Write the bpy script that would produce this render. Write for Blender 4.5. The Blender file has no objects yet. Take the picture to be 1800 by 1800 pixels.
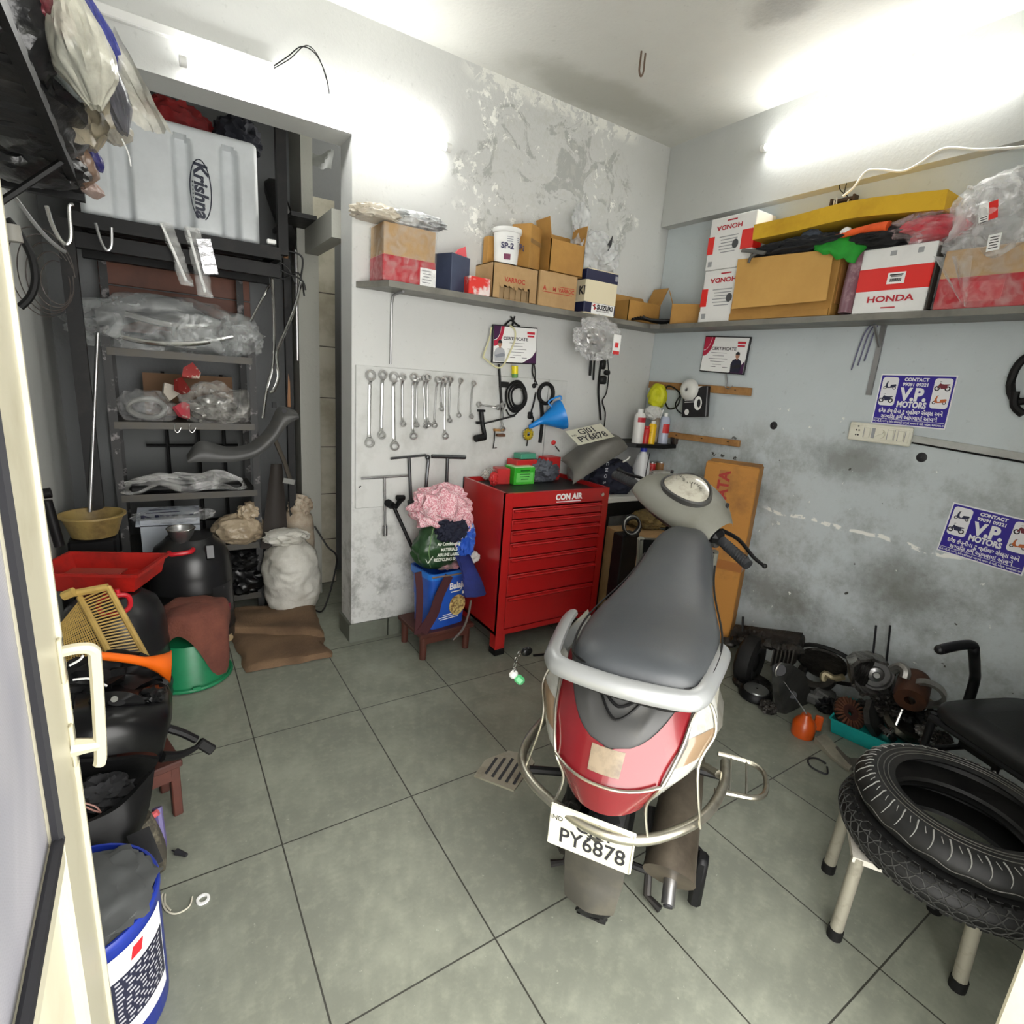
import bpy, bmesh, math, random
from mathutils import Vector as V, Matrix, noise
SC = bpy.context.scene
COL = SC.collection
pi = math.pi
rnd = random.Random(7)
# ---------------------------------------------------------------- camera (world: x right along back wall, y into the shop, z up)
H = 1.40
FPX = 953.83
R_ = V((.83883554, -.53949943, .07276887)); U_ = V((.06985838, .23924436, .96844305)); W_ = V((.53988402, .80728093, -.23837523))
CAM = V((0, 0, H))
def ray(px, py): return R_*((px-900)/FPX) - U_*((py-900)/FPX) + W_
def at(px, py, ax, v):
    d = ray(px, py); return CAM + d*((v-CAM[ax])/d[ax])
def X(px, py, v): return at(px, py, 0, v)
def Y(px, py, v): return at(px, py, 1, v)
def Z(px, py, v=0): return at(px, py, 2, v)
cd = bpy.data.cameras.new('camera'); co = bpy.data.objects.new('camera', cd); COL.objects.link(co)
cd.sensor_width = 36; cd.sensor_fit = 'HORIZONTAL'; cd.lens = 36*FPX/1800; cd.clip_start = .02
cm = Matrix((R_, U_, -W_)).transposed().to_4x4(); cm.translation = CAM
co.matrix_world = cm; SC.camera = co
YB, XR, XBM, ZC, XL = 2.594, 2.73, 2.672, 2.786, -.47
ZS = 1.772          # top of the wall shelves
# ---------------------------------------------------------------- mesh collector
T = Matrix.Translation
def Rz(a): return Matrix.Rotation(a, 4, 'Z')
def Rx(a): return Matrix.Rotation(a, 4, 'X')
def Ry(a): return Matrix.Rotation(a, 4, 'Y')
def frame(o, xa, ya):
    xa = V(xa).normalized(); ya = V(ya); ya = (ya-xa*ya.dot(xa)).normalized(); za = xa.cross(ya)
    m = Matrix((xa, ya, za)).transposed().to_4x4(); m.translation = V(o); return m
def smoothpath(pts, sub=6, closed=False):
    P = [V(p) for p in pts]; n = len(P); out = []
    rng = n if closed else n-1
    for i in range(rng):
        if closed: a, b, c, d = P[(i-1) % n], P[i], P[(i+1) % n], P[(i+2) % n]
        else: a, b, c, d = P[max(i-1, 0)], P[i], P[i+1], P[min(i+2, n-1)]
        for k in range(sub):
            t = k/sub
            out.append(.5*((2*b)+(c-a)*t+(2*a-5*b+4*c-d)*t*t+(3*b-a-3*c+d)*t**3))
    if not closed: out.append(P[-1])
    return out
_tc = {}
class G:
    def __init__(s, M=None): s.v = []; s.f = []; s.mi = []; s.sm = []; s.M = M.copy() if M else Matrix()
    def add(s, vs, fs, m=0, smooth=False):
        o = len(s.v); s.v += [s.M @ V(p) for p in vs]
        for f in fs: s.f.append([i+o for i in f]); s.mi.append(m); s.sm.append(smooth)
        return s
    def box(s, c, d, m=0, rz=0, bev=0, M=None):
        x, y, z = d[0]/2, d[1]/2, d[2]/2
        K = T(V(c)) @ (M if M else Rz(rz))
        if not bev:
            vs = [(i*x, j*y, k*z) for k in (-1, 1) for j in (-1, 1) for i in (-1, 1)]
            fs = [(0, 2, 3, 1), (4, 5, 7, 6), (0, 1, 5, 4), (2, 6, 7, 3), (0, 4, 6, 2), (1, 3, 7, 5)]
            return s.add([K @ V(p) for p in vs], fs, m)
        b = min(bev, x*.95, y*.95, z*.95); vs = []; ix = {}
        for i in (-1, 1):
            for j in (-1, 1):
                for k in (-1, 1):
                    for a in range(3):
                        p = [i*(x-b), j*(y-b), k*(z-b)]; p[a] = (i*x, j*y, k*z)[a]
                        ix[i, j, k, a] = len(vs); vs.append(K @ V(p))
        fs = []
        for a in range(3):
            o1, o2 = [q for q in range(3) if q != a]
            for sg in (-1, 1):
                q = []
                for (u, w) in ((-1, -1), (1, -1), (1, 1), (-1, 1)):
                    t = [0, 0, 0]; t[a] = sg; t[o1] = u; t[o2] = w; q.append(ix[t[0], t[1], t[2], a])
                fs.append(q)
        for a in range(3):
            o1, o2 = [q for q in range(3) if q != a]
            for u in (-1, 1):
                for w in (-1, 1):
                    q = []
                    for sg, ax in ((-1, o1), (1, o1), (1, o2), (-1, o2)):
                        t = [0, 0, 0]; t[a] = sg; t[o1] = u; t[o2] = w; q.append(ix[t[0], t[1], t[2], ax])
                    fs.append(q)
        for i in (-1, 1):
            for j in (-1, 1):
                for k in (-1, 1): fs.append([ix[i, j, k, a] for a in range(3)])
        o = len(s.v); s.add(vs, fs, m)
        return s
    def rings(s, rs, m=0, smooth=True, cap=True, closed=True, loop=False):
        n = len(rs[0]); vs = [p for r in rs for p in r]; fs = []
        L = len(rs)
        for i in range(L if loop else L-1):
            a = i*n; b = ((i+1) % L)*n
            for j in range(n if closed else n-1):
                k = (j+1) % n; fs.append((a+j, a+k, b+k, b+j))
        s.add(vs, fs, m, smooth)
        if cap and closed and not loop:
            s.add(rs[0], [tuple(reversed(range(n)))], m, False); s.add(rs[-1], [tuple(range(n))], m, False)
        return s
    def cyl(s, a, b, r0, r1=None, n=16, m=0, cap=True, smooth=True):
        a = V(a); b = V(b); r1 = r0 if r1 is None else r1
        d = (b-a).normalized(); u = d.orthogonal().normalized(); w = d.cross(u)
        rs = [[p+(u*math.cos(2*pi*i/n)+w*math.sin(2*pi*i/n))*r for i in range(n)] for p, r in ((a, r0), (b, r1))]
        return s.rings(rs, m, smooth, cap)
    def tube(s, pts, r, n=8, m=0, sub=0, closed=False, flat=1.0):
        P = smoothpath(pts, sub, closed) if sub else [V(p) for p in pts]
        L = len(P); rs = []; u = None
        for i in range(L):
            if closed: d = (P[(i+1) % L]-P[(i-1) % L])
            else: d = P[min(i+1, L-1)]-P[max(i-1, 0)]
            if d.length < 1e-9: d = V((0, 0, 1))
            d.normalize()
            if u is None: u = d.orthogonal().normalized()
            u = u-d*u.dot(d)
            if u.length < 1e-6: u = d.orthogonal()
            u.normalize(); w = d.cross(u)
            rr = r if not isinstance(r, (list, tuple)) else r[0]+(r[1]-r[0])*i/max(L-1, 1)
            rs.append([P[i]+u*(rr*math.cos(2*pi*k/n))+w*(rr*flat*math.sin(2*pi*k/n)) for k in range(n)])
        return s.rings(rs, m, True, not closed, True, closed)
    def lathe(s, prof, n=24, M=None, m=0, smooth=True, cap=False, ang=2*pi):
        K = M if M else Matrix(); full = abs(ang-2*pi) < 1e-6; q = n if full else n+1
        rs = [[K @ V((r*math.cos(ang*i/n), r*math.sin(ang*i/n), z)) for i in range(q)] for r, z in prof]
        return s.rings(rs, m, smooth, cap, full)
    def grid(s, nu, nv, fn, m=0, smooth=True, wu=False):
        vs = [fn(i/(nu if wu else nu-1), j/(nv-1)) for j in range(nv) for i in range(nu)]; fs = []
        for j in range(nv-1):
            for i in range(nu if wu else nu-1):
                k = (i+1) % nu; fs.append((j*nu+i, j*nu+k, (j+1)*nu+k, (j+1)*nu+i))
        return s.add(vs, fs, m, smooth)
    def prism(s, pts, z0, z1, M=None, m=0, smooth=False):
        K = M if M else Matrix(); n = len(pts)
        vs = [K @ V((p[0], p[1], z)) for z in (z0, z1) for p in pts]
        fs = [(i, (i+1) % n, n+(i+1) % n, n+i) for i in range(n)]
        s.add(vs, fs, m, smooth)
        return s.add(vs, [tuple(reversed(range(n))), tuple(range(n, 2*n))], m)
    def text(s, body, size, M, m=0, depth=.0006, bold=.02, align='CENTER', sx=1, shear=0):
        key = (body, bold, align, shear)
        if key not in _tc:
            c = bpy.data.curves.new('t', 'FONT'); c.body = body; c.align_x = align; c.align_y = 'CENTER'; c.offset = bold; c.resolution_u = 3; c.shear = shear
            o = bpy.data.objects.new('t', c); COL.objects.link(o); bpy.context.view_layer.update()
            me = bpy.data.meshes.new_from_object(o.evaluated_get(bpy.context.evaluated_depsgraph_get()))
            _tc[key] = ([v.co.copy() for v in me.vertices], [list(p.vertices) for p in me.polygons])
            bpy.data.objects.remove(o); bpy.data.meshes.remove(me); bpy.data.curves.remove(c)
        vs, fs = _tc[key]
        return s.add([M @ V((p.x*size*sx, p.y*size, depth)) for p in vs], fs, m)
    def blob(s, c, rad, amp=.2, fr=2.5, seed=0, sub=4, m=0, floor=None, M=None, ridge=True, smooth=True):
        bm = bmesh.new(); bmesh.ops.create_icosphere(bm, subdivisions=sub, radius=1); so = V((seed*7.3, seed*3.1, seed*1.7))
        K = T(V(c)) @ (M if M else Matrix())
        vs = []
        for q in bm.verts:
            p = q.co.copy(); n1 = noise.noise(p*fr+so); n2 = noise.noise(p*fr*2.3+so*2)
            if ridge: n1 = .5-abs(n1)*1.6; n2 = .5-abs(n2)*1.6
            k = 1+amp*(n1+.5*n2)
            w = K @ V((p.x*rad[0]*k, p.y*rad[1]*k, p.z*rad[2]*k))
            if floor is not None and w.z < floor: w.z = floor+.001*noise.noise(p*9)
            vs.append(w)
        fs = [[v.index for v in f.verts] for f in bm.faces]; bm.free()
        return s.add(vs, fs, m, smooth)
# ---------------------------------------------------------------- objects
WM = {}
def mk(name, g, mats, parent=None, **k):
    mats = mats if isinstance(mats, (list, tuple)) else [mats]
    P = g.v; lo = V([min(p[i] for p in P) for i in range(3)]); hi = V([max(p[i] for p in P) for i in range(3)])
    o = V(((lo.x+hi.x)/2, (lo.y+hi.y)/2, lo.z))
    if k.get('origin0'): o = V((0, 0, 0))
    me = bpy.data.meshes.new(name); me.from_pydata([p-o for p in P], [], g.f)
    for mm in mats: me.materials.append(mm)
    me.polygons.foreach_set('material_index', g.mi); me.polygons.foreach_set('use_smooth', g.sm)
    if k.get('fix', True):
        bm = bmesh.new(); bm.from_mesh(me); bmesh.ops.recalc_face_normals(bm, faces=bm.faces); bm.to_mesh(me); bm.free()
    me.update()
    if any(g.sm):
        try: me.set_sharp_from_angle(angle=math.radians(k.get('sharp', 42)))
        except Exception: pass
    ob = bpy.data.objects.new(name, me); COL.objects.link(ob)
    w = T(o)
    if parent is not None:
        ob.parent = parent; ob.matrix_basis = WM[parent].inverted() @ w
    else: ob.matrix_basis = w
    WM[ob] = w
    for key in ('label', 'category', 'group', 'kind'):
        if k.get(key): ob[key] = k[key]
    return ob
def thing(name, label, cat, loc=(0, 0, 0), rz=0, group=None, M=None):
    o = bpy.data.objects.new(name, None); COL.objects.link(o); o.empty_display_size = .05
    w = M if M else T(V(loc)) @ Rz(rz); o.matrix_basis = w; WM[o] = w
    o['label'] = label; o['category'] = cat
    if group: o['group'] = group
    return o
def one(name, g, mats, label, cat, group=None, kind=None, **k): return mk(name, g, mats, None, label=label, category=cat, group=group, kind=kind, **k)
def st(name, g, mats, **k): return mk(name, g, mats, None, kind='structure', origin0=True, **k)
def dup(root, M, label=None, sc=None):
    def cp(o, par):
        c = o.copy(); COL.objects.link(c)
        for q in ('label', 'category', 'group'):
            pass
        if par is not None: c.parent = par
        for ch in list(o.children): cp(ch, c)
        return c
    c = cp(root, None); c.matrix_basis = M; WM[c] = M
    if label: c['label'] = label
    return c
# ---------------------------------------------------------------- materials
_mc = {}
def mat(name, col, rough=.5, metal=0, nz=None, bump=None, alpha=None, spec=.5, emit=0, coat=0, trans=0):
    """nz=(scale, colour2, low, high[, detail]) blotches; bump=(scale, strength, distance)"""
    if name in _mc: return _mc[name]
    m = bpy.data.materials.new(name); m.use_nodes = True; nt = m.node_tree; N = nt.nodes; L = nt.links
    b = N['Principled BSDF']; b.inputs['Base Color'].default_value = (*col, 1); b.inputs['Roughness'].default_value = rough
    b.inputs['Metallic'].default_value = metal; b.inputs['Specular IOR Level'].default_value = spec
    b.inputs['Coat Weight'].default_value = coat
    if trans: b.inputs['Transmission Weight'].default_value = trans
    tc = N.new('ShaderNodeTexCoord')
    if nz:
        t = N.new('ShaderNodeTexNoise'); t.inputs['Scale'].default_value = nz[0]; t.inputs['Detail'].default_value = nz[4] if len(nz) > 4 else 6; t.inputs['Roughness'].default_value = .65
        L.new(tc.outputs['Object'], t.inputs['Vector'])
        r = N.new('ShaderNodeMapRange'); r.inputs[1].default_value = nz[2]; r.inputs[2].default_value = nz[3]; L.new(t.outputs['Fac'], r.inputs[0])
        x = N.new('ShaderNodeMix'); x.data_type = 'RGBA'; x.inputs[6].default_value = (*col, 1); x.inputs[7].default_value = (*nz[1], 1)
        L.new(r.outputs[0], x.inputs[0]); L.new(x.outputs[2], b.inputs['Base Color'])
    if bump:
        t2 = N.new('ShaderNodeTexNoise'); t2.inputs['Scale'].default_value = bump[0]; t2.inputs['Detail'].default_value = 5; L.new(tc.outputs['Object'], t2.inputs['Vector'])
        bp = N.new('ShaderNodeBump'); bp.inputs['Strength'].default_value = bump[1]; bp.inputs['Distance'].default_value = bump[2]
        L.new(t2.outputs['Fac'], bp.inputs['Height']); L.new(bp.outputs[0], b.inputs['Normal'])
    if alpha:
        if isinstance(alpha, tuple):
            t3 = N.new('ShaderNodeTexNoise'); t3.inputs['Scale'].default_value = alpha[0]; t3.inputs['Detail'].default_value = 4; t3.inputs['Distortion'].default_value = 1.5; L.new(tc.outputs['Object'], t3.inputs['Vector'])
            r3 = N.new('ShaderNodeMapRange'); r3.inputs[1].default_value = .35; r3.inputs[2].default_value = .7; r3.inputs[3].default_value = alpha[1]; r3.inputs[4].default_value = alpha[2]
            L.new(t3.outputs['Fac'], r3.inputs[0]); L.new(r3.outputs[0], b.inputs['Alpha'])
        else: b.inputs['Alpha'].default_value = alpha
    if emit: b.inputs['Emission Color'].default_value = (*col, 1); b.inputs['Emission Strength'].default_value = emit
    _mc[name] = m; return m
def film(name, col=(.8, .8, .8), lo=.12, hi=.6, fs=7, rough=.18): return mat(name, tuple(q*.85 for q in col), rough, 0, None, (15, .7, .02), (fs*1.3, lo*.3, hi*.72), 1.0)
def srgb(r, g, b):
    f = lambda c: (c/255/12.92 if c/255 < .04045 else ((c/255+.055)/1.055)**2.4)
    return (f(r), f(g), f(b))
BLACK = mat('black plastic', (.004, .004, .0045), .5, 0, (5, (.014, .0135, .0125), .5, .8), (40, .08, .01), spec=.25)
BLACKG = mat('glossy black', (.004, .004, .0045), .28, spec=.35)
RUB = mat('rubber', (.006, .006, .006), .6, 0, (9, (.018, .017, .016), .5, .8), (60, .15, .01), spec=.25)
IRON = mat('dark iron', (.016, .016, .017), .55, .4, (6, (.05, .043, .036), .5, .8), (30, .25, .01))
GREASE = mat('greasy metal', (.04, .036, .032), .42, .6, (12, (.008, .0075, .007), .45, .7), (35, .5, .02))
ALU = mat('worn aluminium', (.32, .31, .29), .42, .8, (9, (.1, .09, .08), .45, .75), (30, .2, .01))
CHROME = mat('chrome', (.62, .62, .6), .2, 1, (14, (.3, .28, .25), .55, .8))
STEEL = mat('steel', (.4, .4, .4), .32, .95, (10, (.2, .19, .18), .5, .8))
WHITE = mat('white paint', (.75, .75, .73), .5)
INK = mat('ink', (.012, .012, .015), .6)
PAPER = mat('paper', (.82, .82, .8), .6)
KRAFT = mat('kraft board', srgb(172, 128, 62), .75, 0, (5, srgb(150, 108, 52), .4, .75), (60, .1, .01))
KRAFT2 = mat('pale kraft board', srgb(176, 144, 100), .75, 0, (6, srgb(152, 120, 80), .4, .75), (60, .1, .01))
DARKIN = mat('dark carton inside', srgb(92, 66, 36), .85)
RED = mat('red enamel', (.42, .012, .012), .3, 0, (4, (.32, .012, .012), .45, .7), coat=.3)
REDP = mat('red print', (.62, .03, .03), .5)
WRED = mat('pure red plastic', (.5, .02, .02), .4, 0, (8, (.3, .015, .012), .5, .75))
WFILM = film('clear film')
GFILM = film('grey film', (.5, .5, .5), .2, .7, 6, .16)
CABLE = mat('black cable', (.006, .006, .006), .5, spec=.3)
WCABLE = mat('white cable', (.75, .75, .72), .5)
WOOD = mat('raw wood', srgb(168, 124, 72), .7, 0, (8, srgb(128, 88, 46), .4, .7), (20, .2, .01))
# ================================================================ SETTING
class NB:
    def __init__(s, name, rough=.6):
        s.m = bpy.data.materials.new(name); s.m.use_nodes = True; s.nt = s.m.node_tree; s.N = s.nt.nodes; s.L = s.nt.links
        s.b = s.N['Principled BSDF']; s.b.inputs['Roughness'].default_value = rough
        s.tc = s.N.new('ShaderNodeTexCoord').outputs['Object']; sp = s.N.new('ShaderNodeSeparateXYZ'); s.L.new(s.tc, sp.inputs[0]); s.x, s.y, s.z = sp.outputs
    def put(s, sock, v):
        if hasattr(v, 'is_linked'): s.L.new(v, sock)
        elif isinstance(v, tuple) and len(v) == 3 and sock.type == 'RGBA': sock.default_value = (*v, 1)
        else: sock.default_value = v
    def ma(s, op, a, b=0., clamp=False):
        n = s.N.new('ShaderNodeMath'); n.operation = op; n.use_clamp = clamp; s.put(n.inputs[0], a); s.put(n.inputs[1], b); return n.outputs[0]
    def noise(s, scale, detail=6, rough=.6, dist=0, vec=None):
        n = s.N.new('ShaderNodeTexNoise'); n.inputs['Scale'].default_value = scale; n.inputs['Detail'].default_value = detail; n.inputs['Roughness'].default_value = rough; n.inputs['Distortion'].default_value = dist
        s.L.new(vec or s.tc, n.inputs['Vector']); return n.outputs['Fac']
    def rng(s, v, a, b, c=0., d=1., sm=True):
        n = s.N.new('ShaderNodeMapRange'); n.interpolation_type = 'SMOOTHSTEP' if sm else 'LINEAR'
        s.put(n.inputs[0], v)
        for i, q in enumerate((a, b, c, d)): n.inputs[i+1].default_value = q
        return n.outputs[0]
    def mix(s, f, a, b):
        n = s.N.new('ShaderNodeMix'); n.data_type = 'RGBA'; s.put(n.inputs[0], f); s.put(n.inputs[6], a); s.put(n.inputs[7], b); return n.outputs[2]
    def mul(s, *a):
        r = a[0]
        for q in a[1:]: r = s.ma('MULTIPLY', r, q)
        return r
    def spot(s, c, rad, soft=.6):    # 1 inside an ellipsoid around c, 0 outside
        n = s.N.new('ShaderNodeVectorMath'); n.operation = 'SUBTRACT'; s.L.new(s.tc, n.inputs[0]); n.inputs[1].default_value = c
        d = s.N.new('ShaderNodeVectorMath'); d.operation = 'DIVIDE'; s.L.new(n.outputs[0], d.inputs[0]); d.inputs[1].default_value = rad
        l = s.N.new('ShaderNodeVectorMath'); l.operation = 'LENGTH'; s.L.new(d.outputs[0], l.inputs[0])
        return l.outputs['Value']
    def done(s, col, bump=None, strength=.4, dist=.01):
        s.put(s.b.inputs['Base Color'], col)
        if bump is not None:
            n = s.N.new('ShaderNodeBump'); n.inputs['Strength'].default_value = strength; n.inputs['Distance'].default_value = dist; s.L.new(bump, n.inputs['Height']); s.L.new(n.outputs[0], s.b.inputs['Normal'])
        return s.m
PAINT = srgb(176, 178, 176)
# floor: dark stone tiles with thin dark joints and dusty bloom
n = NB('stone floor tiles', .5)
def joint(c, o, p, w):
    f = n.ma('FRACT', n.ma('DIVIDE', n.ma('SUBTRACT', c, o-p*40), p)); return n.ma('LESS_THAN', n.ma('ABSOLUTE', n.ma('SUBTRACT', f, .5)), .5-w/p, False)
jx = joint(n.x, .2305, .4108, .0022); jy = joint(n.y, .889, .5535, .0022)
body = n.ma('MULTIPLY', jx, jy)
c = n.mix(n.rng(n.noise(3.2, 8, .7), .4, .68), srgb(116, 119, 108), srgb(135, 138, 125))
c = n.mix(n.rng(n.noise(26, 6, .7), .45, .75, 0, .35), c, srgb(156, 159, 142))
c = n.mix(n.rng(n.noise(1.3, 5, .6, .6), .58, .75, 0, .5), c, srgb(106, 108, 98))
c = n.mix(n.rng(n.noise(70, 3, .6), .68, .75, 0, .5), c, srgb(182, 184, 168))
c = n.mix(body, srgb(52, 52, 46), c)
n.put(n.b.inputs['Roughness'], n.rng(n.noise(5, 5), .3, .7, .36, .6))
FLOORM = n.done(c, n.ma('ADD', n.mul(body, 1.), n.mul(n.noise(40, 5), .25)), .35, .004)
# painted plaster with stains
def plaster(name, base, extra=None, grime=.5):
    n = NB(name, .62)
    c = n.mix(n.rng(n.noise(2.1, 6, .65), .35, .75, 0, .5), base, tuple(q*.86 for q in base))
    c = n.mix(n.rng(n.noise(38, 4, .6), .63, .72, 0, .35), c, tuple(q*.7 for q in base))
    b = n.noise(60, 4)
    if extra: c, b = extra(n, c, b)
    return n.done(c, b, .18, .006)
def backx(n, c, b):
    # damp patch with blistered, flaking paint under the ceiling
    e = n.ma('ADD', n.spot((1.86, YB, 2.36), (.55, 1, .46)), n.mul(n.ma('SUBTRACT', n.noise(5, 5), .5), 1.1))
    pm = n.rng(e, 1.02, .9)
    ring = n.mul(n.rng(e, 1.06, .98), n.rng(e, .78, .92))
    fl = n.noise(11, 8, .72, .8); fl2 = n.noise(24, 6, .7, .4)
    ar = n.rng(n.noise(3.1, 4, .6), .42, .56)
    c = n.mix(n.mul(pm, n.rng(n.noise(4.4, 7, .7, 1.2), .53, .57), .55), c, srgb(134, 136, 131))
    c = n.mix(n.mul(pm, n.rng(fl2, .5, .6), .5), c, srgb(186, 187, 180))
    c = n.mix(n.mul(pm, ar, n.rng(fl, .57, .6), n.rng(fl2, .5, .55)), c, srgb(234, 234, 228))
    c = n.mix(n.mul(ring, n.rng(n.noise(2.3, 3), .45, .55), n.rng(fl2, .52, .56)), c, srgb(236, 236, 230))
    c = n.mix(n.mul(n.rng(n.z, 2.70, 2.76), n.rng(n.spot((1.85, YB, 2.78), (.6, 1, .3)), 1., .8), n.rng(fl, .45, .5)), c, srgb(225, 225, 218))
    b = n.ma('ADD', b, n.mul(pm, n.ma('ADD', n.mul(fl, 9.), n.mul(fl2, 4.))))
    # grease and knocks low on the pier
    g = n.mul(n.rng(n.z, .95, .35), n.rng(n.noise(7, 8, .75), .46, .66))
    c = n.mix(n.mul(g, .55), c, srgb(84, 84, 76))
    c = n.mix(n.mul(n.rng(n.z, 1.0, .2), n.rng(n.noise(30, 5, .7), .64, .69)), c, srgb(218, 218, 210))
    return c, b
def rightx(n, c, b):
    low = n.rng(n.z, 1.38, 1.1)
    g = n.mul(low, n.rng(n.ma('ADD', n.noise(2.4, 8, .72), n.mul(n.noise(14, 5, .7), .35)), .62, .86))
    c = n.mix(n.mul(g, .5), c, srgb(112, 112, 102))
    for cc, rr in (((XR, 1.25, 1.14), (1, .34, .16)), ((XR, 1.75, .88), (1, .22, .22)), ((XR, 1.5, .38), (1, .5, .22)), ((XR, .95, .62), (1, .4, .25))):
        s_ = n.rng(n.ma('ADD', n.spot(cc, rr), n.mul(n.noise(9, 7, .75), 1.2)), 1.5, .7)
        c = n.mix(n.mul(s_, .6), c, srgb(84, 82, 70))
    p0 = X(1345, 893, XR); p1 = X(1700, 985, XR); sl = (p1.z-p0.z)/(p1.y-p0.y)
    d = n.ma('ABSOLUTE', n.ma('SUBTRACT', n.ma('SUBTRACT', n.z, n.mul(n.ma('SUBTRACT', n.y, p0.y), sl)), n.ma('ADD', p0.z, n.mul(n.ma('SUBTRACT', n.noise(6, 3), .5), .05))))
    ln = n.mul(n.rng(d, .012, .006), n.rng(n.noise(17, 4, .6), .47, .53), n.rng(n.y, .72, .78), n.rng(n.y, 1.66, 1.6))
    c = n.mix(ln, c, srgb(236, 236, 230))
    c = n.mix(n.mul(n.rng(n.z, 1.5, 1.35), n.rng(n.noise(19, 4, .6, .5), .69, .72)), c, srgb(226, 228, 222))
    c = n.mix(n.mul(n.rng(n.noise(13, 4, .6), .7, .73), low), c, srgb(70, 70, 64))
    return c, b
PL_BACK = plaster('back wall paint', srgb(198, 199, 196), backx); PL_RIGHT = plaster('right wall paint', srgb(191, 199, 201), rightx)
PL = plaster('wall paint', srgb(186, 188, 185)); PL_SHADED = plaster('shaded alcove paint', srgb(104, 106, 107))  # second one is darkened: the alcove's dimmer light put into its colour
def ceilx(n, c, b):
    e = n.ma('ADD', n.spot((1.98, 2.42, ZC), (.62, .2, 1)), n.mul(n.noise(6, 5), .8))
    c = n.mix(n.mul(n.rng(e, 1.4, .8), .5), c, srgb(150, 150, 138))
    e = n.ma('ADD', n.spot((2.03, 1.5, ZC), (.13, .17, 1)), n.mul(n.noise(8, 5), .9))
    return n.mix(n.mul(n.rng(e, 1.5, .7), .6), c, srgb(120, 118, 112)), b
PL_CEIL = plaster('ceiling paint', srgb(206, 206, 200), ceilx)
st('floor', G().box((1.1, 1.5, -.03), (4.6, 6.4, .06)), FLOORM)
st('ceiling', G().box((1.1, 2.0, ZC+.05), (4.6, 4.7, .1)), PL_CEIL)
XP = .782
g = G()
g.box(((XP+3)/2, YB+.085, ZC/2), (3-XP, .17, ZC)).box(((XP-.7)/2, YB+.085, (2.35+ZC)/2), (XP+.7, .17, ZC-2.35)).box((-.55, YB+.085, 2.35/2), (.3, .17, 2.35))
st('wall_back', g, PL_BACK)
st('wall_right', G().box((XR+.1, 1.25, ZC/2), (.2, 2.68, ZC)), PL_RIGHT)
st('trim_1', G().box((XBM+.05, 1.25, (2.354+ZC)/2), (.1+.02, 2.68, ZC-2.354)), PL)
st('wall_left', G().box((XL-.1, 1.245, ZC/2), (.2, 2.69, ZC)), PL)
st('wall_alcove_left', G().box((-.47, 3.25, ZC/2), (.14, .98, ZC)), PL)
st('wall_alcove_back', G().box((.2, 3.72, ZC/2), (1.7, .1, ZC)), PL_SHADED)
g = G().box((.775, 3.03, 2.03), (.07, .53, .12)).box((.755, 3.34, 1.045), (.11, .09, 2.09)).box((.775, 3.53, 1.4), (.06, .3, 2.77))
st('wall_alcove_right', g, plaster('door pier paint', srgb(150, 150, 142)))
n = NB('glazed tiles', .3)
fz = n.ma('FRACT', n.ma('DIVIDE', n.z, .3)); fx = n.ma('FRACT', n.ma('DIVIDE', n.x, .2))
c = n.mix(n.ma('MULTIPLY', n.ma('GREATER_THAN', fz, .02), n.ma('GREATER_THAN', fx, .02)), srgb(60, 55, 48), n.mix(n.rng(n.noise(6), .4, .7), srgb(186, 182, 166), srgb(158, 152, 134)))
TILE = n.done(c)
st('wall_toilet', G().box((.875, 3.48, 1.15), (.13, .06, 2.3)).box((1.5, 3.3, 1.15), (.06, 1.1, 2.3)).box((1.2, 3.85, 1.15), (.7, .06, 2.3)), TILE)
BROWN = mat('brown door', srgb(96, 52, 24), .5)
st('door_2', G().box((1.04, 3.22, .95), (.03, .5, 1.9), rz=-.5), BROWN)
g = G().box((.88, YB-.006, .05), (.2, .012, .1)).box((1.9, YB-.006, .05), (1.85, .012, .1)).box((XP-.006, YB+.08, .05), (.012, .185, .1))
st('baseboard_back', g, mat('stone skirting', srgb(100, 104, 94), .5, 0, (8, srgb(84, 86, 76), .4, .7)))
# ---- front door leaf, folded back towards the left wall
CREAM = mat('cream powder coat', srgb(190, 185, 163), .4, 0, (4, srgb(166, 158, 130), .55, .85))
XD = -.14
ye = X(110, 1145, XD).y; yg = X(94, 1365, XD).y; zr = X(130, 1370, XD).z; zq = X(116, 1520, XD).z
y0 = .03
door = bpy.data.objects.new('door_1', None); COL.objects.link(door); door.matrix_basis = T(V((XD, y0, 0))); WM[door] = door.matrix_basis.copy(); door['kind'] = 'structure'
g = G(); tk = .035; xm = XD-tk/2
g.box((xm, (ye+yg)/2, 1.06), (tk, ye-yg, 2.08), bev=.004).box((xm, y0+.05, 1.06), (tk, .1, 2.08), bev=.004)
g.box((xm, (y0+yg)/2, (zr+zq)/2), (tk, yg-y0, zr-zq), bev=.004).box((xm, (y0+yg)/2, 2.05), (tk, yg-y0, .1), bev=.004).box((xm, (y0+yg)/2, .06), (tk, yg-y0, .1), bev=.004)
g.box((XD+.003, ye-.03, 1.06), (.006, .008, 2.06))
mk('door_frame', g, CREAM, door)
mk('door_panel', G().box((xm-.004, (y0+yg)/2, (zq+.1)/2), (.012, yg-y0, zq-.08)), mat('cream panel', srgb(214, 208, 184), .5, 0, (3, srgb(196, 186, 156), .45, .8)), door)
g = G()
for a, b in (((yg-.004, zr+.004), (yg-.004, 2.0)), ((y0+.1, zr+.006), (yg, zr+.006))):
    g.tube([(XD-.004, a[0], a[1]), (XD-.004, b[0], b[1])], .007, 6)
mk('gasket', g, INK, door)
n = NB('frosted wired glass', .35)
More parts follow.
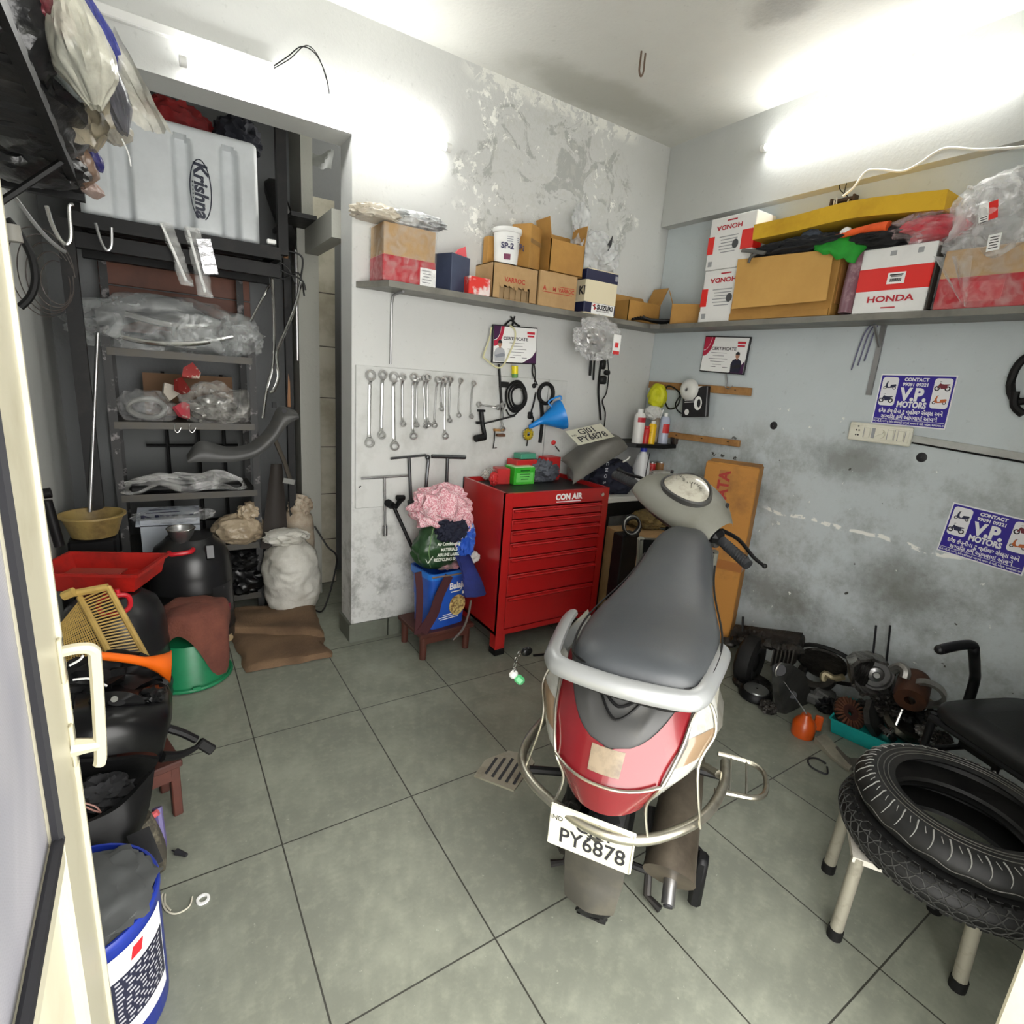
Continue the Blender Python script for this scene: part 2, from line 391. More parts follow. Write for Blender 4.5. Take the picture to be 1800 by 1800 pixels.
wv = n.ma('MULTIPLY', n.ma('GREATER_THAN', n.ma('FRACT', n.ma('DIVIDE', n.y, .004)), .35), n.ma('GREATER_THAN', n.ma('FRACT', n.ma('DIVIDE', n.z, .004)), .35))
c = n.mix(n.rng(n.noise(2.2, 3, .5, 1.), .35, .7), srgb(150, 150, 158), srgb(186, 184, 190))
c = n.mix(n.mul(wv, .35), c, srgb(128, 126, 134))
mk('door_glass', G().box((xm, (y0+yg)/2, (zr+2.0)/2), (.006, yg-y0, 2.0-zr)), n.done(c), door)
yh = .93
hp = [(XD-.002, yh, .972), (XD+.022, yh, .974), (XD+.038, yh+.004, .966), (XD+.04, yh+.004, .94), (XD+.034, yh, .80), (XD+.03, yh, .775)]
g = G().tube(hp, .0085, 8, sub=5).tube([(XD, yh, .815), (XD+.034, yh, .81)], [.014, .009], 8).box((XD+.003, yh, .96), (.006, .02, .07), bev=.002).box((XD+.003, yh, .82), (.006, .02, .07), bev=.002)
mk('door_handle', g, mat('cream handle', srgb(184, 178, 155), .35), door)
# the second leaf's edge post, at the foot of the picture
q = ray(1788, 1762); pv = V((q.x, q.y, 0))*(1.2/q.x)
st('door_3', G().box((pv.x+.045, pv.y-.01, 1.06), (.085, .05, 2.12), bev=.004), CREAM)
st('wall_front_unseen', G().box((-.39, -.06, ZC/2), (.4, .1, ZC)).box((2.1, -.06, ZC/2), (1.6, .1, ZC)).box((.55, -.06, 2.46), (1.6, .1, ZC-2.13)), PL)  # unseen front wall round the doorway, added to block daylight
# ---- lamps
LAMP = mat('lit tube', (1, 1, .97), .4, emit=31)
def tubelight(label, a, b, wall):
    a = V(a); b = V(b); m_ = (a+b)/2; t = thing('mounted_tube_light', label, 'lamp', m_)
    d = (b-a).normalized()
    mk('tube', G().cyl(a, b, .015, n=14), LAMP, t)
    w = V(wall)
    g = G(); off = w*.02
    g.tube([a-d*.01+off, b+d*.01+off], .007, 8)
    for e, sg in ((a, -1), (b, 1)): g.cyl(e-d*.012*(1 if sg < 0 else -1)*1, e+d*.012*(1 if sg < 0 else -1), .017, n=12)
    mk('lamp_base', g, WHITE, t)
a = Y(322, 108, 2.545); b = Y(788, 247, 2.545); b.z = a.z
tubelight('glowing white tube light on the wall over the alcove opening', a, b, (0, 1, 0))
a = X(1343, 260, 2.63); b = X(1800, 106, 2.63); b.z = a.z; b.y -= .03
tubelight('glowing white tube light high on the right wall beam', a, b, (1, 0, 0))
g = G(); p = Y(480, 120, YB); g.box(((p.x-.46)/2, YB-.012, p.z-.006), (p.x+.46, .024, .034), bev=.004)
one('cable_trunking', g, WHITE, 'white plastic cable trunking running left from the alcove tube light', 'trunking')
one('hanging_wire', G().tube([Y(*q, YB-.015) for q in ((478, 118), (505, 100), (530, 82), (555, 95), (572, 130), (579, 165))], .0022, 6, sub=6).tube([Y(*q, YB-.02) for q in ((480, 121), (510, 103), (538, 80), (560, 100), (577, 150))], .0018, 6, sub=6), CABLE, 'pair of thin dark wires arching from the white trunking to the tube', 'wire')
one('hanging_wire', G().tube([X(*q, XBM-.004) for q in ((1526, 225), (1522, 240), (1500, 285), (1480, 315), (1476, 332), (1490, 345))], .002, 6, sub=6).tube([X(*q, XBM-.006) for q in ((1524, 238), (1508, 280), (1490, 318), (1484, 340))], .002, 6, sub=6), CABLE, 'thin dark wires dropping from the right tube light to the wall box', 'wire')
one('white_cable', G().tube([X(*q, XBM-.008) for q in ((1482, 345), (1500, 330), (1522, 302), (1545, 298), (1585, 301), (1615, 288), (1660, 261), (1720, 263), (1800, 258), (1860, 252))], .005, 7, sub=5), WCABLE, 'white cable sagging along the beam of the right wall', 'cable')
t = X(1488, 352, XR)
tb = thing('wall_junction_box', 'open brown electrical box in the right wall above the yellow foam', 'electrical box', t)  # open junction box where the tube light wires end
g = G()
g.box((XR-.012, t.y, t.z), (.02, .10, .012)).box((XR-.02, t.y+.05, t.z-.03), (.04, .008, .075)).box((XR-.02, t.y-.05, t.z-.03), (.04, .008, .075)).box((XR-.004, t.y, t.z-.03), (.006, .1, .07))
mk('box_body', g, mat('box brown', (.06, .035, .02), .6), tb)
g = G().tube([(XR-.03, t.y+.03, t.z+.01), (XR-.035, t.y+.02, t.z-.03), (XR-.03, t.y-.01, t.z-.035), (XR-.035, t.y-.03, t.z-.01)], .003, 6, sub=4).tube([(XR-.03, t.y+.04, t.z+.0), (XR-.035, t.y+.035, t.z-.04)], .003, 6)
mk('connector_wires', g, WCABLE, tb)
h = Z(1131, 92, ZC)
g = G().tube([h+V((-.012, 0, .005)), h+V((-.012, 0, -.03)), h+V((-.012, 0, -.07)), h+V((0, 0, -.088)), h+V((.012, 0, -.07)), h+V((.012, 0, -.03)), h+V((.012, 0, .005))], .004, 8, sub=5)
one('ceiling_hook', g, mat('rusty hook', (.16, .11, .08), .6, .6), 'rusty U-shaped fan hook hanging from the ceiling', 'hook')
# ---- shelves on the back and right walls
yf, xf = 2.405, 2.535
n = NB('shelf stone', .45)
SHELF = n.done(n.mix(n.rng(n.noise(5, 6), .4, .7), srgb(122, 120, 112), srgb(92, 90, 84)))
g = G(); zt = ZS; zb = ZS-.026
pts = [(.80, YB), (.885, yf), (xf-.03, yf+.015), (xf, yf-.03), (xf, 0), (XR, 0), (XR, YB)]
g.prism(pts, zb, zt)
sh = one('wall_shelf', g, SHELF, 'long grey stone shelf running round the back and right walls', 'shelf')
BRK = mat('bracket steel', (.3, .3, .3), .45, .8)
for (p, a, lb) in (((Y(687, 560, YB)), 'y', 'thin steel bracket rod under the left end of the shelf'), ((X(1549, 600, XR)), 'x', 'thin steel bracket strip under the right wall shelf with wires on it')):
    q = 'y' == a
    zl = Y(686, 640, YB).z if q else X(1534, 695, XR).z
    g = G()
    if q: g.tube([(p.x, YB-.008, zl), (p.x, YB-.008, zb-.05), (p.x, YB-.03, zb-.012), (p.x, yf+.04, zb-.006)], .006, 6)
    else:
        g.box((XR-.006, p.y, (zl+zb)/2), (.01, .022, zb-zl)).tube([(XR-.01, p.y, zb-.09), (XR-.09, p.y, zb-.006)], .007, 6)
    one('shelf_bracket', g, BRK, lb, 'bracket')
for i, (x, lb) in enumerate(((X(1545, 590, XR-.01), 'purple'),)):
    g = G()
    for k in range(3): g.tube([x+V((0, .01+.012*k, .06)), x+V((-.01, .02+.02*k, 0)), x+V((-.004, .035+.024*k, -.11-.02*k))], .003, 6, sub=4)
    one('hanging_wire', g, mat('blue grey wire', (.12, .12, .2), .5), 'bundle of short blue-grey wires hanging beside the right shelf bracket', 'wire')
# ================================================================ SCOOTER (local frame: x right, y forward, z up; origin at rear tyre contact)
SM = T(V((.959, .841, 0))) @ Rz(-math.radians(56))
SILV = mat('dusty silver paint', srgb(150, 148, 138), .38, .35, (6, srgb(104, 99, 86), .45, .8), coat=.2)
SILVB = mat('bright silver', srgb(158, 160, 160), .34, .5, (8, srgb(166, 164, 156), .55, .85))
SEATM = mat('seat vinyl', srgb(58, 61, 64), .42, 0, (2.2, srgb(72, 74, 74), .4, .7), (160, .12, .003))
DGREY = mat('grey plastic', srgb(58, 58, 57), .45, 0, (5, srgb(88, 84, 74), .5, .85))
MGREY = mat('cowl grey', srgb(116, 116, 107), .45, 0, (7, srgb(100, 98, 86), .45, .8))
LENSR = mat('red lens', (.15, .006, .01), .25, 0, (5, (.2, .035, .03), .5, .8), coat=.4)
LENSC = mat('clear lens', srgb(164, 164, 158), .15, .1, (18, srgb(120, 118, 110), .5, .8), coat=.5)
LENSA = mat('smoky lens', srgb(124, 104, 82), .2, 0, (14, srgb(120, 100, 80), .5, .8), coat=.4)
sc = thing('scooter', 'dusty silver scooter with grey seat and red tail lamp in the middle of the floor', 'scooter', M=SM)
def S(): return G(SM)
def sym(fn):
    for s_ in (-1, 1): fn(s_)
# wheels
def wheel(name, c, R, w, steer=None):
    M = SM @ T(V(c)) @ (steer or Matrix()) @ Ry(pi/2)
    prof = [(R*.62, -w*.36), (R*.72, -w*.5), (R*.9, -w*.5), (R*.985, -w*.28), (R, 0), (R*.985, w*.28), (R*.9, w*.5), (R*.72, w*.5), (R*.62, w*.36), (R*.62, -w*.36)]
    ob = mk(name, G(M).lathe(prof, 48), RUB, sc)
    g = G(M)
    for k in range(30):
        for s_ in (-1, 1):
            a = 2*pi*(k+.25*s_)/30
            g.box((0, 0, 0), (.03, .026, .007), M=Rz(a) @ T(V((R*.987, 0, s_*w*.2))) @ Ry(pi/2) @ Rz(.5*s_) @ T(V((0, 0, 0))))
    mk('tread', g, RUB, ob)
    g = G(M).lathe([(.02, -w*.4), (R*.3, -w*.42), (R*.58, -w*.36), (R*.64, -w*.38), (R*.64, w*.38), (R*.58, w*.36), (R*.3, w*.42), (.02, w*.4)], 32, cap=True)
    mk('rim', g, IRON, ob)
    return ob
wheel('rear_wheel', (0, .022, .205), .205, .09)
ST = math.radians(36); RK = math.radians(27)
Mst = T(V((-.018, .87, .958))) @ Rx(RK) @ Rz(-ST)         # steering frame: z along the steering axis
wheel('front_wheel', (0, 1.24, .213), .213, .086, Rz(-ST*.95))
# rear mudguard hugging the wheel, with flap
def mud(u, v):
    a = -.10+1.2*u; x = (v-.5)*2
    R = .220+.008*(1-abs(x)); y = .022-R*math.cos(a); z = .205+R*math.sin(a)
    if u > .3: y = .022-R*math.cos(-.10+1.2*.3)-.03*(u-.3)
    wd = .072-.016*max(0, .35-u)*2
    return V((x*wd, y-.012*(1-x*x), z))
g = S().grid(22, 9, lambda a, b: mud(a, b)); mk('rear_mudguard', g, mat('mudguard plastic', srgb(58, 56, 50), .65, 0, (6, srgb(82, 78, 66), .45, .75)), sc, fix=False)
# number plate
PLM = S().M @ T(V((-.012, -.226, .40))) @ Rx(pi/2-.03)
WPL = mat('plate white', srgb(198, 196, 178), .4, 0, (9, srgb(172, 168, 146), .5, .8))
def numberplate(parent, M, w, h, txt=True):
    p_ = mk('number_plate', G(M).box((0, 0, 0), (w, h, .004), bev=.0018), WPL, parent)
    g = G(M); b_ = .004
    for sy in (-1, 1): g.tube([(-w/2+.004, sy*(h/2-.003), .003), (w/2-.004, sy*(h/2-.003), .003)], .0016, 6)
    for sx_ in (-1, 1): g.tube([(sx_*(w/2-.003), -h/2+.004, .003), (sx_*(w/2-.003), h/2-.004, .003)], .0016, 6)
    mk('plate_border', g, WPL, p_)
    g = G(M)
    g.text('GJ01', h*.46, T(V((.008, h*.2, .0026))), sx=.92, bold=.012).text('PY6878', h*.5, T(V((.006, -h*.2, .0026))), sx=.93, bold=.012).text('IND', h*.16, T(V((-w*.41, h*.19, .0026))), bold=.0)
    mk('plate_lettering', g, INK, p_)
    return p_
numberplate(sc, PLM, .198, .108)
# body: lofted rear shell
def ring(y, z0, z1, wt, wm, wb, n=28):
    pts = []
    for i in range(n):
        a = 2*pi*i/n; c_, s_ = math.cos(a), math.sin(a); t = (s_+1)/2
        zc = z0+(z1-z0)*t
        wd = wb+(wm-wb)*min(1, t*2) if t < .5 else wm+(wt-wm)*(t-.5)*2
        e = abs(c_)**.6*(1 if c_ > 0 else -1)
        pts.append(V((e*wd, y, zc)))
    return pts
secs = [(-.07, .47, .70, .10, .17, .10), (-.02, .43, .735, .145, .205, .15), (.1, .40, .745, .155, .232, .165), (.25, .36, .75, .15, .232, .17), (.38, .33, .75, .135, .21, .165), (.5, .31, .76, .105, .17, .15), (.58, .30, .78, .08, .125, .12)]
mk('side_panels', S().rings([ring(*q) for q in secs]), SILV, sc)
# tail: one curved surface, its trim pieces cut to their own outlines
def lerp(t, tab):
    for (a, va), (b, vb) in zip(tab, tab[1:]):
        if t <= b: k = (t-a)/(b-a); k = k*k*(3-2*k)*.5+k*.5; return va+(vb-va)*k
    return tab[-1][1]
def back(u, v, o=0):
    y = lerp(v, [(0, .05), (.3, -.10), (.6, -.19), (.8, -.24), (1, -.235)]); z = lerp(v, [(0, .75), (.3, .722), (.6, .62), (.8, .555), (1, .485)])
    w_ = lerp(v, [(0, .175), (.3, .205), (.6, .21), (.8, .185), (1, .135)]); a = abs(u)
    return V((u*w_, y+.15*a**2.3-o*(.5+.5*v), z-.01*a*a+.02*a**2+o*(1-v*.8)))
uc = lambda v: .80*max(0, 1-(max(v, .1)-.1)**2/.2601)**.62 if v < .61 else 0
ur = lambda v: .84-.22*v
mk('tail_shell', S().grid(31, 25, lambda a, b: back(a*2-1, b)), SILV, sc, fix=False)
mk('tail_underside', S().rings([[back(k/10-1, 1, -.002) for k in range(21)], [back(k/10-1, 1)*.8+V((0, .05, .085)) for k in range(21)]], cap=False, closed=False), BLACK, sc, fix=False)
def cov(a, b):
    v = b*.61; t = a*2-1; p_ = back(t*max(uc(v), .015), v, .014)
    d = math.exp(-((v-.43)/.05)**2)*max(0, 1-(abs(t)/.62)**4)
    return p_+V((0, .006*d, -.006*d))
tcv = mk('tail_cover', S().grid(33, 33, cov), DGREY, sc, fix=False)
for v_, w_ in ((.42, .30), (.47, .25)):
    mk('cover_ridge', S().tube([back(t*w_, v_-.10*abs(t)**1.6, .016) for t in [k/6-1 for k in range(13)]], .0035, 6), BLACK, tcv)
g = S()
for s_ in (-1, 1):
    def rl(a, b, s_=s_):
        v = .27+.73*b; k = uc(v); lo = max(k, 0)
        return back(s_*(lo+(ur(v)-lo)*a), v, .008+.014*math.sin(pi*b)*(1-a*.6))
    g.grid(15, 27, rl)
tl = mk('tail_lamp', g, LENSR, sc, fix=False)
mk('reflector', S().grid(11, 5, lambda a, b: back((a-.5)*.36, .615+b*.115, .022)), mat('reflector', srgb(132, 118, 98), .3, 0, (20, srgb(98, 84, 70), .45, .7)), tl, fix=False)
for s_ in (-1, 1):
    def ind(a, b, s_=s_, o=.014):
        v = .33+.62*b; k = math.sin(pi*min(1, .12+.84*b))**.7
        return back(s_*(ur(v)+.012+(.36*k-.08*(1-b))*a), v, o*math.sin(pi*a)**.5*k+.004)
    il = mk('indicator_lamp', S().grid(13, 21, ind), LENSC, sc, fix=False)
    mk('amber_section', S().grid(11, 6, lambda a, b: ind(.1+a*.85, .36+b*.26, o=.017)), LENSA, il, fix=False)
    mk('bright_panel', S().grid(7, 15, lambda a, b, s_=s_: back(s_*((.80+.02*b)+.16*a*math.sin(pi*(.25+.7*b))), .07+.33*b, .006)), SILVB, sc, fix=False)
# grab rail
P = [(-.205, .13, .762), (-.2, .06, .768), (-.178, -.10, .772), (-.165, -.145, .77), (-.13, -.17, .767), (0, -.182, .765), (.13, -.17, .767), (.165, -.145, .77), (.178, -.10, .772), (.2, .06, .768), (.205, .13, .762)]
mk('grab_rail', S().tube(P, .023, 10, sub=4, flat=.62), SILVB, sc)
# seat
def seatring(y, w_, zt, zb, crown=.025, n=30):
    pts = []
    for i in range(n):
        a = 2*pi*i/n; c_, s_ = math.cos(a), math.sin(a)
        e = abs(c_)**.42*(1 if c_ > 0 else -1)
        k = abs(s_)**.75*(1 if s_ > 0 else -1)
        z = zb+(zt-zb)*(k+1)/2
        z += crown*(1-e*e)*(1 if s_ > 0 else .0) - (0.012*(e**4) if s_ > 0 else 0)
        pts.append(V((e*w_, y, z)))
    return pts
ss = [(-.155, .07, .775, .745, 0), (-.148, .11, .792, .742, .004), (-.125, .138, .806, .742, .008), (-.07, .157, .813, .742, .01), (.03, .169, .812, .742, .01), (.12, .171, .812, .742, .008), (.21, .163, .818, .743, .006), (.3, .146, .836, .745, .008), (.38, .13, .858, .748, .012), (.47, .118, .882, .755, .014), (.56, .112, .905, .77, .014), (.635, .102, .92, .79, .014), (.69, .082, .926, .815, .012), (.72, .05, .92, .85, .006), (.73, .018, .91, .87, 0)]
SH = lambda y: V((.022+.012*max(0, y)/.7, 0, 0))
se = mk('seat', S().rings([[p+SH(q[0]) for p in seatring(*q)] for q in ss]), SEATM, sc, sharp=70)
g = S()
g.tube([V((e*(w_+.002), y, zb+(zt-zb)*.62))+SH(y) for e, (y, w_, zt, zb, c_) in [(-1, ss[i]) for i in range(10, 1, -1)]+[(-.62, ss[1]), (.0, (-.157, .07, .775, .745, 0)), (.62, ss[1])]+[(1, ss[i]) for i in range(2, 11)]], .0028, 6, sub=3)
mk('seat_piping', g, BLACK, se)
mk('seat_pan', S().rings([[p+SH(q[0]) for p in seatring(q[0], q[1]*.97, .75, .715, 0)] for q in ss[1:-3]]), BLACK, sc)
# floorboard, leg shield, front apron
mk('footboard', S().box((0, .78, .30), (.36, .42, .05), bev=.02), DGREY, sc)
def shield(u, v):
    x = (u-.5)*2; z = .30+.54*v; wd = .185-.02*math.sin(pi*v)-.05*v
    return V((x*wd, 1.02-.20*v+.0-.05*x*x, z))
g = S().grid(15, 15, shield); gg = S().grid(15, 15, lambda u, v: shield(u, v)+V((0, .03, 0)))
mk('leg_shield', g, BLACK, sc, fix=False); mk('front_apron', gg, SILV, sc, fix=False)
g = S()
for s_ in (-1, 1): g.tube([shield(.5+s_*.5, k/8)+V((0, .015, 0)) for k in range(9)], .014, 8)
mk('shield_edge', g, MGREY, sc)
mk('front_mudguard', G(SM @ T(V((0, 1.24, .213))) @ Rz(-ST*.95)).grid(15, 7, lambda u, v: V(((v-.5)*.14, .25*math.cos(.2+2.6*u), .25*math.sin(.2+2.6*u)-.03*abs(v-.5)))), SILV, sc, fix=False)
mk('steering_stem', S().tube([(0, .88, .98), (0, 1.08, .55), (0, 1.2, .3)], .035, 10), BLACK, sc)
# handlebar cowl (steering frame)
def HB(): return G(SM @ Mst)
def cowl(u, v):
    x = (u-.5)*2; a = -1.9+3.4*v
    wd = .2
    th = .5+.5*(1-abs(x)**2.2)
    yy = .03+.112*th*math.sin(a+.15)*1.1; zz = .010+.07*th*math.cos(a)
    return V((x*wd, yy-.03*abs(x)**2, zz+.012*(1-abs(x))))
cw = mk('handlebar_cowl', HB().grid(31, 19, cowl), MGREY, sc, fix=False)
g = HB().tube([(-.2, -.01, -.012), (-.12, -.03, -.03), (0, -.035, -.035), (.12, -.03, -.03), (.2, -.01, -.012)], .03, 10, sub=4); mk('lower_cowl', g, DGREY, sc)
IM = T(V((0, .03, .099))) @ Rx(.08)
el = lambda r, z, y0=0: [V((math.cos(2*pi*k/36)*.1*r*(1-.12*math.sin(2*pi*k/36)), math.sin(2*pi*k/36)*.07*r+y0, z-.012*(math.cos(2*pi*k/36)*r)**2)) for k in range(36)]
ip = mk('instrument_panel', G(SM @ Mst @ IM).rings([el(1.08, -.02), el(1.08, .002), el(1.0, .006), el(.95, -.002)], cap=True), DGREY, sc)
mk('panel_glass', G(SM @ Mst @ IM).rings([el(.94, -.004), el(.94, .002), el(.7, .008), el(.3, .0105), el(.05, .011)], cap=True), mat('dusty clear glass', srgb(176, 172, 158), .22, 0, (22, srgb(120, 116, 104), .45, .7), coat=.6), ip)
g = G(SM @ Mst @ IM)
for dx, r_ in ((-.045, .03), (.03, .036)):
    for k in range(9):
        a = pi*.15+pi*.7*k/8; g.box((dx+math.cos(a)*r_, -.01+math.sin(a)*r_*.8, .0135), (.003, .008, .001), rz=a-pi/2)
    g.tube([(dx, -.01, .0135), (dx-.02, .012, .0135)], .001, 5)
mk('dial_markings', g, mat('dial print', srgb(90, 86, 78), .5), ip)
GRIP = mat('grip rubber', (.02, .021, .023), .55, 0, None, (90, .3, .004))
for s_, lab in ((-1, ''), (1, '')):
    g = HB().tube([(s_*.195, -.005, -.005), (s_*.235, -.012, -.006), (s_*.35, -.03, -.01)], .0185, 14); gr = mk('grip', g, GRIP, sc)
    g = HB()
    for k in range(9): g.tube([V((s_*(.245+.011*k), -.0135-.0017*k*1.0, -.0065))+V((0, math.cos(a)*.0193, math.sin(a)*.0193)) for a in [2*pi*j/14 for j in range(14)]], .0013, 4, closed=True)
    mk('grip_ribs', g, GRIP, gr)
    g = HB().box((s_*.185, -.012, .004), (.06, .06, .05), bev=.014); sw = mk('switch_housing', g, BLACK, sc)
    mk('switch_button', HB().box((s_*.18, -.046, .012), (.03, .01, .014), bev=.003).box((s_*.18, -.03, .031), (.026, .02, .01), bev=.003), DGREY, sw)
    g = HB().tube([(s_*.17, .04, -.012), (s_*.24, .05, -.014), (s_*.33, .022, -.018), (s_*.375, .018, -.02)], [.008, .0055], 8, sub=4).add([], [])
    g.blob((s_*.379, .018, -.02), (.009, .009, .009), 0, sub=2); mk('brake_lever', g, BLACK, sc)
for sx_ in (-1, 1): mk('mirror_plug', HB().cyl((sx_*.14, .09, .05), (sx_*.14, .094, .066), .006), INK, sc)
# exhaust, engine, stand, steps, guard
g = S().tube([(.158, .52, .27), (.16, .35, .25), (.163, .2, .245), (.166, .0, .215), (.167, -.045, .2)], [.05, .062], 16, sub=3, flat=1.15)
mf = mk('exhaust', g, mat('sooty muffler', srgb(92, 84, 72), .55, .5, (6, srgb(54, 46, 38), .42, .7)), sc)
mk('tailpipe', S().cyl((.172, -.03, .185), (.176, -.085, .155), .017, n=14).cyl((.176, -.083, .156), (.1765, -.088, .153), .012, n=12, m=1), [STEEL, INK], mf)
mk('engine', S().box((-.09, .12, .24), (.09, .44, .15), bev=.03).box((0, .42, .27), (.2, .2, .16), bev=.03), GREASE, sc)
mk('shock_absorber', S().tube([(-.1, -.02, .26), (-.1, .02, .5)], .028, 12), BLACK, sc)
g = S().tube([(.14, .2, .17), (.235, .14, .14), (.24, .10, .12)], .012, 8).box((.243, .09, .10), (.035, .05, .16), bev=.01)
mk('side_stand', g, BLACK, sc)
mk('center_stand', S().tube([(-.09, .18, .2), (-.12, .05, .02), (-.16, .03, .012)], .011, 8).tube([(.09, .18, .2), (.12, .05, .02), (.16, .03, .012)], .011, 8).tube([(-.11, .08, .07), (.11, .08, .07)], .01, 8), IRON, sc)
CH = mat('scuffed chrome', srgb(178, 174, 160), .28, .9, (12, srgb(120, 110, 92), .5, .8))
gp = [(-.236, .15, .43), (-.25, .02, .43), (-.24, -.085, .432), (-.19, -.155, .432), (-.10, -.205, .43), (.0, -.232, .43), (.09, -.215, .43), (.165, -.15, .43), (.225, -.06, .43), (.258, .06, .43), (.258, .16, .43)]
gd = mk('crash_guard', S().tube(gp, .0125, 10, sub=4), CH, sc)
g = S()
for s_ in (-1, 1):
    g.tube([V((s_*.215, -.12, .435))]+[back(s_*u_, v_, .02) for u_, v_ in ((1.02, .8), (1.02, .62), (.97, .48), (.88, .42), (.77, .46), (.70, .6), (.65, .78), (.66, .95))]+[V((s_*.11, -.205, .435))], .0037, 7, sub=5)
g.tube([back(.64*k/6, .78, .026) for k in range(-6, 7)], .0036, 7)
mk('guard_wires', g, CH, gd)
for s_ in (-1, 1): mk('guard_stay', S().tube([(s_*.245, .1, .43), (s_*.2, .16, .40), (s_*.12, .2, .36)], .011, 8, sub=3), CH, gd)
# left rear foot plate (solid, slotted) and right one (open tubes)
M_ = SM @ T(V((-.315, .02, .285)))
g = G(M_); pts = [(-.075, -.075), (.05, -.075), (.06, .06), (.03, .085), (-.03, .07), (-.075, .0)]
g.prism(pts, 0, .006)
sp = mk('step_plate', g, CH, sc)
g = G(M_)
for k in range(5): g.box((-.048+.022*k, -.008-.004*abs(k-2), .0065), (.008, .1-.012*abs(k-2), .0015))
mk('plate_slots', g, INK, sp)
g = S().tube([(.25, .22, .29), (.30, .235, .286), (.355, .25, .285), (.385, .285, .284), (.39, .36, .284), (.37, .40, .285), (.32, .41, .286), (.25, .40, .29)], .008, 8, sub=4)
for k in range(2): g.tube([(.29+.045*k, .236+.01*k, .287), (.29+.045*k, .408, .287)], .0035, 6)
mk('step_frame', g, CH, sc)
mk('step_arm', S().tube([(-.26, .05, .285), (-.12, .1, .29)], .012, 8), BLACK, sc)
mk('step_arm', S().tube([(.26, .3, .285), (.12, .28, .29)], .012, 8), BLACK, sc)
# key with keychain
k0 = SM @ V((-.235, .2, .6))
kt = thing('key_ring', 'key with black fob and green keychain hanging from the left side of the scooter', 'key', k0)
kd = SM.to_3x3() @ V((-1, 0, 0))
p = lambda px, py, d: CAM+ray(px, py)*d
dd = (k0-CAM).dot(W_)
mk('key', G().tube([p(958, 1150, dd), p(938, 1152, dd*.985)], .004, 6).blob(p(926, 1145, dd*.98), (.019, .012, .014), .1, sub=3), BLACKG, kt)
g = G()
pts = [p(912, 1150, dd*.98), p(907, 1160, dd*.98), p(905, 1170, dd*.98), p(906, 1180, dd*.98)]
for q in pts: g.tube([q+V((.007*math.cos(a), .003*math.cos(a), .008*math.sin(a))) for a in [2*pi*j/10 for j in range(10)]], .0016, 5, closed=True)
mk('chain', g, CHROME, kt)
M_ = frame(p(908, 1190, dd*.98), p(920, 1203, dd)-p(895, 1180, dd), R_)
mk('keychain', G(M_).box((-.012, 0, 0), (.022, .026, .016), m=1, bev=.006).box((.012, 0, 0), (.03, .026, .014), bev=.006), [mat('green translucent', srgb(96, 196, 130), .3), PAPER], kt)
# ================================================================ LEFT SIDE: alcove and wall
MET = mat('rack angle iron', (.011, .011, .0115), .55, 0, (7, (.032, .029, .026), .5, .8), spec=.25)
# ---- tank platform
pf = thing('tank_platform', 'black angle iron platform under the white tank in the alcove', 'platform', (.17, 3.3, 1.84))
g = G().box((.17, 3.06, 1.905), (.80, .03, .055), rz=0).box((.17, 3.62, 1.905), (.86, .03, .055))
for x in (-.22, .56): g.box((x, 3.34, 1.905), (.03, .56, .055))
mk('platform_frame', g, MET, pf)
g = G()
for k in range(5): g.box((.17, 3.12+.11*k, 1.925), (.8, .075, .014))
mk('platform_slats', g, IRON, pf)
for k in range(2): mk('under_beam', G().box((.17, 3.10+.3*k, 1.83), (.8, .05, .06)), BLACK, pf)
mk('post', G().box((.585, 3.07, 2.28), (.045, .045, .75)).box((.585, 3.045, 2.60), (.06, .006, .1)), MET, pf)
mk('post', G().box((-.255, 3.08, .95), (.055, .05, 1.9)), MET, pf)
mk('post', G().box((.635, 3.25, .96), (.035, .035, 1.92)), MET, pf)
# ---- white water tank lying on its side, with moulded ribs and the printed oval
TANK = mat('white tank plastic', srgb(206, 210, 212), .38, 0, (3, srgb(184, 188, 190), .4, .75))
x0, x1, z0, z1, yf0 = -.20, .488, 1.933, 2.375, 3.085
def tf(u, v):
    x = x0+(x1-x0)*u; z = z0+(z1-z0)*v
    gr = 0
    for c_ in (.22, .55, .82):
        d = abs(u-c_)
        if v < .84+.05*(1-(d/.055)**2 if d < .055 else 0): gr = max(gr, min(1, max(0, (.062-d)/.03)))
    rnd_ = .03*(max(0, abs(u-.5)-.46)/.04)**2+.03*(max(0, abs(v-.5)-.45)/.05)**2
    return V((x, yf0+.042*gr+rnd_, z))
tk_ = thing('water_tank', 'ribbed white plastic tank printed Krishna on the alcove platform', 'tank', (.14, 3.3, z0))
g = G().grid(97, 40, tf); N_ = 97*40
g.box(((x0+x1)/2, yf0+.28, (z0+z1)/2), (x1-x0, .42, z1-z0), bev=.03).rings([[tf(k/40, 1), tf(k/40, 1)+V((0, .2, 0))] for k in range(41)], cap=False, closed=False).rings([[tf(e, k/20), tf(e, k/20)+V((0, .2, 0))] for e in (1,) for k in range(21)], cap=False, closed=False)
mk('tank_body', g, TANK, tk_, fix=False, sharp=60)
mk('tank_cap', G().cyl((-.06, 3.3, z1), (-.06, 3.3, z1+.05), .09, n=24), TANK, tk_)
g = G(); M_ = frame(Y(353, 335, yf0-.003), (0, 0, -1), (1, 0, 0))
g.text('Krishna', .075, M_, bold=.035, shear=.15)
for k in range(36):
    if 3 < k < 6: continue
g.tube([M_ @ V((.125*math.cos(a), .042*math.sin(a), .001)) for a in [2*pi*j/40 for j in range(2, 39)]], .0022, 5)
for j in range(5): g.box((0, 0, 0), (.006, .004, .001), M=M_ @ T(V((-.03+.016*j, -.031, .001))))
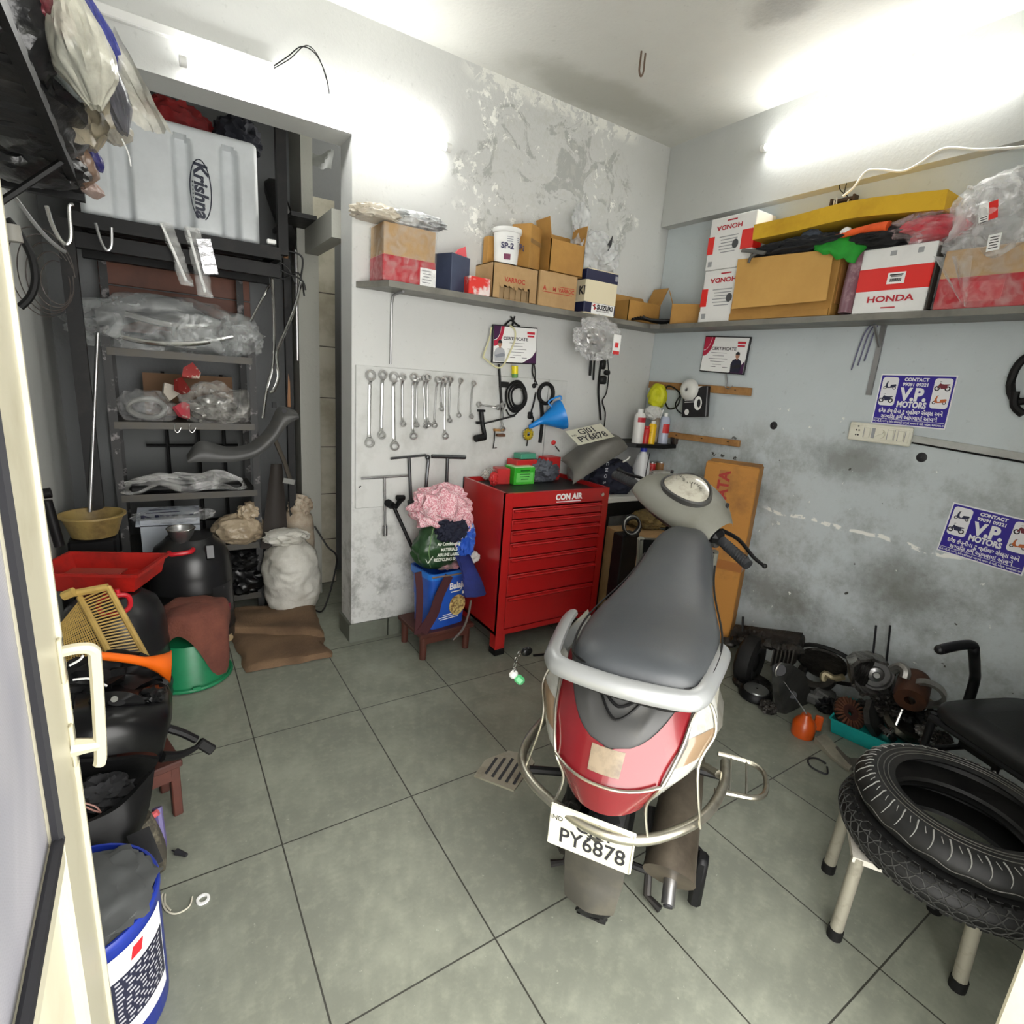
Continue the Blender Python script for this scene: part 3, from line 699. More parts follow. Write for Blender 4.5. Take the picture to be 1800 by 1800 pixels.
mk('tank_print', g, mat('navy print', srgb(24, 30, 50), .5), tk_)
one('red_cloth', G().blob((.17, 3.30, 2.42), (.15, .12, .09), .3, 2.2, 3, floor=2.386), mat('red cloth', srgb(140, 22, 22), .8, 0, (6, srgb(80, 12, 14), .4, .7)), 'red cloth bundle lying on top of the white tank', 'cloth')
one('dark_bundle', G().blob((.43, 3.30, 2.43), (.10, .13, .09), .3, 2.2, 5, floor=2.386), mat('navy cloth', srgb(22, 24, 34), .85), 'dark cloth bundle beside the red cloth on the white tank', 'cloth')
g = G()
for k in range(26):
    p = V((-.03+rnd.uniform(-.06, .08), 3.13+rnd.uniform(-.03, .1), 2.375)); g.tube([p, p+V((rnd.uniform(-.04, .04), rnd.uniform(-.02, .02), .05)), p+V((rnd.uniform(-.09, .09), rnd.uniform(-.04, .04), rnd.uniform(.05, .10)))], .0018, 4)
one('dry_broom', g, mat('straw', srgb(150, 120, 84), .8), 'bristly dry straw broom head on top of the white tank', 'broom')
one('wedged_tyre', G().lathe([(.09, -.03), (.13, -.045), (.17, -.03), (.18, 0), (.17, .03), (.13, .045), (.09, .03)], 32, T(V((.66, 3.42, 2.16))) @ Ry(1.2) @ Rx(.3)), RUB, 'dark tyre wedged in the loft right of the white tank post', 'tyre')
one('loft_ledge', G().box((.685, 3.3, 2.10), (.12, .5, .02)), IRON, 'dark ledge in the loft over the doorway lintel', 'ledge')
g = G().grid(9, 7, lambda u, v: Y(540+45*u, 268+28*v, 3.45)+V((0, .03*math.sin(5*u+3*v), .01*math.sin(9*u)))); one('paper_scrap', g, mat('grey paper', srgb(120, 122, 120), .7), 'crumpled grey paper scrap tucked in the dark loft right of the tank', 'paper', fix=False)
# ---- boards and steel behind the rack
g = G()
for k in range(3): g.box((.16, 3.655, 1.545+.115*k), (.70, .012, .108), bev=.002)
one('mounted_plank_panel', g, mat('red brown planks', srgb(112, 62, 40), .55, 0, (5, srgb(86, 46, 30), .4, .7)), 'red-brown plank panel on the alcove back wall above the rack', 'panel')
one('mounted_tile_strip', G().box((.17, 3.642, 1.55), (.10, .012, .25)), TILE, 'pale tile strip standing before the red-brown planks', 'tile')
one('steel_rod', G().tube([Y(172, 585, 3.1), Y(158, 900, 3.02)], .008, 10), STEEL, 'thin chrome rod leaning in front of the left rack post', 'rod')
# ---- hanging clear packs
for (a, b, c_, s_, lb) in (((292, 392), (330, 502), .022, 1, 'long clear plastic pack hanging from the platform edge, left of the pair'), ((338, 400), (362, 522), .028, 2, 'long clear plastic pack hanging from the platform edge, right of the pair')):
    A = Y(*a, 3.035); B = Y(*b, 3.02)
    def pk(u, v, A=A, B=B, c_=c_, s_=s_):
        p = A.lerp(B, v); th = 2*pi*u; k = .85+.3*noise.noise(V((u*3, v*5, s_)))
        return p+V((math.cos(th)*c_*1.3*k, math.sin(th)*.014*k, .006*noise.noise(V((u*6, v*9, s_)))))
    t = thing('hanging_pack', lb, 'bag', B)
    mk('clear_sleeve', G().grid(18, 26, pk, wu=True), film('pack film', (.8, .8, .78), .25, .75, 9), t, fix=False)
    mk('white_strip', G().tube([A.lerp(B, .02)+V((-.02, 0, 0)), A.lerp(B, .5)+V((-.01, -.012, 0)), A.lerp(B, .93)+V((-.0, 0, 0))], .006, 6), PAPER, t)
    if s_ == 2: mk('foil_label', G().grid(6, 10, lambda u, v: Y(345+25*u+14*v, 420+62*v, 3.0)), mat('silver foil', (.6, .6, .62), .25, .8, None, (30, .6, .01)), t, fix=False)
# ---- slotted rack
rk = thing('storage_rack', 'black slotted angle storage rack in the alcove under the tank platform', 'rack', (.15, 3.4, 0))
for (x, y, a, b) in ((-.165, 3.2, 0, 1.5), (.445, 3.2, 0, 1.5), (-.165, 3.55, 0, 1.84), (.445, 3.55, 0, 1.84)):
    g = G().box((x, y, (a+b)/2), (.034, .004, b-a)).box((x+(-.015 if x < 0 else .015), y+.016, (a+b)/2), (.004, .034, b-a))
    pst = mk('post', g, mat('scraped rack paint', (.012, .012, .012), .55, 0, (16, (.25, .23, .23), .56, .66)), rk)
SHZ = (1.40, 1.06, .70, .40, .10)
for z in SHZ:
    g = G().box((.14, 3.375, z), (.60, .36, .006)).box((.14, 3.197, z-.012), (.61, .006, .034)).box((.14, 3.55, z-.012), (.61, .006, .034))
    mk('rack_shelf', g, mat('rack shelf sheet', (.06, .055, .046), .5, .5, (8, (.05, .05, .05), .45, .7)), rk)
mk('grille', G().tube([(.05, 3.56, .1), (.05, 3.56, 1.3)], .009, 6).tube([(.2, 3.56, .1), (.2, 3.56, 1.3)], .009, 6).tube([(.33, 3.56, .1), (.33, 3.56, 1.3)], .009, 6).tube([(-.05, 3.56, .46), (.4, 3.56, .46)], .009, 6).tube([(-.05, 3.56, .9), (.4, 3.56, .9)], .009, 6), BLACK, rk)
one('grey_sheet', G().box((.12, 3.63, .62), (.66, .01, .9)), mat('grey board', srgb(84, 86, 86), .6), 'plain grey sheet standing against the alcove back wall behind the rack', 'sheet')
# rack contents
t = thing('wrapped_fender', 'big clear plastic bundle with bright curved guards on the top rack shelf', 'bundle', (.14, 3.3, 1.41))
mk('plastic_wrap', G().blob((.10, 3.34, 1.50), (.37, .17, .15), .30, 1.5, 11, 5, floor=1.405), film('bundle film', (.62, .64, .64), .35, .8, 6, .12), t)
mk('curved_guard', G().tube([(-.17, 3.2, 1.47), (0, 3.17, 1.44), (.2, 3.17, 1.455), (.36, 3.2, 1.5)], .012, 8, sub=5), CHROME, t)
mk('curved_guard', G().tube([(-.08, 3.24, 1.56), (.08, 3.2, 1.53), (.22, 3.2, 1.535), (.3, 3.24, 1.56)], .016, 8, sub=5), mat('silver guard', (.55, .55, .53), .25, .7), t)
mk('guard_shell', G().rings([[V((-.2+.5*k/10, 3.30+.10*math.sin(pi*j/6)*.4, 1.45+.10*math.sin(pi*k/10)+.02*j)) for j in range(7)] for k in range(11)], closed=False, cap=False), mat('grey shell', srgb(110, 112, 112), .35), t, fix=False)
one('plastic_bag', G().blob((.40, 3.26, 1.50), (.10, .1, .10), .32, 1.6, 13, 5, floor=1.405), film('bag film b', (.66, .68, .68), .25, .7, 8, .15), 'crumpled clear bag at the right end of the top rack shelf', 'bag')
one('brown_carton', G().box((.17, 3.50, 1.18), (.42, .03, .22), M=Rx(-.12)), mat('old carton', srgb(110, 82, 58), .8), 'old brown carton panel leaning at the back of the second rack shelf', 'carton')
t = thing('parts_bag', 'clear bag of hose coil on the second rack shelf, left end', 'bag', (-.03, 3.3, 1.065))
mk('hose_coil', G().tube([(-.03+.075*math.cos(a), 3.28+.02*math.sin(a*2), 1.125+.045*math.sin(a)) for a in [2*pi*k/16 for k in range(16)]], .013, 8, sub=3, closed=True), mat('pale hose', srgb(140, 140, 136), .4), t)
mk('clear_bag', G().blob((-.03, 3.3, 1.125), (.12, .1, .085), .28, 1.5, 17, 5, floor=1.066), WFILM, t)
t = thing('parts_bag', 'big clear bag of silver parts on the second rack shelf, right end', 'bag', (.26, 3.28, 1.065))
mk('silver_parts', G().blob((.26, 3.3, 1.13), (.10, .07, .06), .35, 2, 19, 4, floor=1.066), mat('bright scrap', (.4, .4, .38), .3, .7, (9, (.12, .11, .1), .4, .6)), t)
mk('clear_bag', G().blob((.28, 3.28, 1.145), (.16, .11, .11), .34, 1.6, 23, 5, floor=1.066), film('bag film c', (.7, .68, .64), .2, .7, 8, .15), t)
for k, (px, py, cc, lb) in enumerate(((335, 655, (150, 40, 36), 'red and white packet standing upright among bags on the second rack shelf'), (300, 690, (170, 162, 150), 'pale folded paper wedge on the second rack shelf'), (322, 722, (176, 60, 72), 'small pink-red packet at the front of the second rack shelf'), (320, 680, (120, 30, 26), 'dark red packet under the white wedge on the second rack shelf'))):
    p = Y(px, py, 3.25-.01*k); g = G().prism([(-.04, -.025), (.035, -.03), (.045, .0), (.012, .05), (-.03, .02)], -.012, .012, T(p) @ Rz(.3*k) @ Rx(pi/2-.3) @ Rz(.7*k)); one('packet', g, mat('packet %d' % cc[0], srgb(*cc), .55, 0, (20, srgb(190, 180, 165), .55, .6)), lb, 'packet', 'packets on the second rack shelf')
t = thing('wire_clip', 'two bright wire clips hooked on the second rack shelf front', 'clip', Y(322, 752, 3.19))
for k in range(2): mk('clip', G().tube([Y(308+26*k, 745, 3.19), Y(307+26*k, 756, 3.185), Y(313+26*k, 760, 3.185), Y(318+26*k, 752, 3.19)], .003, 6, sub=4), CHROME, t)
def arc(u, v):   # long dark fender piece
    P = [(328, 800), (352, 775), (400, 785), (440, 778), (470, 750), (490, 715), (520, 722)]
    Q = [(330, 815), (352, 812), (410, 812), (455, 800), (485, 775), (505, 748), (526, 735)]
    a = smoothpath([Y(*q, 3.14) for q in P], 6); b = smoothpath([Y(*q, 3.10) for q in Q], 6); i = min(int(u*(len(a)-1)+.5), len(a)-1)
    return a[i].lerp(b[i], v)+V((0, -.02*math.sin(pi*v), 0))
g = G().grid(37, 7, arc)
gf = thing('fender_piece', 'long curved dark grey fender sticking out of the rack to the right', 'fender', (.45, 3.12, .95))
mk('fender_body', g, DGREY, gf, fix=False); mk('fender_hole', G().cyl(Y(500, 722, 3.09), Y(500, 722, 3.10), .012), INK, gf); mk('fender_tab', G().box(Y(482, 712, 3.11), (.02, .02, .03)), BLACK, gf)
t = thing('wrapped_bundle', 'flat black panels in wrinkled clear plastic on the third rack shelf', 'bundle', (.12, 3.25, .705))
def wrap(u, v):
    k = math.sin(pi*u)**.35; n_ = noise.noise(V((u*2.2, v*26, 3)))
    return V((-.165+.56*u, 3.16+.19*v, .725+.07*k*math.sin(pi*v)+.028*n_*k+.03*noise.noise(V((u*5, v*3, 9)))))
mk('black_panel', G().box((.12, 3.3, .735), (.5, .24, .035), bev=.012), BLACK, t)
mk('plastic_wrap', G().grid(40, 40, wrap), film('wrinkled film', (.75, .75, .73), .2, .8, 5, .12), t, fix=False)
t = thing('printed_packet', 'plastic wrapped packet with blue and black print behind the black drum', 'packet', (.03, 3.25, .405))
z_ = Y(275, 905, 3.22).z
mk('packet_body', G().box((.03, 3.27, (.405+z_-.02)/2), (.26, .16, z_-.02-.405)).rings([[V((-.12, 3.19, z_-.05)), V((.16, 3.19, z_-.06)), V((.17, 3.35, z_)), V((-.11, 3.35, z_+.005))], [V((-.12, 3.19, z_-.045)), V((.16, 3.19, z_-.055)), V((.17, 3.35, z_+.006)), V((-.11, 3.35, z_+.012))]]), mat('packet white', srgb(176, 182, 190), .35), t)
M_ = frame((.02, 3.235, z_-.024), (1, .0, -.03), (0, 1, .33))
mk('packet_print', G().text('NTN', .075, M_, bold=.03, sx=1.5).box(M_ @ V((-.02, .05, .004)), (.15, .012, .002)).box(M_ @ V((-.02, .075, .006)), (.12, .008, .002)), mat('packet ink', srgb(24, 26, 70), .5), t)
mk('clear_wrap', G().blob((.05, 3.27, z_-.02), (.17, .1, .035), .3, 2.6, 41, 4), WFILM, t)
one('knotted_bag', G().blob((.35, 3.24, .475), (.125, .1, .085), .2, 1.5, 43, 5, floor=.405).blob((.40, 3.22, .575), (.05, .04, .05), .4, 2, 44, 4), mat('beige bag plastic', srgb(168, 152, 128), .35, 0, (9, srgb(120, 104, 84), .45, .7), (18, .6, .02)), 'knotted beige plastic bag full of parts at the right of the rack', 'bag')
one('black_bundle', G().blob((.34, 3.25, .18), (.14, .1, .085), .35, 2.5, 47, 4, floor=.104), BLACKG, 'glossy black bag on the lowest rack shelf beside the drum', 'bag')
one('black_bundle', G().blob((.35, 3.25, .30), (.10, .09, .055), .35, 2.5, 48, 4), BLACK, 'matt black bundle squeezed under the beige bag on the rack', 'bundle')
# ---- chrome leg guards and poles right of the rack
g = G().tube([Y(*q, 3.13) for q in ((476, 466), (480, 520), (482, 590), (480, 640), (470, 680), (462, 735))], .0075, 8, sub=5)
one('chrome_guard_tube', g, CHROME, 'bent chrome leg guard hanging right of the rack, left tube', 'tube')
one('chrome_guard_tube', G().tube([Y(*q, 3.11) for q in ((530, 492), (518, 540), (494, 600), (486, 625), (490, 660), (482, 685), (474, 690))], .0085, 8, sub=5), CHROME, 'bent chrome leg guard hanging right of the rack, the long slanting tube', 'tube')
one('chrome_guard_tube', G().tube([Y(*q, 3.16) for q in ((474, 500), (440, 565))], .006, 8), CHROME, 'short slanting chrome rod behind the rack post under the platform', 'rod')
one('bamboo_pole', G().cyl(Y(502, 430, 3.26), Y(508, 715, 3.24), .012, n=10), mat('brown pole', srgb(140, 98, 62), .6), 'thin brown pole standing behind the chrome guards', 'pole')
one('hanging_pipe', G().cyl(Y(520, 440, 3.22), Y(523, 634, 3.22), .009, n=10), STEEL, 'short grey pipe hanging beside the brown pole', 'pipe')
g = G()
for k, q in enumerate((((475, 462), (500, 478), (530, 492), (537, 510)), ((490, 440), (515, 443), (532, 455), (528, 492)), ((470, 470), (495, 490), (525, 480), (535, 520)), ((480, 455), (505, 470), (520, 500)))): g.tube([Y(a, b, 3.09+.012*k) for a, b in q], .0045, 6, sub=5)
one('cable_tangle', g, CABLE, 'tangle of dark control cables hooked at the right corner of the platform', 'cable', kind='thing')
one('connector_plug', G().box(Y(477, 425, 3.04), (.04, .025, .02), bev=.004), PAPER, 'small white plug on the right corner of the platform', 'plug')
# ---- standing dark panels and sacks
one('dark_mat', G().grid(9, 12, lambda u, v: Y(458+50*u+18*v-30*u*v, 965-150*v, 3.17-.02*math.sin(3*u))), mat('dark rubber mat', srgb(40, 34, 30), .7), 'dark rubber mat leaning behind the white sack', 'mat', fix=False)
one('fork_leg', G().tube([Y(482, 770, 3.12), Y(500, 812, 3.12), Y(512, 850, 3.12)], .012, 8), mat('dull leg', srgb(84, 78, 70), .5, .5), 'dull slanting fork leg behind the white sack', 'fork leg')
one('name_tag', G().box(Y(508, 846, 3.10), (.06, .004, .028), M=Ry(.25)), mat('grey tag', srgb(120, 120, 116), .5), 'small grey tag stuck on the dark mat behind the white sack', 'tag')
SACK = mat('woven white sack', srgb(196, 194, 186), .6, 0, (6, srgb(160, 156, 144), .45, .75), (16, .5, .02))
def sack(c, r, h, seed):
    def f(u, v):
        a = 2*pi*u; z = h*v; k = (.86+.22*math.sin(pi*min(1, v*1.15))) if v < .8 else (.86+.22*math.sin(pi*.92))*(1-(v-.8)/.2*.62)
        w_ = 1+.12*noise.noise(V((math.cos(a)*1.6, math.sin(a)*1.6, v*5+seed)))+.10*(.3-abs(noise.noise(V((math.cos(a)*2.2, math.sin(a)*2.2, v*9+seed)))))
        return V((c[0]+math.cos(a)*r*k*w_, c[1]+math.sin(a)*r*k*w_, c[2]+z+.012*noise.noise(V((a, v*6, seed)))))
    return f
t = thing('woven_sack', 'full white woven sack standing right of the rack', 'sack', (.60, 3.13, 0))
sf = sack((.60, 3.13, 0), .145, .44, 3)
mk('sack_body', G().grid(64, 60, sf, wu=True).add([V((.60+math.cos(2*pi*k/24)*.12, 3.13+math.sin(2*pi*k/24)*.12, .002)) for k in range(24)], [tuple(range(24))]), SACK, t, fix=False)
mk('folded_mouth', G().blob((.57, 3.10, .45), (.11, .08, .045), .3, 2, 51, 4), SACK, t)
one('woven_sack', G().grid(36, 30, sack((.67, 3.28, .25), .085, .34, 8), wu=True).blob((.68, 3.26, .58), (.06, .05, .06), .4, 2, 53, 4), mat('soiled sack', srgb(176, 164, 146), .6, 0, (7, srgb(130, 104, 80), .45, .7), (16, .5, .02)), 'smaller soiled sack behind the full white sack', 'sack', fix=False)
one('thin_hose', G().tube([Y(553, 925, 3.2), Y(575, 960, 3.15), Y(592, 985, 3.1), (.75, 3.0, .03), (.70, 3.05, .008)], .005, 6, sub=5), CABLE, 'thin dark hose trailing from behind the sacks to the doorway', 'hose')
# ---- burlap on the floor: one folded sack seen as two layers
BUR = mat('burlap', srgb(112, 88, 64), .9, 0, (4, srgb(84, 64, 46), .4, .7), (120, .4, .006))
def quad(c, u, v):
    return c[0].lerp(c[1], u).lerp(c[3].lerp(c[2], u), v)
def mat_sheet(c, zt, seed, amp=.012):
    def f(u, v):
        p = quad(c, u, v); e = min(u, v, 1-u, 1-v); q = noise.noise(V((u*3, v*3, seed)))
        p = p+V((.02*noise.noise(V((u*4, v*4, seed+5))), .02*noise.noise(V((u*4, v*4, seed+9))), 0))
        p.z = zt*min(1, (e/.06)**.5 if e > 0 else 0)+amp*q*(1 if e > 0 else .3)+.004
        p.z = max(p.z, .002); return p
    return f
c1 = [Z(403, 1115), Z(432, 1184), Z(584, 1156), Z(560, 1100)]
t = thing('burlap_sack', 'brown burlap sack folded flat on the floor before the white sack', 'sack', (.5, 2.8, 0))
mk('lower_layer', G().grid(24, 24, mat_sheet(c1, .025, 2)), BUR, t, fix=False)
c2 = [Z(402, 1078), Z(400, 1112), Z(566, 1124), Z(548, 1060)]
def up(u, v):
    p = mat_sheet(c2, .03, 7, .016)(u, v); p.z += .02; return p
c2 = [Z(404, 1082), Z(402, 1120), Z(570, 1128), Z(550, 1062)]
mk('upper_layer', G().grid(28, 28, up), BUR, t, fix=False)
mk('folded_edge', G().tube([Z(402, 1080, .03), Z(396, 1100, .035), Z(403, 1122, .03)], .022, 8, sub=4, flat=.8), mat('pale burlap', srgb(150, 128, 96), .9), t)
# ---- drums
DRUM = mat('black drum plastic', (.01, .01, .011), .33, 0, (4, (.028, .027, .026), .5, .8))
RH = mat('red drum handle', srgb(186, 24, 36), .4)
def drum(c, r, h, label, name='oil_drum', lean=None):
    M = T(V(c)) @ (lean or Matrix()); t = thing(name, label, 'drum', M=M)
    prof = [(.01, 0), (r*.93, 0), (r, .03)]
    for k in range(4): z = h*(.16+.13*k); prof += [(r, z-.012), (r*1.018, z-.006), (r*1.018, z+.006), (r, z+.012)]
    prof += [(r, h*.7), (r*.97, h*.8), (r*.85, h*.91), (r*.62, h*.975), (r*.56, h), (.01, h)]
    mk('drum_body', G(M).lathe(prof, 40), DRUM, t)
    return t, M
t, M_ = drum((.10, 2.93, 0), .176, .55, 'tall black plastic drum with a metal funnel on top in front of the rack')
hp = Y(318, 973, 2.77)
mk('drum_handle', G().tube([hp+V((-.045, .03, .0)), hp+V((-.035, -.01, .002)), hp+V((.035, -.01, .006)), hp+V((.05, .03, .005))], .0105, 8, sub=4), RH, t)
mk('moulded_lug', G(M_).box((.075, -.13, .50), (.045, .03, .075), M=Rx(-.35), bev=.008), DRUM, t)
mk('torn_label', G(M_).grid(14, 8, lambda u, v: V((.181*math.cos(-1.15+.75*u), .181*math.sin(-1.15+.75*u), .18+.15*v))), mat('smeared label', (.02, .02, .022), .3, 0, (26, srgb(150, 140, 140), .6, .66)), t, fix=False)
mk('label_logo', G(M_).grid(6, 3, lambda u, v: V((.183*math.cos(-.95+.34*u), .183*math.sin(-.95+.34*u), .185+.035*v))), mat('red label', srgb(150, 30, 60), .4, 0, (30, (.02, .02, .02), .5, .6)), t, fix=False)
f0 = Y(318, 933, 2.86)
ft = thing('metal_funnel', 'small metal funnel standing in the mouth of the black drum', 'funnel', (f0.x, f0.y, f0.z-.1))
mk('funnel_bowl', G().lathe([(.012, -.10), (.014, -.075), (.05, -.015), (.058, .012), (.055, .012), (.046, -.012), (.012, -.07)], 28, T(f0)), STEEL, ft); mk('funnel_rim', G().tube([f0+V((.058*math.cos(a), .058*math.sin(a), .013)) for a in [2*pi*k/28 for k in range(28)]], .003, 6, closed=True), CHROME, ft)
t, M_ = drum((-.185, 2.42, 0), .17, .50, 'black plastic drum carrying the red tray, left of the funnel drum')
hc = Y(200, 1056, 2.242)
M2 = frame(hc, (1, 0, .12), (0, .0, 1))
g = G(M2).tube([(-.045, .0, .006), (-.04, -.035, .008), (-.015, -.045, .012), (.02, -.045, .012), (.042, -.03, .008), (.045, .004, .006), (.025, .02, .01), (-.025, .018, .01)], .0085, 8, sub=4, closed=True)
for sx_ in (-.016, .018): g.cyl((sx_, .018, .006), (sx_, .042, .006), .008)
mk('drum_handle', g, RH, t)
# red tray on it
TM = T(V((-.215, 2.55, .505))) @ Rz(-.42)
tw, td, th = .36, .25, .075
def trayring(s, z): return [V((sx_*tw/2*s, sy*td/2*s, z)) for sx_, sy in ((-1, -1), (1, -1), (1, 1), (-1, 1))]
g = G(TM).rings([trayring(.9, 0), trayring(1, th), trayring(1.05, th), trayring(1.05, th-.012), trayring(1.03, th-.012)], cap=False, smooth=False)
g.rings([trayring(1, th), trayring(.97, th), trayring(.87, .006)], cap=False, smooth=False).add(trayring(.9, 0), [(3, 2, 1, 0)]).add(trayring(.87, .006), [(0, 1, 2, 3)])
tr = thing('plastic_tray', 'shallow red plastic tray lying on the left black drum', 'tray', M=TM)
mk('tray_body', g, mat('stained red tray', srgb(176, 30, 22), .4, 0, (5, srgb(104, 20, 16), .5, .72)), tr, fix=False)
mk('murky_liquid', G(TM).box((-.05, -.01, .02), (.2, .18, .004)), mat('milky water', srgb(150, 70, 60), .15, coat=.3), tr)
# tan basin behind
b0 = Y(165, 935, 2.92)
one('crate_block', G().box((-.27, 2.99, b0.z/2-.012), (.17, .22, b0.z-.03), bev=.01), BLACK, 'black box standing behind the left drum under the tan basin', 'box')
t = thing('plastic_basin', 'tan plastic basin standing behind the red tray', 'basin', (b0.x, 2.95, b0.z))
mk('basin_body', G().lathe([(.01, 0), (.085, 0), (.108, .075), (.118, .09), (.124, .09), (.124, .098), (.112, .098), (.098, .07), (.08, .01), (.01, .01)], 36, T(V((b0.x, 2.95, b0.z-.02)))), mat('tan plastic', srgb(150, 128, 76), .5, 0, (6, srgb(92, 72, 44), .48, .7)), t)
one('pump_tube', G().tube([Y(82, 880, 2.72), Y(105, 960, 2.72)], .018, 10).tube([Y(76, 868, 2.72), Y(90, 866, 2.72)], .02, 10), BLACK, 'black pump tube leaning beside the tan basin', 'pump')
# ---- yellow slotted crate standing on end
CRT = mat('yellow crate plastic', srgb(186, 156, 86), .5, 0, (5, srgb(140, 112, 60), .45, .75))
cr = thing('slotted_crate', 'yellow plastic basket crate tipped on its corner before the left drum', 'crate', (-.2, 2.15, .3))
A, B, C_, D = Y(118, 1045, 2.24), Y(190, 1032, 2.22), Y(264, 1168, 2.02), Y(205, 1172, 2.0)
def bar(g, a, b, r, m=0): g.tube([a, b], r, 6, m)
g = G(); E_ = Y(108, 1175, 2.06)
for a, b, r in ((A, B, .013), (B, C_, .010), (Y(140, 1050, 2.235), D, .010), (D, C_, .008)): g.tube([a, b], r, 8)
mk('crate_frame', g, CRT, cr)
P0, P1 = Y(143, 1054, 2.235), B
g = G()
for k in range(26):
    t_ = k/25; g.tube([Y(143, 1054, 2.235).lerp(D, t_), B.lerp(C_, t_*.98+.01)], .0032, 5)
mk('slat_side', g, CRT, cr)
def meshside(a, b, c_, d, n1, n2, r):
    g = G()
    for k in range(n1+1): g.tube([quad([a, b, c_, d], k/n1, 0), quad([a, b, c_, d], k/n1, 1)], r, 4)
    for k in range(n2+1): g.tube([quad([a, b, c_, d], 0, k/n2), quad([a, b, c_, d], 1, k/n2)], r, 4)
    return g
mk('mesh_side', meshside(Y(140, 1056, 2.23), D, Y(112, 1182, 2.04), Y(108, 1095, 2.22), 26, 16, .0022), CRT, cr)
mk('crate_clip', G().tube([Y(112, 1048, 2.23), Y(130, 1040, 2.22)], .016, 8), CRT, cr)
one('under_crate_box', G().box((-.31, 2.16, .20), (.2, .3, .4), bev=.01), BLACK, 'dark box on the floor holding up the yellow crate by the left wall', 'box')
# ---- green tub upside down with brown towel
t = thing('green_tub', 'upturned green plastic tub on the floor under a brown towel', 'tub', (.06, 2.56, 0))
GT = mat('green tub', srgb(24, 122, 78), .4, 0, (5, srgb(16, 92, 58), .45, .75))
mk('tub_body', G().lathe([(.165, .004), (.168, .012), (.15, .018), (.125, .15), (.11, .19), (.01, .19)], 44, T(V((.055, 2.58, 0)))), GT, t)
mk('tub_rim', G().tube([V((.055+.163*math.cos(a), 2.58+.163*math.sin(a), .012)) for a in [2*pi*k/44 for k in range(44)]], .008, 8, closed=True), GT, t)
mk('tub_lug', G().box((.07, 2.417, .016), (.035, .012, .02), bev=.003), GT, t)
def towel(u, v):
    a = 2*pi*u; d = (a-5.35+pi) % (2*pi)-pi; k = math.exp(-(d/.62)**2); e = math.exp(-((abs(d)-2.2)/.7)**2)
    r = .150*math.sin(min(1, v*1.2)*pi/2)**.85*(1+.05*math.sin(7*a)*v)
    z = .35-.10*v**2.2-.22*k*max(0, v-.45)/.55-.10*e*max(0, v-.6)/.4+.016*math.sin(3*a+1)*v*v
    return V((.085+math.cos(a)*r*.93, 2.585+math.sin(a)*r*.93, max(z+.02*noise.noise(V((math.cos(a)*2, math.sin(a)*2, v*4)))*v, .03)))
one('brown_towel', G().grid(56, 28, towel, wu=True), mat('brown towel', srgb(112, 64, 50), .95, 0, (6, srgb(84, 46, 38), .4, .7), (90, .5, .008)), 'rust brown towel draped over the upturned green tub', 'towel', fix=False)
one('brown_rag', G().blob(Z(305, 1207, .012), (.05, .035, .018), .3, 2, 61, 4, floor=.002), mat('dark rag', srgb(70, 46, 36), .9), 'small brown rag peeping out beside the green tub rim', 'rag')
# ---- orange funnel lying on black panels
def fn(u, v):
    c = smoothpath([Y(170, 1152, 1.86), Y(225, 1158, 1.84), Y(262, 1165, 1.82), Y(300, 1172, 1.80)], 8); i = min(int(v*(len(c)-1)+.5), len(c)-1)
    r = .012+.006*v if v < .6 else .0156+.034*((v-.6)/.4)**1.4
    a = 2*pi*u; return c[i]+V((.3*math.sin(a)*r*(v > .8)*.4, math.cos(a)*r, math.sin(a)*r))
t = thing('oil_funnel', 'orange long-necked funnel lying across the black parts pile', 'funnel', (-.1, 1.83, .4))
mk('funnel_cone', G().grid(24, 26, fn, wu=True), mat('orange plastic', srgb(232, 104, 20), .35), t, fix=False)
one('parts_tangle', G().blob((-.2, 1.86, .40), (.15, .13, .07), .6, 3.5, 63, 4), BLACK, 'tangle of black cables and brackets beneath the orange funnel', 'parts', kind='stuff')
for k, (q, lb) in enumerate((((( 128, 1195), (160, 1193), (188, 1206)), 'white thin rod lying on the black cable tangle'), (((126, 1248), (140, 1256), (146, 1266)), 'short white wire end beside the black mudguard panel'), (((122, 1170), (140, 1160), (146, 1152)), 'white strip standing beside the door handle top'))):
    one('white_wire', G().tube([Y(a, b, 1.72-.05*k) for a, b in q], .003, 6, sub=4), PAPER, lb, 'wire')
one('support_box', G().box((-.30, 1.72, .16), (.26, .5, .32), bev=.02), BLACK, 'black crate on the floor under the pile of body panels', 'crate')
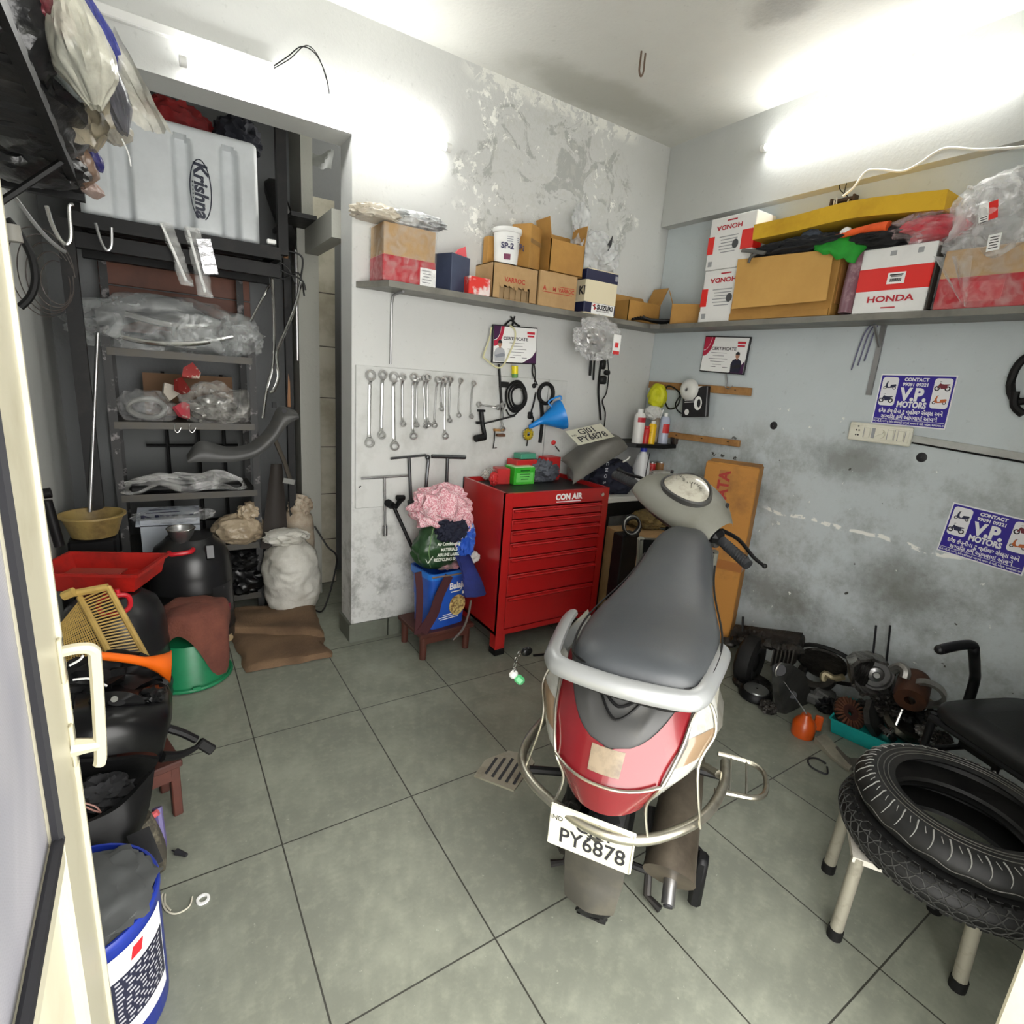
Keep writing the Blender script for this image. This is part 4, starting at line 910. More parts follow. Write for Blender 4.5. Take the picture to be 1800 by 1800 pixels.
# ---- black body panels piled by the door
def pan(P, dep, name, label, m=BLACK, bulge=.03):
    """P: rows of pixel points with depth"""
    rows = [smoothpath([Y(px, py, yy) for px, py, yy in r], 5) for r in P]
    n = len(rows[0]); cols = [smoothpath([r[i] for r in rows], 5) for i in range(n)]
    g = G(); L = len(cols[0]); vs = [[cols[i][j] for i in range(n)] for j in range(L)]
    g.rings(vs, cap=False, closed=False)
    off = V((.0, dep, -dep*.2)); g.rings([[p+off for p in r] for r in vs], cap=False, closed=False)
    for side in ([r[0] for r in vs], [r[-1] for r in vs], vs[0], vs[-1]): g.rings([side, [p+off for p in side]], cap=False, closed=False, smooth=False)
    return g
t = thing('body_panel', 'glossy black scooter floor panel with moulded hump on the pile by the door', 'panel', (-.1, 1.6, .3))
mk('panel_shell', pan([[(130, 1226, 1.75), (180, 1208, 1.78), (240, 1200, 1.80), (288, 1204, 1.80), (303, 1225, 1.78)], [(130, 1250, 1.62), (180, 1242, 1.62), (240, 1236, 1.64), (292, 1238, 1.66), (302, 1262, 1.66)], [(130, 1290, 1.55), (180, 1280, 1.55), (240, 1272, 1.57), (288, 1282, 1.6), (292, 1300, 1.62)], [(130, 1335, 1.53), (180, 1330, 1.53), (235, 1322, 1.55), (272, 1324, 1.58), (283, 1340, 1.6)]], .03, '', ''), BLACKG, t, fix=False)
mk('moulded_hump', G().rings([[Y(205+50*math.cos(a)*s_, 1235+20*math.sin(a)*s_, 1.64-.03*(1-s_)) for a in [2*pi*k/24 for k in range(24)]] for s_ in (1, .8, .3)], cap=True), BLACKG, t)
mk('bolt', G().cyl(Y(201, 1231, 1.60), Y(201, 1229, 1.59), .008), CHROME, t)
mk('hinge_lump', G().blob(Y(266, 1222, 1.68), (.03, .03, .02), .5, 3, 65, 3), BLACKG, t)
t = thing('body_panel', 'deep matt black underseat tub below the glossy panel by the door', 'panel', (-.1, 1.4, .15))
mk('panel_shell', pan([[(135, 1340, 1.5), (190, 1338, 1.5), (240, 1332, 1.52), (280, 1335, 1.55)], [(140, 1390, 1.6), (190, 1385, 1.62), (225, 1380, 1.62), (255, 1378, 1.60)], [(150, 1440, 1.55), (190, 1425, 1.55), (215, 1412, 1.52), (235, 1405, 1.5)], [(160, 1450, 1.36), (195, 1428, 1.38), (225, 1402, 1.4), (262, 1362, 1.46)]], .02, '', ''), BLACK, t, fix=False)
mk('tub_skirt', pan([[(150, 1448, 1.35), (195, 1428, 1.37), (228, 1402, 1.39), (272, 1352, 1.46)], [(158, 1490, 1.33), (200, 1470, 1.35), (235, 1450, 1.37), (262, 1420, 1.42)], [(165, 1545, 1.31), (205, 1535, 1.33), (226, 1505, 1.36), (240, 1480, 1.40)], [(170, 1572, 1.30), (200, 1565, 1.32), (218, 1540, 1.36), (232, 1520, 1.40)]], .015, '', ''), BLACK, t, fix=False)
one('black_rag', G().blob(Y(175, 1395, 1.52), (.06, .05, .035), .45, 2.5, 67, 4), mat('rag black', (.02, .02, .022), .85), 'black rag lying in the underseat tub', 'rag')
one('thin_wires', G().tube([Y(150, 1418, 1.4), Y(165, 1425, 1.4), Y(178, 1428, 1.4)], .002, 5, sub=4).tube([Y(150, 1412, 1.4), Y(168, 1418, 1.4), Y(176, 1426, 1.4)], .002, 5, sub=4), mat('pink wire', srgb(150, 110, 100), .5), 'two thin pale wires inside the underseat tub', 'wire')
t = thing('brake_pedal', 'black footrest bar sticking out of the panel pile over the floor', 'footrest', (.05, 1.65, .25))
mk('bar', G().tube([Y(295, 1280, 1.66), Y(320, 1288, 1.66), Y(345, 1300, 1.66)], .012, 8, sub=3).tube([Y(284, 1330, 1.6), Y(320, 1326, 1.63), Y(355, 1308, 1.66)], [.016, .006], 8, sub=3), BLACK, t)
mk('rubber_pad', G(frame(Y(362, 1312, 1.66), Y(385, 1325, 1.66)-Y(340, 1298, 1.66), U_)).box((0, 0, 0), (.055, .03, .022), bev=.005), RUB, t)
bs = thing('wooden_stool', 'low red-brown wooden stool under the black panel pile', 'stool', (-.1, 1.76, 0))
BW = mat('red brown stool', srgb(82, 42, 32), .55, 0, (6, srgb(60, 30, 24), .4, .7))
TS = T(V((-.12, 1.76, 0))) @ Rz(.25)
mk('seat_board', G(TS).box((0, 0, .185), (.2, .17, .022), bev=.004), BW, bs); mk('apron', G(TS).box((0, -.07, .155), (.17, .015, .045)), BW, bs)
for sx_ in (-1, 1):
    for sy in (-1, 1): mk('leg', G(TS).box((sx_*.08, sy*.065, .0875), (.026, .026, .175), bev=.003), BW, bs)
one('hanging_rubber_strip', G().tube([Y(245, 1440, 1.5), Y(262, 1470, 1.5), Y(272, 1500, 1.46), Y(270, 1530, 1.42)], .028, 10, sub=4), mat('worn rubber', srgb(58, 54, 46), .8, 0, (30, srgb(100, 94, 78), .5, .62)), 'worn strip of ribbed rubber behind the blue bin', 'rubber strip')
one('purple_hose', G().tube([Y(276, 1420, 1.55), Y(280, 1450, 1.53), Y(284, 1480, 1.5), Y(283, 1505, 1.46)], .012, 8, sub=4), mat('lilac hose', srgb(92, 84, 128), .5), 'lilac hose hanging behind the blue bin', 'hose')
one('pink_stopper', G().tube([Y(268, 1434, 1.52), Y(278, 1427, 1.52)], .009, 8), mat('pink plastic', srgb(190, 88, 92), .5), 'small pink plastic cap behind the blue bin', 'cap')
one('black_shard', G().grid(5, 9, lambda u, v: Y(222+40*u+25*v, 1470+62*v-18*u, 1.34-.04*v)), BLACK, 'pointed black plastic shard leaning on the blue bin', 'panel', fix=False)
# ---- blue bin
bt = thing('blue_drum', 'cut-off blue plastic drum with a printed label, behind the open door', 'drum', (-.21, 1.15, 0))
BLUE = mat('blue drum', srgb(30, 52, 150), .4, 0, (5, srgb(22, 40, 122), .4, .75))
Mb = T(V((-.212, 1.16, 0)))
mk('drum_body', G(Mb).lathe([(.01, .004), (.138, .004), (.150, .02), (.150, .30), (.153, .305), (.153, .315), (.150, .32), (.145, .32), (.145, .01), (.01, .01)], 44), BLUE, bt)
cyl = lambda r, a, z: V((r*math.cos(a), r*math.sin(a), z))
mk('white_label', G(Mb).grid(14, 12, lambda u, v: cyl(.1512, -1.18+.95*u, .07+.215*v)), PAPER, bt, fix=False)
mk('dark_band', G(Mb).grid(14, 8, lambda u, v: cyl(.1518, -1.12+.86*u, .105+.125*v)), mat('label navy', srgb(28, 30, 52), .45), bt, fix=False)
g = G(Mb)
for k in range(11):
    n_ = 5+rnd.randint(0, 3)
    for j in range(n_):
        a0 = -1.08+.78*j/n_; w_ = .6*.78/n_
        g.grid(3, 2, lambda u, v: cyl(.1523, a0+w_*u, .112+.0108*k+.0045*v))
mk('label_lines', g, mat('label print grey', srgb(170, 170, 176), .5), bt, fix=False)
mk('red_logo', G(Mb).grid(5, 4, lambda u, v: cyl(.1522, -.86+.16*u+.04*v, .247+.026*v)), mat('logo red', srgb(200, 30, 40), .45), bt, fix=False)
one('grey_rag', G().blob((-.19, 1.15, .325), (.11, .11, .022), .4, 2.4, 71, 4), mat('grey rag', srgb(72, 74, 74), .9), 'grey rag stuffed in the mouth of the blue drum', 'rag')
# ---- bits on the floor
w0 = Z(357, 1582)
one('white_ring', G().lathe([(.010, 0), (.016, 0), (.016, .005), (.010, .005), (.010, 0)], 20, T(w0)), PAPER, 'small white plastic ring on the floor near the blue drum', 'ring')
one('white_string', G().tube([Z(*q, .004) for q in ((286, 1570), (284, 1580), (292, 1600), (310, 1606), (332, 1594), (338, 1576))], .0022, 5, sub=5).tube([Z(*q, .004) for q in ((290, 1572), (290, 1588), (300, 1600))], .0022, 5, sub=5), mat('string', srgb(190, 186, 170), .8), 'loop of pale string on the floor beside the blue drum', 'string')
one('small_plug', G().tube([Z(302, 1495, .006), Z(318, 1499, .006)], .002, 5).cyl(Z(310, 1497, .009), Z(328, 1503, .009), .009, .005, n=10), INK, 'tiny black plug on the floor right of the purple hose', 'plug')
# ---- high left shelf with bags
ls = thing('slatted_shelf', 'dark slatted iron shelf high on the left wall', 'shelf', (-.3, 1.5, 1.8))
g = G().box((-.145, 1.55, 1.85), (.02, 1.4, .022)).box((XL+.02, 1.55, 1.845), (.03, 1.4, .05)).box((-.3, 2.235, 1.845), (.34, .03, .05)).box((-.3, .87, 1.845), (.34, .03, .05))
mk('shelf_frame', g, BLACK, ls)
g = G()
for k in range(11): g.box((-.3, .93+.125*k, 1.862), (.33, .085, .012))
mk('shelf_slats', g, IRON, ls)
for y in (1.2, 1.9): mk('stay', G().tube([(-.15, y, 1.84), (XL+.01, y, 1.55)], .008, 6), BLACK, ls)
BAGC = mat('black bag', (.012, .012, .013), .3, 0, None, (10, .6, .02))
def bagf(name, c, a=.35, b=.85): return mat(name, srgb(*c), .3, 0, (9, tuple(q*.55 for q in srgb(*c)), .4, .7), (14, .6, .02), (6, a, b), .6)
bags = [((18, 45), 1.7, (.10, .12, .10), (6, 6, 7), 'black box-like bag at the near end of the left wall shelf', 0),
        ((40, 190), 1.9, (.12, .24, .085), (8, 8, 9), 'dark bundle filling the middle of the left wall shelf', 0),
        ((50, 285), 2.1, (.12, .12, .05), (10, 10, 11), 'dark bundle at the far end of the left wall shelf', 0),
        ((98, 22), 1.62, (.03, .04, .03), (160, 74, 84), 'pink cloth bag under the white bags on the left shelf', 1),
        ((140, 75), 1.62, (.055, .09, .085), (214, 212, 196), 'bulging white plastic bag hanging over the left shelf', 1),
        ((120, 110), 1.7, (.04, .06, .05), (196, 204, 204), 'pale bluish plastic bag below the bulging white bag', 1),
        ((172, 125), 1.9, (.045, .08, .095), (96, 96, 104), 'grey plastic bag drooping from the left shelf', 1),
        ((178, 60), 2.0, (.03, .05, .06), (60, 70, 170), 'blue plastic bag tucked behind the white bags', 1),
        ((135, 185), 2.0, (.05, .08, .075), (150, 138, 116), 'tan plastic bag hanging mid way along the left shelf', 1),
        ((75, 130), 1.85, (.04, .05, .03), (150, 110, 98), 'small pinkish bag on the dark bundle of the left shelf', 1),
        ((190, 215), 2.12, (.05, .06, .04), (196, 190, 176), 'pale ragged plastic bag at the end of the left shelf', 1),
        ((130, 280), 2.15, (.05, .07, .055), (140, 112, 92), 'brown plastic bag hanging from the far end of the left shelf', 1),
        ((160, 330), 2.2, (.028, .03, .022), (176, 150, 140), 'small pink-beige packet under the brown bag', 1),
        ((165, 275), 2.2, (.018, .02, .03), (44, 40, 110), 'small dark blue packet beside the brown bag', 1)]
def drape(c, r, seed):
    dx = rnd.uniform(.1, .5)
    def f(u, v):
        a = 2*pi*u; k = math.sin(pi*(.04+.92*v))**.6*(.55+.75*v if v < .75 else 1.1-(v-.75)*1.5)
        pl = 1+.12*noise.noise(V((math.cos(a)*7+seed, math.sin(a)*7, v*6)))+.22*noise.noise(V((math.cos(a)*2.2+seed, math.sin(a)*2.2, v*1.3)))+.14*(.4-abs(noise.noise(V((math.cos(a)*5, math.sin(a)*5+seed, v*2.2)))))
        w_ = (v-.5)*2
        return V((c.x+r[0]*k*pl*math.cos(a)+w_*r[2]*dx, c.y+r[1]*k*pl*math.sin(a)+w_*r[2]*.25, c.z-w_*r[2]*1.25+.02*r[2]*math.sin(5*a)*v))
    return f
for i, ((px, py), yy, r, c, lb, fl) in enumerate(bags):
    p = Y(px, py, yy); g = G().grid(60, 40, drape(p, r, 3.7*i), wu=True) if fl else G().blob(p, r, .2, 2.2, 80+i, 4)
    one('plastic_bag', g, bagf('bagfilm%d' % i, c, .6, 1) if fl else BAGC, lb, 'bag', 'bags on the left wall shelf')
def sheet(u, v):
    q = quad([V((150, 62, 0)), V((196, 36, 0)), V((302, 234, 0)), V((222, 206, 0))], u, v); p = Y(q.x, q.y, 1.95); k = noise.noise(V((u*5, v*3, 4)))
    return p+V((.02*k, .05*math.sin(3*u)+.03*k, .012*noise.noise(V((u*9, v*5, 2)))))
one('plastic_sheet', G().grid(16, 40, sheet), mat('white sheet film', srgb(206, 204, 192), .3, 0, (9, srgb(140, 138, 128), .4, .7), (14, .6, .02), (6, .6, 1), .6), 'long crumpled pale plastic sheet trailing from the left shelf before the tank', 'sheet', fix=False)
def sheet2(u, v):
    q = quad([V((95, 110, 0)), V((165, 95, 0)), V((205, 235, 0)), V((130, 250, 0))], u, v); p = Y(q.x, q.y, 1.8); k = noise.noise(V((u*4, v*4, 14)))
    return p+V((.02*k, .04*math.sin(4*u)+.03*k, .012*noise.noise(V((u*9, v*5, 12)))))
one('plastic_sheet', G().grid(16, 30, sheet2), mat('tan sheet film', srgb(156, 146, 124), .3, 0, (9, srgb(96, 90, 76), .4, .7), (14, .6, .02), (6, .5, 1), .6), 'crumpled tan plastic sheet hanging from the middle of the left shelf', 'sheet', fix=False)
one('hanging_string', G().tube([Y(*q, 1.9) for q in ((62, 172), (80, 186), (102, 186))], .003, 6, sub=4), PAPER, 'white tie string across the dark bundles on the left shelf', 'string')
one('hanging_string', G().tube([Y(*q, 2.1) for q in ((214, 244), (225, 268), (230, 292))], .002, 6, sub=4), PAPER, 'white string dangling in front of the white tank', 'string')
# ---- hooks, hoses and wire coils under it
one('hanging_hook', G().tube([Y(*q, 2.8) for q in ((82, 362), (92, 395), (108, 424), (120, 428), (125, 412), (122, 366), (130, 360))], .007, 8, sub=5), CHROME, 'large bent steel rod hook hanging left of the tank platform', 'hook')
one('hanging_hook', G().tube([Y(*q, 2.95) for q in ((168, 392), (178, 425), (188, 440), (196, 432), (196, 400))], .006, 8, sub=5), STEEL, 'smaller bent rod hook hanging under the tank platform edge', 'hook')
one('curved_tube', G().tube([Y(*q, 2.4) for q in ((4, 322), (30, 352), (60, 392), (90, 425), (116, 444))], .006, 8, sub=5), STEEL, 'curved steel rod slanting down below the left shelf', 'rod')
one('hanging_hose', G().tube([Y(*q, 2.3) for q in ((12, 385), (35, 412), (55, 450), (62, 490), (54, 520), (35, 540))], .011, 8, sub=5), RUB, 'thick black hose looped below the left shelf', 'hose')
g = G()
for k in range(5):
    c = Y(75+6*k, 480+4*k, 2.5-.02*k); rx, rz_ = .085-.012*k, .14-.018*k
    g.tube([c+V((rx*math.cos(a), .02*math.sin(a*2+k), rz_*math.sin(a))) for a in [2*pi*j/14+.3*k for j in range(12+(k % 3))]], .0018, 5, sub=4)
one('hanging_wire_coil', g, mat('thin brown wire', (.05, .04, .035), .5), 'loose coils of thin wire hanging on the left alcove wall', 'wire')
one('white_pipe_end', G().cyl(Y(18, 395, 2.2), Y(24, 425, 2.2), .022, n=12), mat('grey pipe', srgb(150, 148, 140), .5), 'stub of pale pipe beside the black hose loop', 'pipe')
# ================================================================ BACK WALL
YF = 2.418
def carton(name, label, cat, M, d, m, mats=None, bev=.003, group=None, flaps=None, tape=None, inside=None):
    """closed or open-topped box with its base centre at M; flaps: list of (side, tilt)"""
    t = thing(name, label, cat, M=M, group=group); w, dp, h = d
    if flaps is None: mk('carton_body', G(M).box((0, 0, h/2), d, bev=bev), m, t)
    else:
        g = G(M); k = .004
        g.box((0, -dp/2+k/2, h/2), (w, k, h)).box((0, dp/2-k/2, h/2), (w, k, h)).box((-w/2+k/2, 0, h/2), (k, dp, h)).box((w/2-k/2, 0, h/2), (k, dp, h)).box((0, 0, k), (w, dp, k))
        mk('carton_body', g, m, t)
        for s_, tl in flaps:
            L = {'f': (w, dp*.48), 'b': (w, dp*.48), 'l': (dp, w*.45), 'r': (dp, w*.45)}[s_]
            K = {'f': T(V((0, -dp/2, h))) @ Rz(pi), 'b': T(V((0, dp/2, h))), 'l': T(V((-w/2, 0, h))) @ Rz(pi/2), 'r': T(V((w/2, 0, h))) @ Rz(-pi/2)}[s_]
            mk('flap', G(M @ K @ Rx(tl)).box((0, L[1]/2, .002), (L[0]*.98, L[1], .004)), m, t)
    if tape: mk('tape', G(M).box((0, -dp/2-.0008, h*tape), (w, .0012, .02)), mat('brown tape', srgb(140, 108, 66), .3), t)
    return t
def yrect(pl, pr, pt, yf=YF):   # x extents and top height of a front face seen in the photograph
    return Y(pl, pt, yf).x, Y(pr, pt, yf).x, Y((pl+pr)/2, pt, yf).z
# 1 wrapped brown and red carton with bags on top
x0, x1, _ = yrect(674, 766, 440); zt_ = Y(674, 386, YF).z; h_ = zt_-ZS
M_ = T(V(((x0+x1)/2, YF+.085, ZS)))
t = carton('parts_carton', 'film wrapped half brown half red carton at the left end of the back shelf', 'carton', M_, (x1-x0, .165, h_*.99), KRAFT2)
mk('red_half', G(M_).box((0, 0, h_*.225), (x1-x0+.004, .169, h_*.45), bev=.003), mat('red carton print', srgb(172, 28, 40), .4), t)
mk('address_label', G(M_).box(((x1-x0)*.36, -.086, h_*.16), (.075, .002, .075)), PAPER, t)
g = G(M_)
for k in range(5): g.box(((x1-x0)*.36-.008+.003*(k % 2), -.0875, h_*.16+.026-.012*k), (.045-.008*(k % 3), .001, .003))
mk('label_print', g, mat('label grey print', srgb(110, 110, 116), .6), t)
mk('clear_wrap', G(M_).box((0, 0, h_*.5), (x1-x0+.014, .178, h_*1.005), bev=.006), film('shrink film', (.85, .85, .85), .03, .42, 16, .12), t)
one('crumpled_bag', G().blob(Y(662, 378, 2.47), (.10, .07, .035), .4, 2.4, 101, 4, floor=zt_+.004), mat('cream bag', srgb(206, 198, 182), .45, 0, None, (20, .6, .02)), 'cream crumpled bag on the left top of the film wrapped carton', 'bag')
one('crumpled_bag', G().blob(Y(728, 388, 2.47), (.13, .07, .028), .45, 2.6, 102, 4, floor=zt_+.004), mat('white crumpled film', srgb(222, 224, 224), .35, 0, (12, srgb(150, 152, 154), .5, .65), (20, .6, .02)), 'white crinkled wrapping on the right top of the film wrapped carton', 'bag')
# 2 navy box
x0, x1, zt_ = yrect(801, 829, 447); h_ = zt_-ZS
M_ = T(V((x0+.02, YF+.09, ZS))) @ Rz(.42)
NAVY = mat('navy box', srgb(62, 72, 96), .6, 0, (6, srgb(48, 56, 78), .4, .75))
carton('navy_box', 'dark blue-grey box on the back shelf right of the film wrapped carton', 'box', M_, (.135, .13, h_), NAVY)
one('red_packet', G().prism([(-.03, 0), (.04, 0), (.03, .05), (0, .035)], -.01, .01, T(V((x0+.055, YF+.08, ZS+h_+.001))) @ Rx(pi/2)), mat('salmon paper', srgb(222, 90, 96), .6), 'red paper packet sticking up on the dark blue box', 'packet')
# 3 torn egg-crate carton and its neighbour
x0, x1, zt_ = yrect(868, 948, 462); xa, xb, zu = yrect(950, 1017, 476)
M_ = T(V(((x0+x1)/2, YF+.10, ZS))); w_ = x1-x0; hA = Y(872, 459, YF).z-ZS
t = thing('torn_carton', 'pale brown carton with a torn corner showing cell dividers on the back shelf', 'carton', M=M_)
g = G(M_); k = .004; hh = hA*.46
g.box((0, -.10+k/2, (hh+hA)/2), (w_, k, hA-hh)).box((0, .10-k/2, hA/2), (w_, k, hA)).box((-w_/2+k/2, 0, hA/2), (k, .2, hA)).box((w_/2-k/2, 0, hA/2), (k, .2, hA)).box((0, 0, hA-k/2), (w_, .2, k)).box((0, 0, k/2), (w_, .2, k))
g.box((-w_/2+.02, -.098, hh/2), (.04, k, hh)).box((w_/2-.022, -.098, hh/2), (.044, k, hh))
for kk in range(7):
    a_ = -w_/2+.035+.028*kk; g.prism([(a_, 0), (a_+.03, 0), (a_+.028, -.012-.01*rnd.random()), (a_+.012, -.02*rnd.random()-.006), (a_+.002, -.008)], -.002, .002, T(V((0, -.099, hh))) @ Rx(pi/2))
mk('carton_body', g, KRAFT2, t)
g = G(M_)
for kk in range(6): g.box((-w_/2+.045+.034*kk, -.03, hh*.42), (.003, .11, hh*.8))
for kk in range(3): g.box((-.005, -.075+.045*kk, hh*.42), (w_-.06, .003, hh*.8))
mk('cell_dividers', g, mat('divider board', srgb(150, 126, 92), .8), t)
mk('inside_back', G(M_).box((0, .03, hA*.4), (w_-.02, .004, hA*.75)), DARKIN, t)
RPT = mat('red print on kraft', srgb(170, 54, 36), .7)
g = G(M_); g.text('VARROC', .03, T(V((-.005, -.1005, hA*.56))) @ Rx(pi/2), bold=.03); mk('red_print', g, RPT, t)
M_ = T(V(((xa+xb)/2, YF+.10, ZS))); w_ = xb-xa; hB = Y(952, 474, YF).z-ZS
t = carton('parts_carton', 'pale brown carton with a red printed band right of the torn carton', 'carton', M_, (w_, .2, hB), KRAFT2)
g = G(M_); g.box((-.005, -.1004, hB*.42), (w_*.8, .001, .003)).text('VARROC', .026, T(V((w_*.22, -.1006, hB*.52))) @ Rx(pi/2), bold=.03).box((w_*.22, -.1004, hB*.62), (w_*.42, .001, .003)).text('A', .03, T(V((-w_*.36, -.1006, hB*.52))) @ Rx(pi/2), bold=.04).text('M', .028, T(V((-w_*.1, -.1006, hB*.52))) @ Rx(pi/2), bold=.04)
mk('red_print', g, RPT, t)
x0_, x1_, z_ = yrect(826, 868, 487, 2.40)
M_ = T(V(((x0_+x1_)/2-.004, 2.44, ZS)))
t = carton('small_box', 'small red and white box in front of the torn carton', 'box', M_, (x1_-x0_-.012, .06, z_-ZS), mat('red white box', srgb(214, 52, 44), .45, 0, (14, srgb(226, 210, 206), .48, .58)))
# on top of them
zt_ = ZS+hA+.001
cb = Y(889, 455, 2.47); xw = (Y(911, 430, 2.47).x-Y(868, 430, 2.47).x)/2
hb_ = Y(889, 403, 2.47).z-zt_
t = thing('grease_tub', 'white lidded plastic tub with printed label on the torn carton', 'tub', (cb.x, 2.47, zt_))
mk('tub_body', G().lathe([(.01, 0), (xw*.82, 0), (xw*.94, hb_*.86), (xw, hb_*.87), (xw, hb_*.93)], 32, T(V((cb.x, 2.47, zt_)))), WHITE, t)
mk('lid', G().lathe([(xw*1.02, hb_*.9), (xw*1.04, hb_*.93), (xw*1.02, hb_), (xw*.9, hb_), (.01, hb_*.985)], 32, T(V((cb.x, 2.47, zt_)))), WHITE, t)
def tubp(u, v, o=.001): a = -2.3+1.6*u; r = xw*(.82+.12*v/.86)+o; return V((cb.x+r*math.cos(a), 2.47+r*math.sin(a), zt_+hb_*v))
mk('tub_label', G().grid(14, 4, lambda u, v: tubp(u*.35, .1+.16*v)), mat('tub print plum', srgb(110, 30, 70), .5), t, fix=False)
g = G(); Mt = T(V((cb.x-.035, 2.47-xw*.915, zt_+hb_*.45))) @ Rx(pi/2) @ Ry(-.25)
g.text('SP-2', .036, Mt, bold=.04, depth=.004); mk('side_lettering', G().text('SP-2', .034, T(V((cb.x+.048, 2.47-xw*.80, zt_+hb_*.5))) @ Rx(pi/2) @ Ry(.55), bold=.04, depth=.004), mat('tub ink', srgb(60, 58, 92), .5), t)
for kk in range(3): g.grid(6, 2, lambda u, v: tubp(.12+.3*u, .6+.06*kk+.012*v, .0015)); g.grid(5, 2, lambda u, v: tubp(.62+.25*u, .62+.05*kk+.012*v, .0015))
mk('tub_lettering', g, mat('tub ink', srgb(60, 58, 92), .5), t)
x0, x1, z1_ = yrect(925, 958, 412, 2.45)
M_ = T(V((x0+.03, 2.49, zt_))) @ Rz(.5)
t = carton('tall_carton', 'tall yellow-brown carton standing behind the white tub', 'carton', M_, (.115, .11, Y(925, 393, 2.45).z-zt_), KRAFT, tape=.62)
M_ = T(V((Y(862, 440, 2.53).x+.02, 2.545, zt_)))
carton('narrow_carton', 'narrow brown carton half hidden behind the left of the white tub', 'carton', M_, (.08, .05, .13), KRAFT)
zt2 = ZS+hB+.001
x0, x1, z1_ = yrect(985, 1026, 430, 2.44)
M_ = T(V(((Y(958, 440, 2.46).x+x1)/2+.005, 2.485, zt2)))
carton('open_carton', 'open topped brown carton with raised flaps beside the tall carton', 'carton', M_, (x1-Y(958, 440, 2.46).x-.01, .12, Y(1000, 428, 2.44).z-zt2), KRAFT, flaps=[('l', 1.35), ('b', 1.3), ('r', 1.5)])
# oil can
x0 = Y(1034, 470, YF-.01).x; x1 = Y(1090, 475, YF-.01).x; hS = Y(1034, 469, YF-.01).z-ZS
M_ = T(V(((x0+x1)/2, YF+.075, ZS)))
t = thing('oil_can', 'square navy and cream oil can lettered SUZUKI on the back shelf', 'can', M=M_); w_ = x1-x0
CREAMC = mat('can cream', srgb(218, 208, 178), .4); NAVYC = mat('can navy', srgb(28, 34, 66), .4)
mk('can_body', G(M_).box((0, 0, hS/2), (w_, .165, hS), bev=.006), CREAMC, t)
mk('navy_band', G(M_).box((0, 0, hS*.86), (w_+.002, .167, hS*.27), bev=.006), NAVYC, t)
mk('navy_band', G(M_).box((0, 0, hS*.145), (w_+.002, .167, hS*.27), bev=.006), NAVYC, t)
mk('white_panel', G(M_).box((w_*.08, -.0845, hS*.13), (w_*.72, .002, hS*.24)), PAPER, t)
K = T(V((w_*.14, -.0858, hS*.165))) @ Rx(pi/2); g = G(M_).text('SUZUKI', .034, K, bold=.05)
g.text('GENUINE ACCESSORIES', .009, T(V((w_*.08, -.0858, hS*.08))) @ Rx(pi/2), bold=.02)
mk('side_lettering', G(M_).text('KI', .06, T(V((-w_/2-.0015, -.055, hS*.5))) @ Rz(-pi/2) @ Rx(pi/2), bold=.03), INK, t)
mk('can_lettering', g, INK, t)
g = G(M_); K = T(V((-w_*.19, -.0858, hS*.165))) @ Rx(pi/2)
g.prism([(-.014, .004), (0, .016), (.006, .010), (-.004, .003), (.012, -.010), (.014, -.004), (0, -.016), (-.006, -.010), (.004, -.003), (-.012, .010)], 0, .0008, K)
mk('can_emblem', g, REDP, t)
mk('can_icon', G(M_).box((w_*.42, -.0845, hS*.87), (.018, .002, .025)), mat('grey print', srgb(150, 152, 160), .5), t)
# bag on can
p = Y(1050, 420, 2.48)
t = thing('white_bag', 'thin white plastic bag slumped on top of the oil can', 'bag', (p.x, 2.48, ZS+hS))
mk('bag_film', G().blob((p.x, 2.49, ZS+hS+.085), (.135, .075, .10), .42, 1.7, 105, 5, floor=ZS+hS+.002), mat('white bag film', srgb(214, 216, 216), .3, 0, None, (9, .6, .03), (5, .35, .85), .6), t)
mk('bag_neck', G().blob(Y(1022, 385, 2.52), (.05, .03, .07), .4, 2.2, 106, 4), mat('white bag film', (1, 1, 1)), t)
mk('dark_content', G().prism([(0, 0), (.03, .05), (.028, .005), (.008, -.03)], -.002, .002, T(Y(1068, 430, 2.405)) @ Rx(pi/2)), INK, t)
# corner boxes
def cbox(name, lab, pl, pr, pt, xf_, yb, m, fl=None, dep=.12):
    a = Y(pl, pt, yb); b = Y(pr, pt, yb); M_ = T(V(((a.x+b.x)/2, yb+dep/2, ZS))); return carton(name, lab, 'carton', M_, (b.x-a.x, dep, (a.z+b.z)/2-ZS), m, flaps=fl)
cbox('open_carton', 'low open brown carton in the corner of the shelf beside the oil can', 1106, 1162, 532, 0, 2.44, KRAFT, [('b', .9), ('r', 1.1)])
M_ = T(V((2.63, 2.27, ZS))) @ Rz(-.9)
carton('open_carton', 'brown open carton second from the corner on the right shelf', 'carton', M_, (.17, .12, .11), KRAFT, flaps=[('l', 1.2), ('r', .9)])
M_ = T(V((2.64, 2.095, ZS+.062))) @ Rz(-1.45)
carton('tall_carton', 'upright brown carton beside the stacked white cartons in the corner', 'carton', M_, (.075, .12, .13), KRAFT, tape=.55)
carton('white_box', 'plain white box under the upright brown carton in the corner', 'box', T(V((2.64, 2.095, ZS))) @ Rz(-pi/2), (.08, .14, .06), WHITE)
g = G()
for k in range(5): g.tube([V((2.36+.02*k, 2.43, ZS+.012+.006*k)), V((2.48, 2.45-.012*k, ZS+.022)), V((2.60, 2.40-.02*k, ZS+.01+.004*k))], .007, 6, sub=3)
one('lever_bundle', g, CABLE, 'bundle of black levers lying on the shelf corner before the cartons', 'levers', kind='thing')
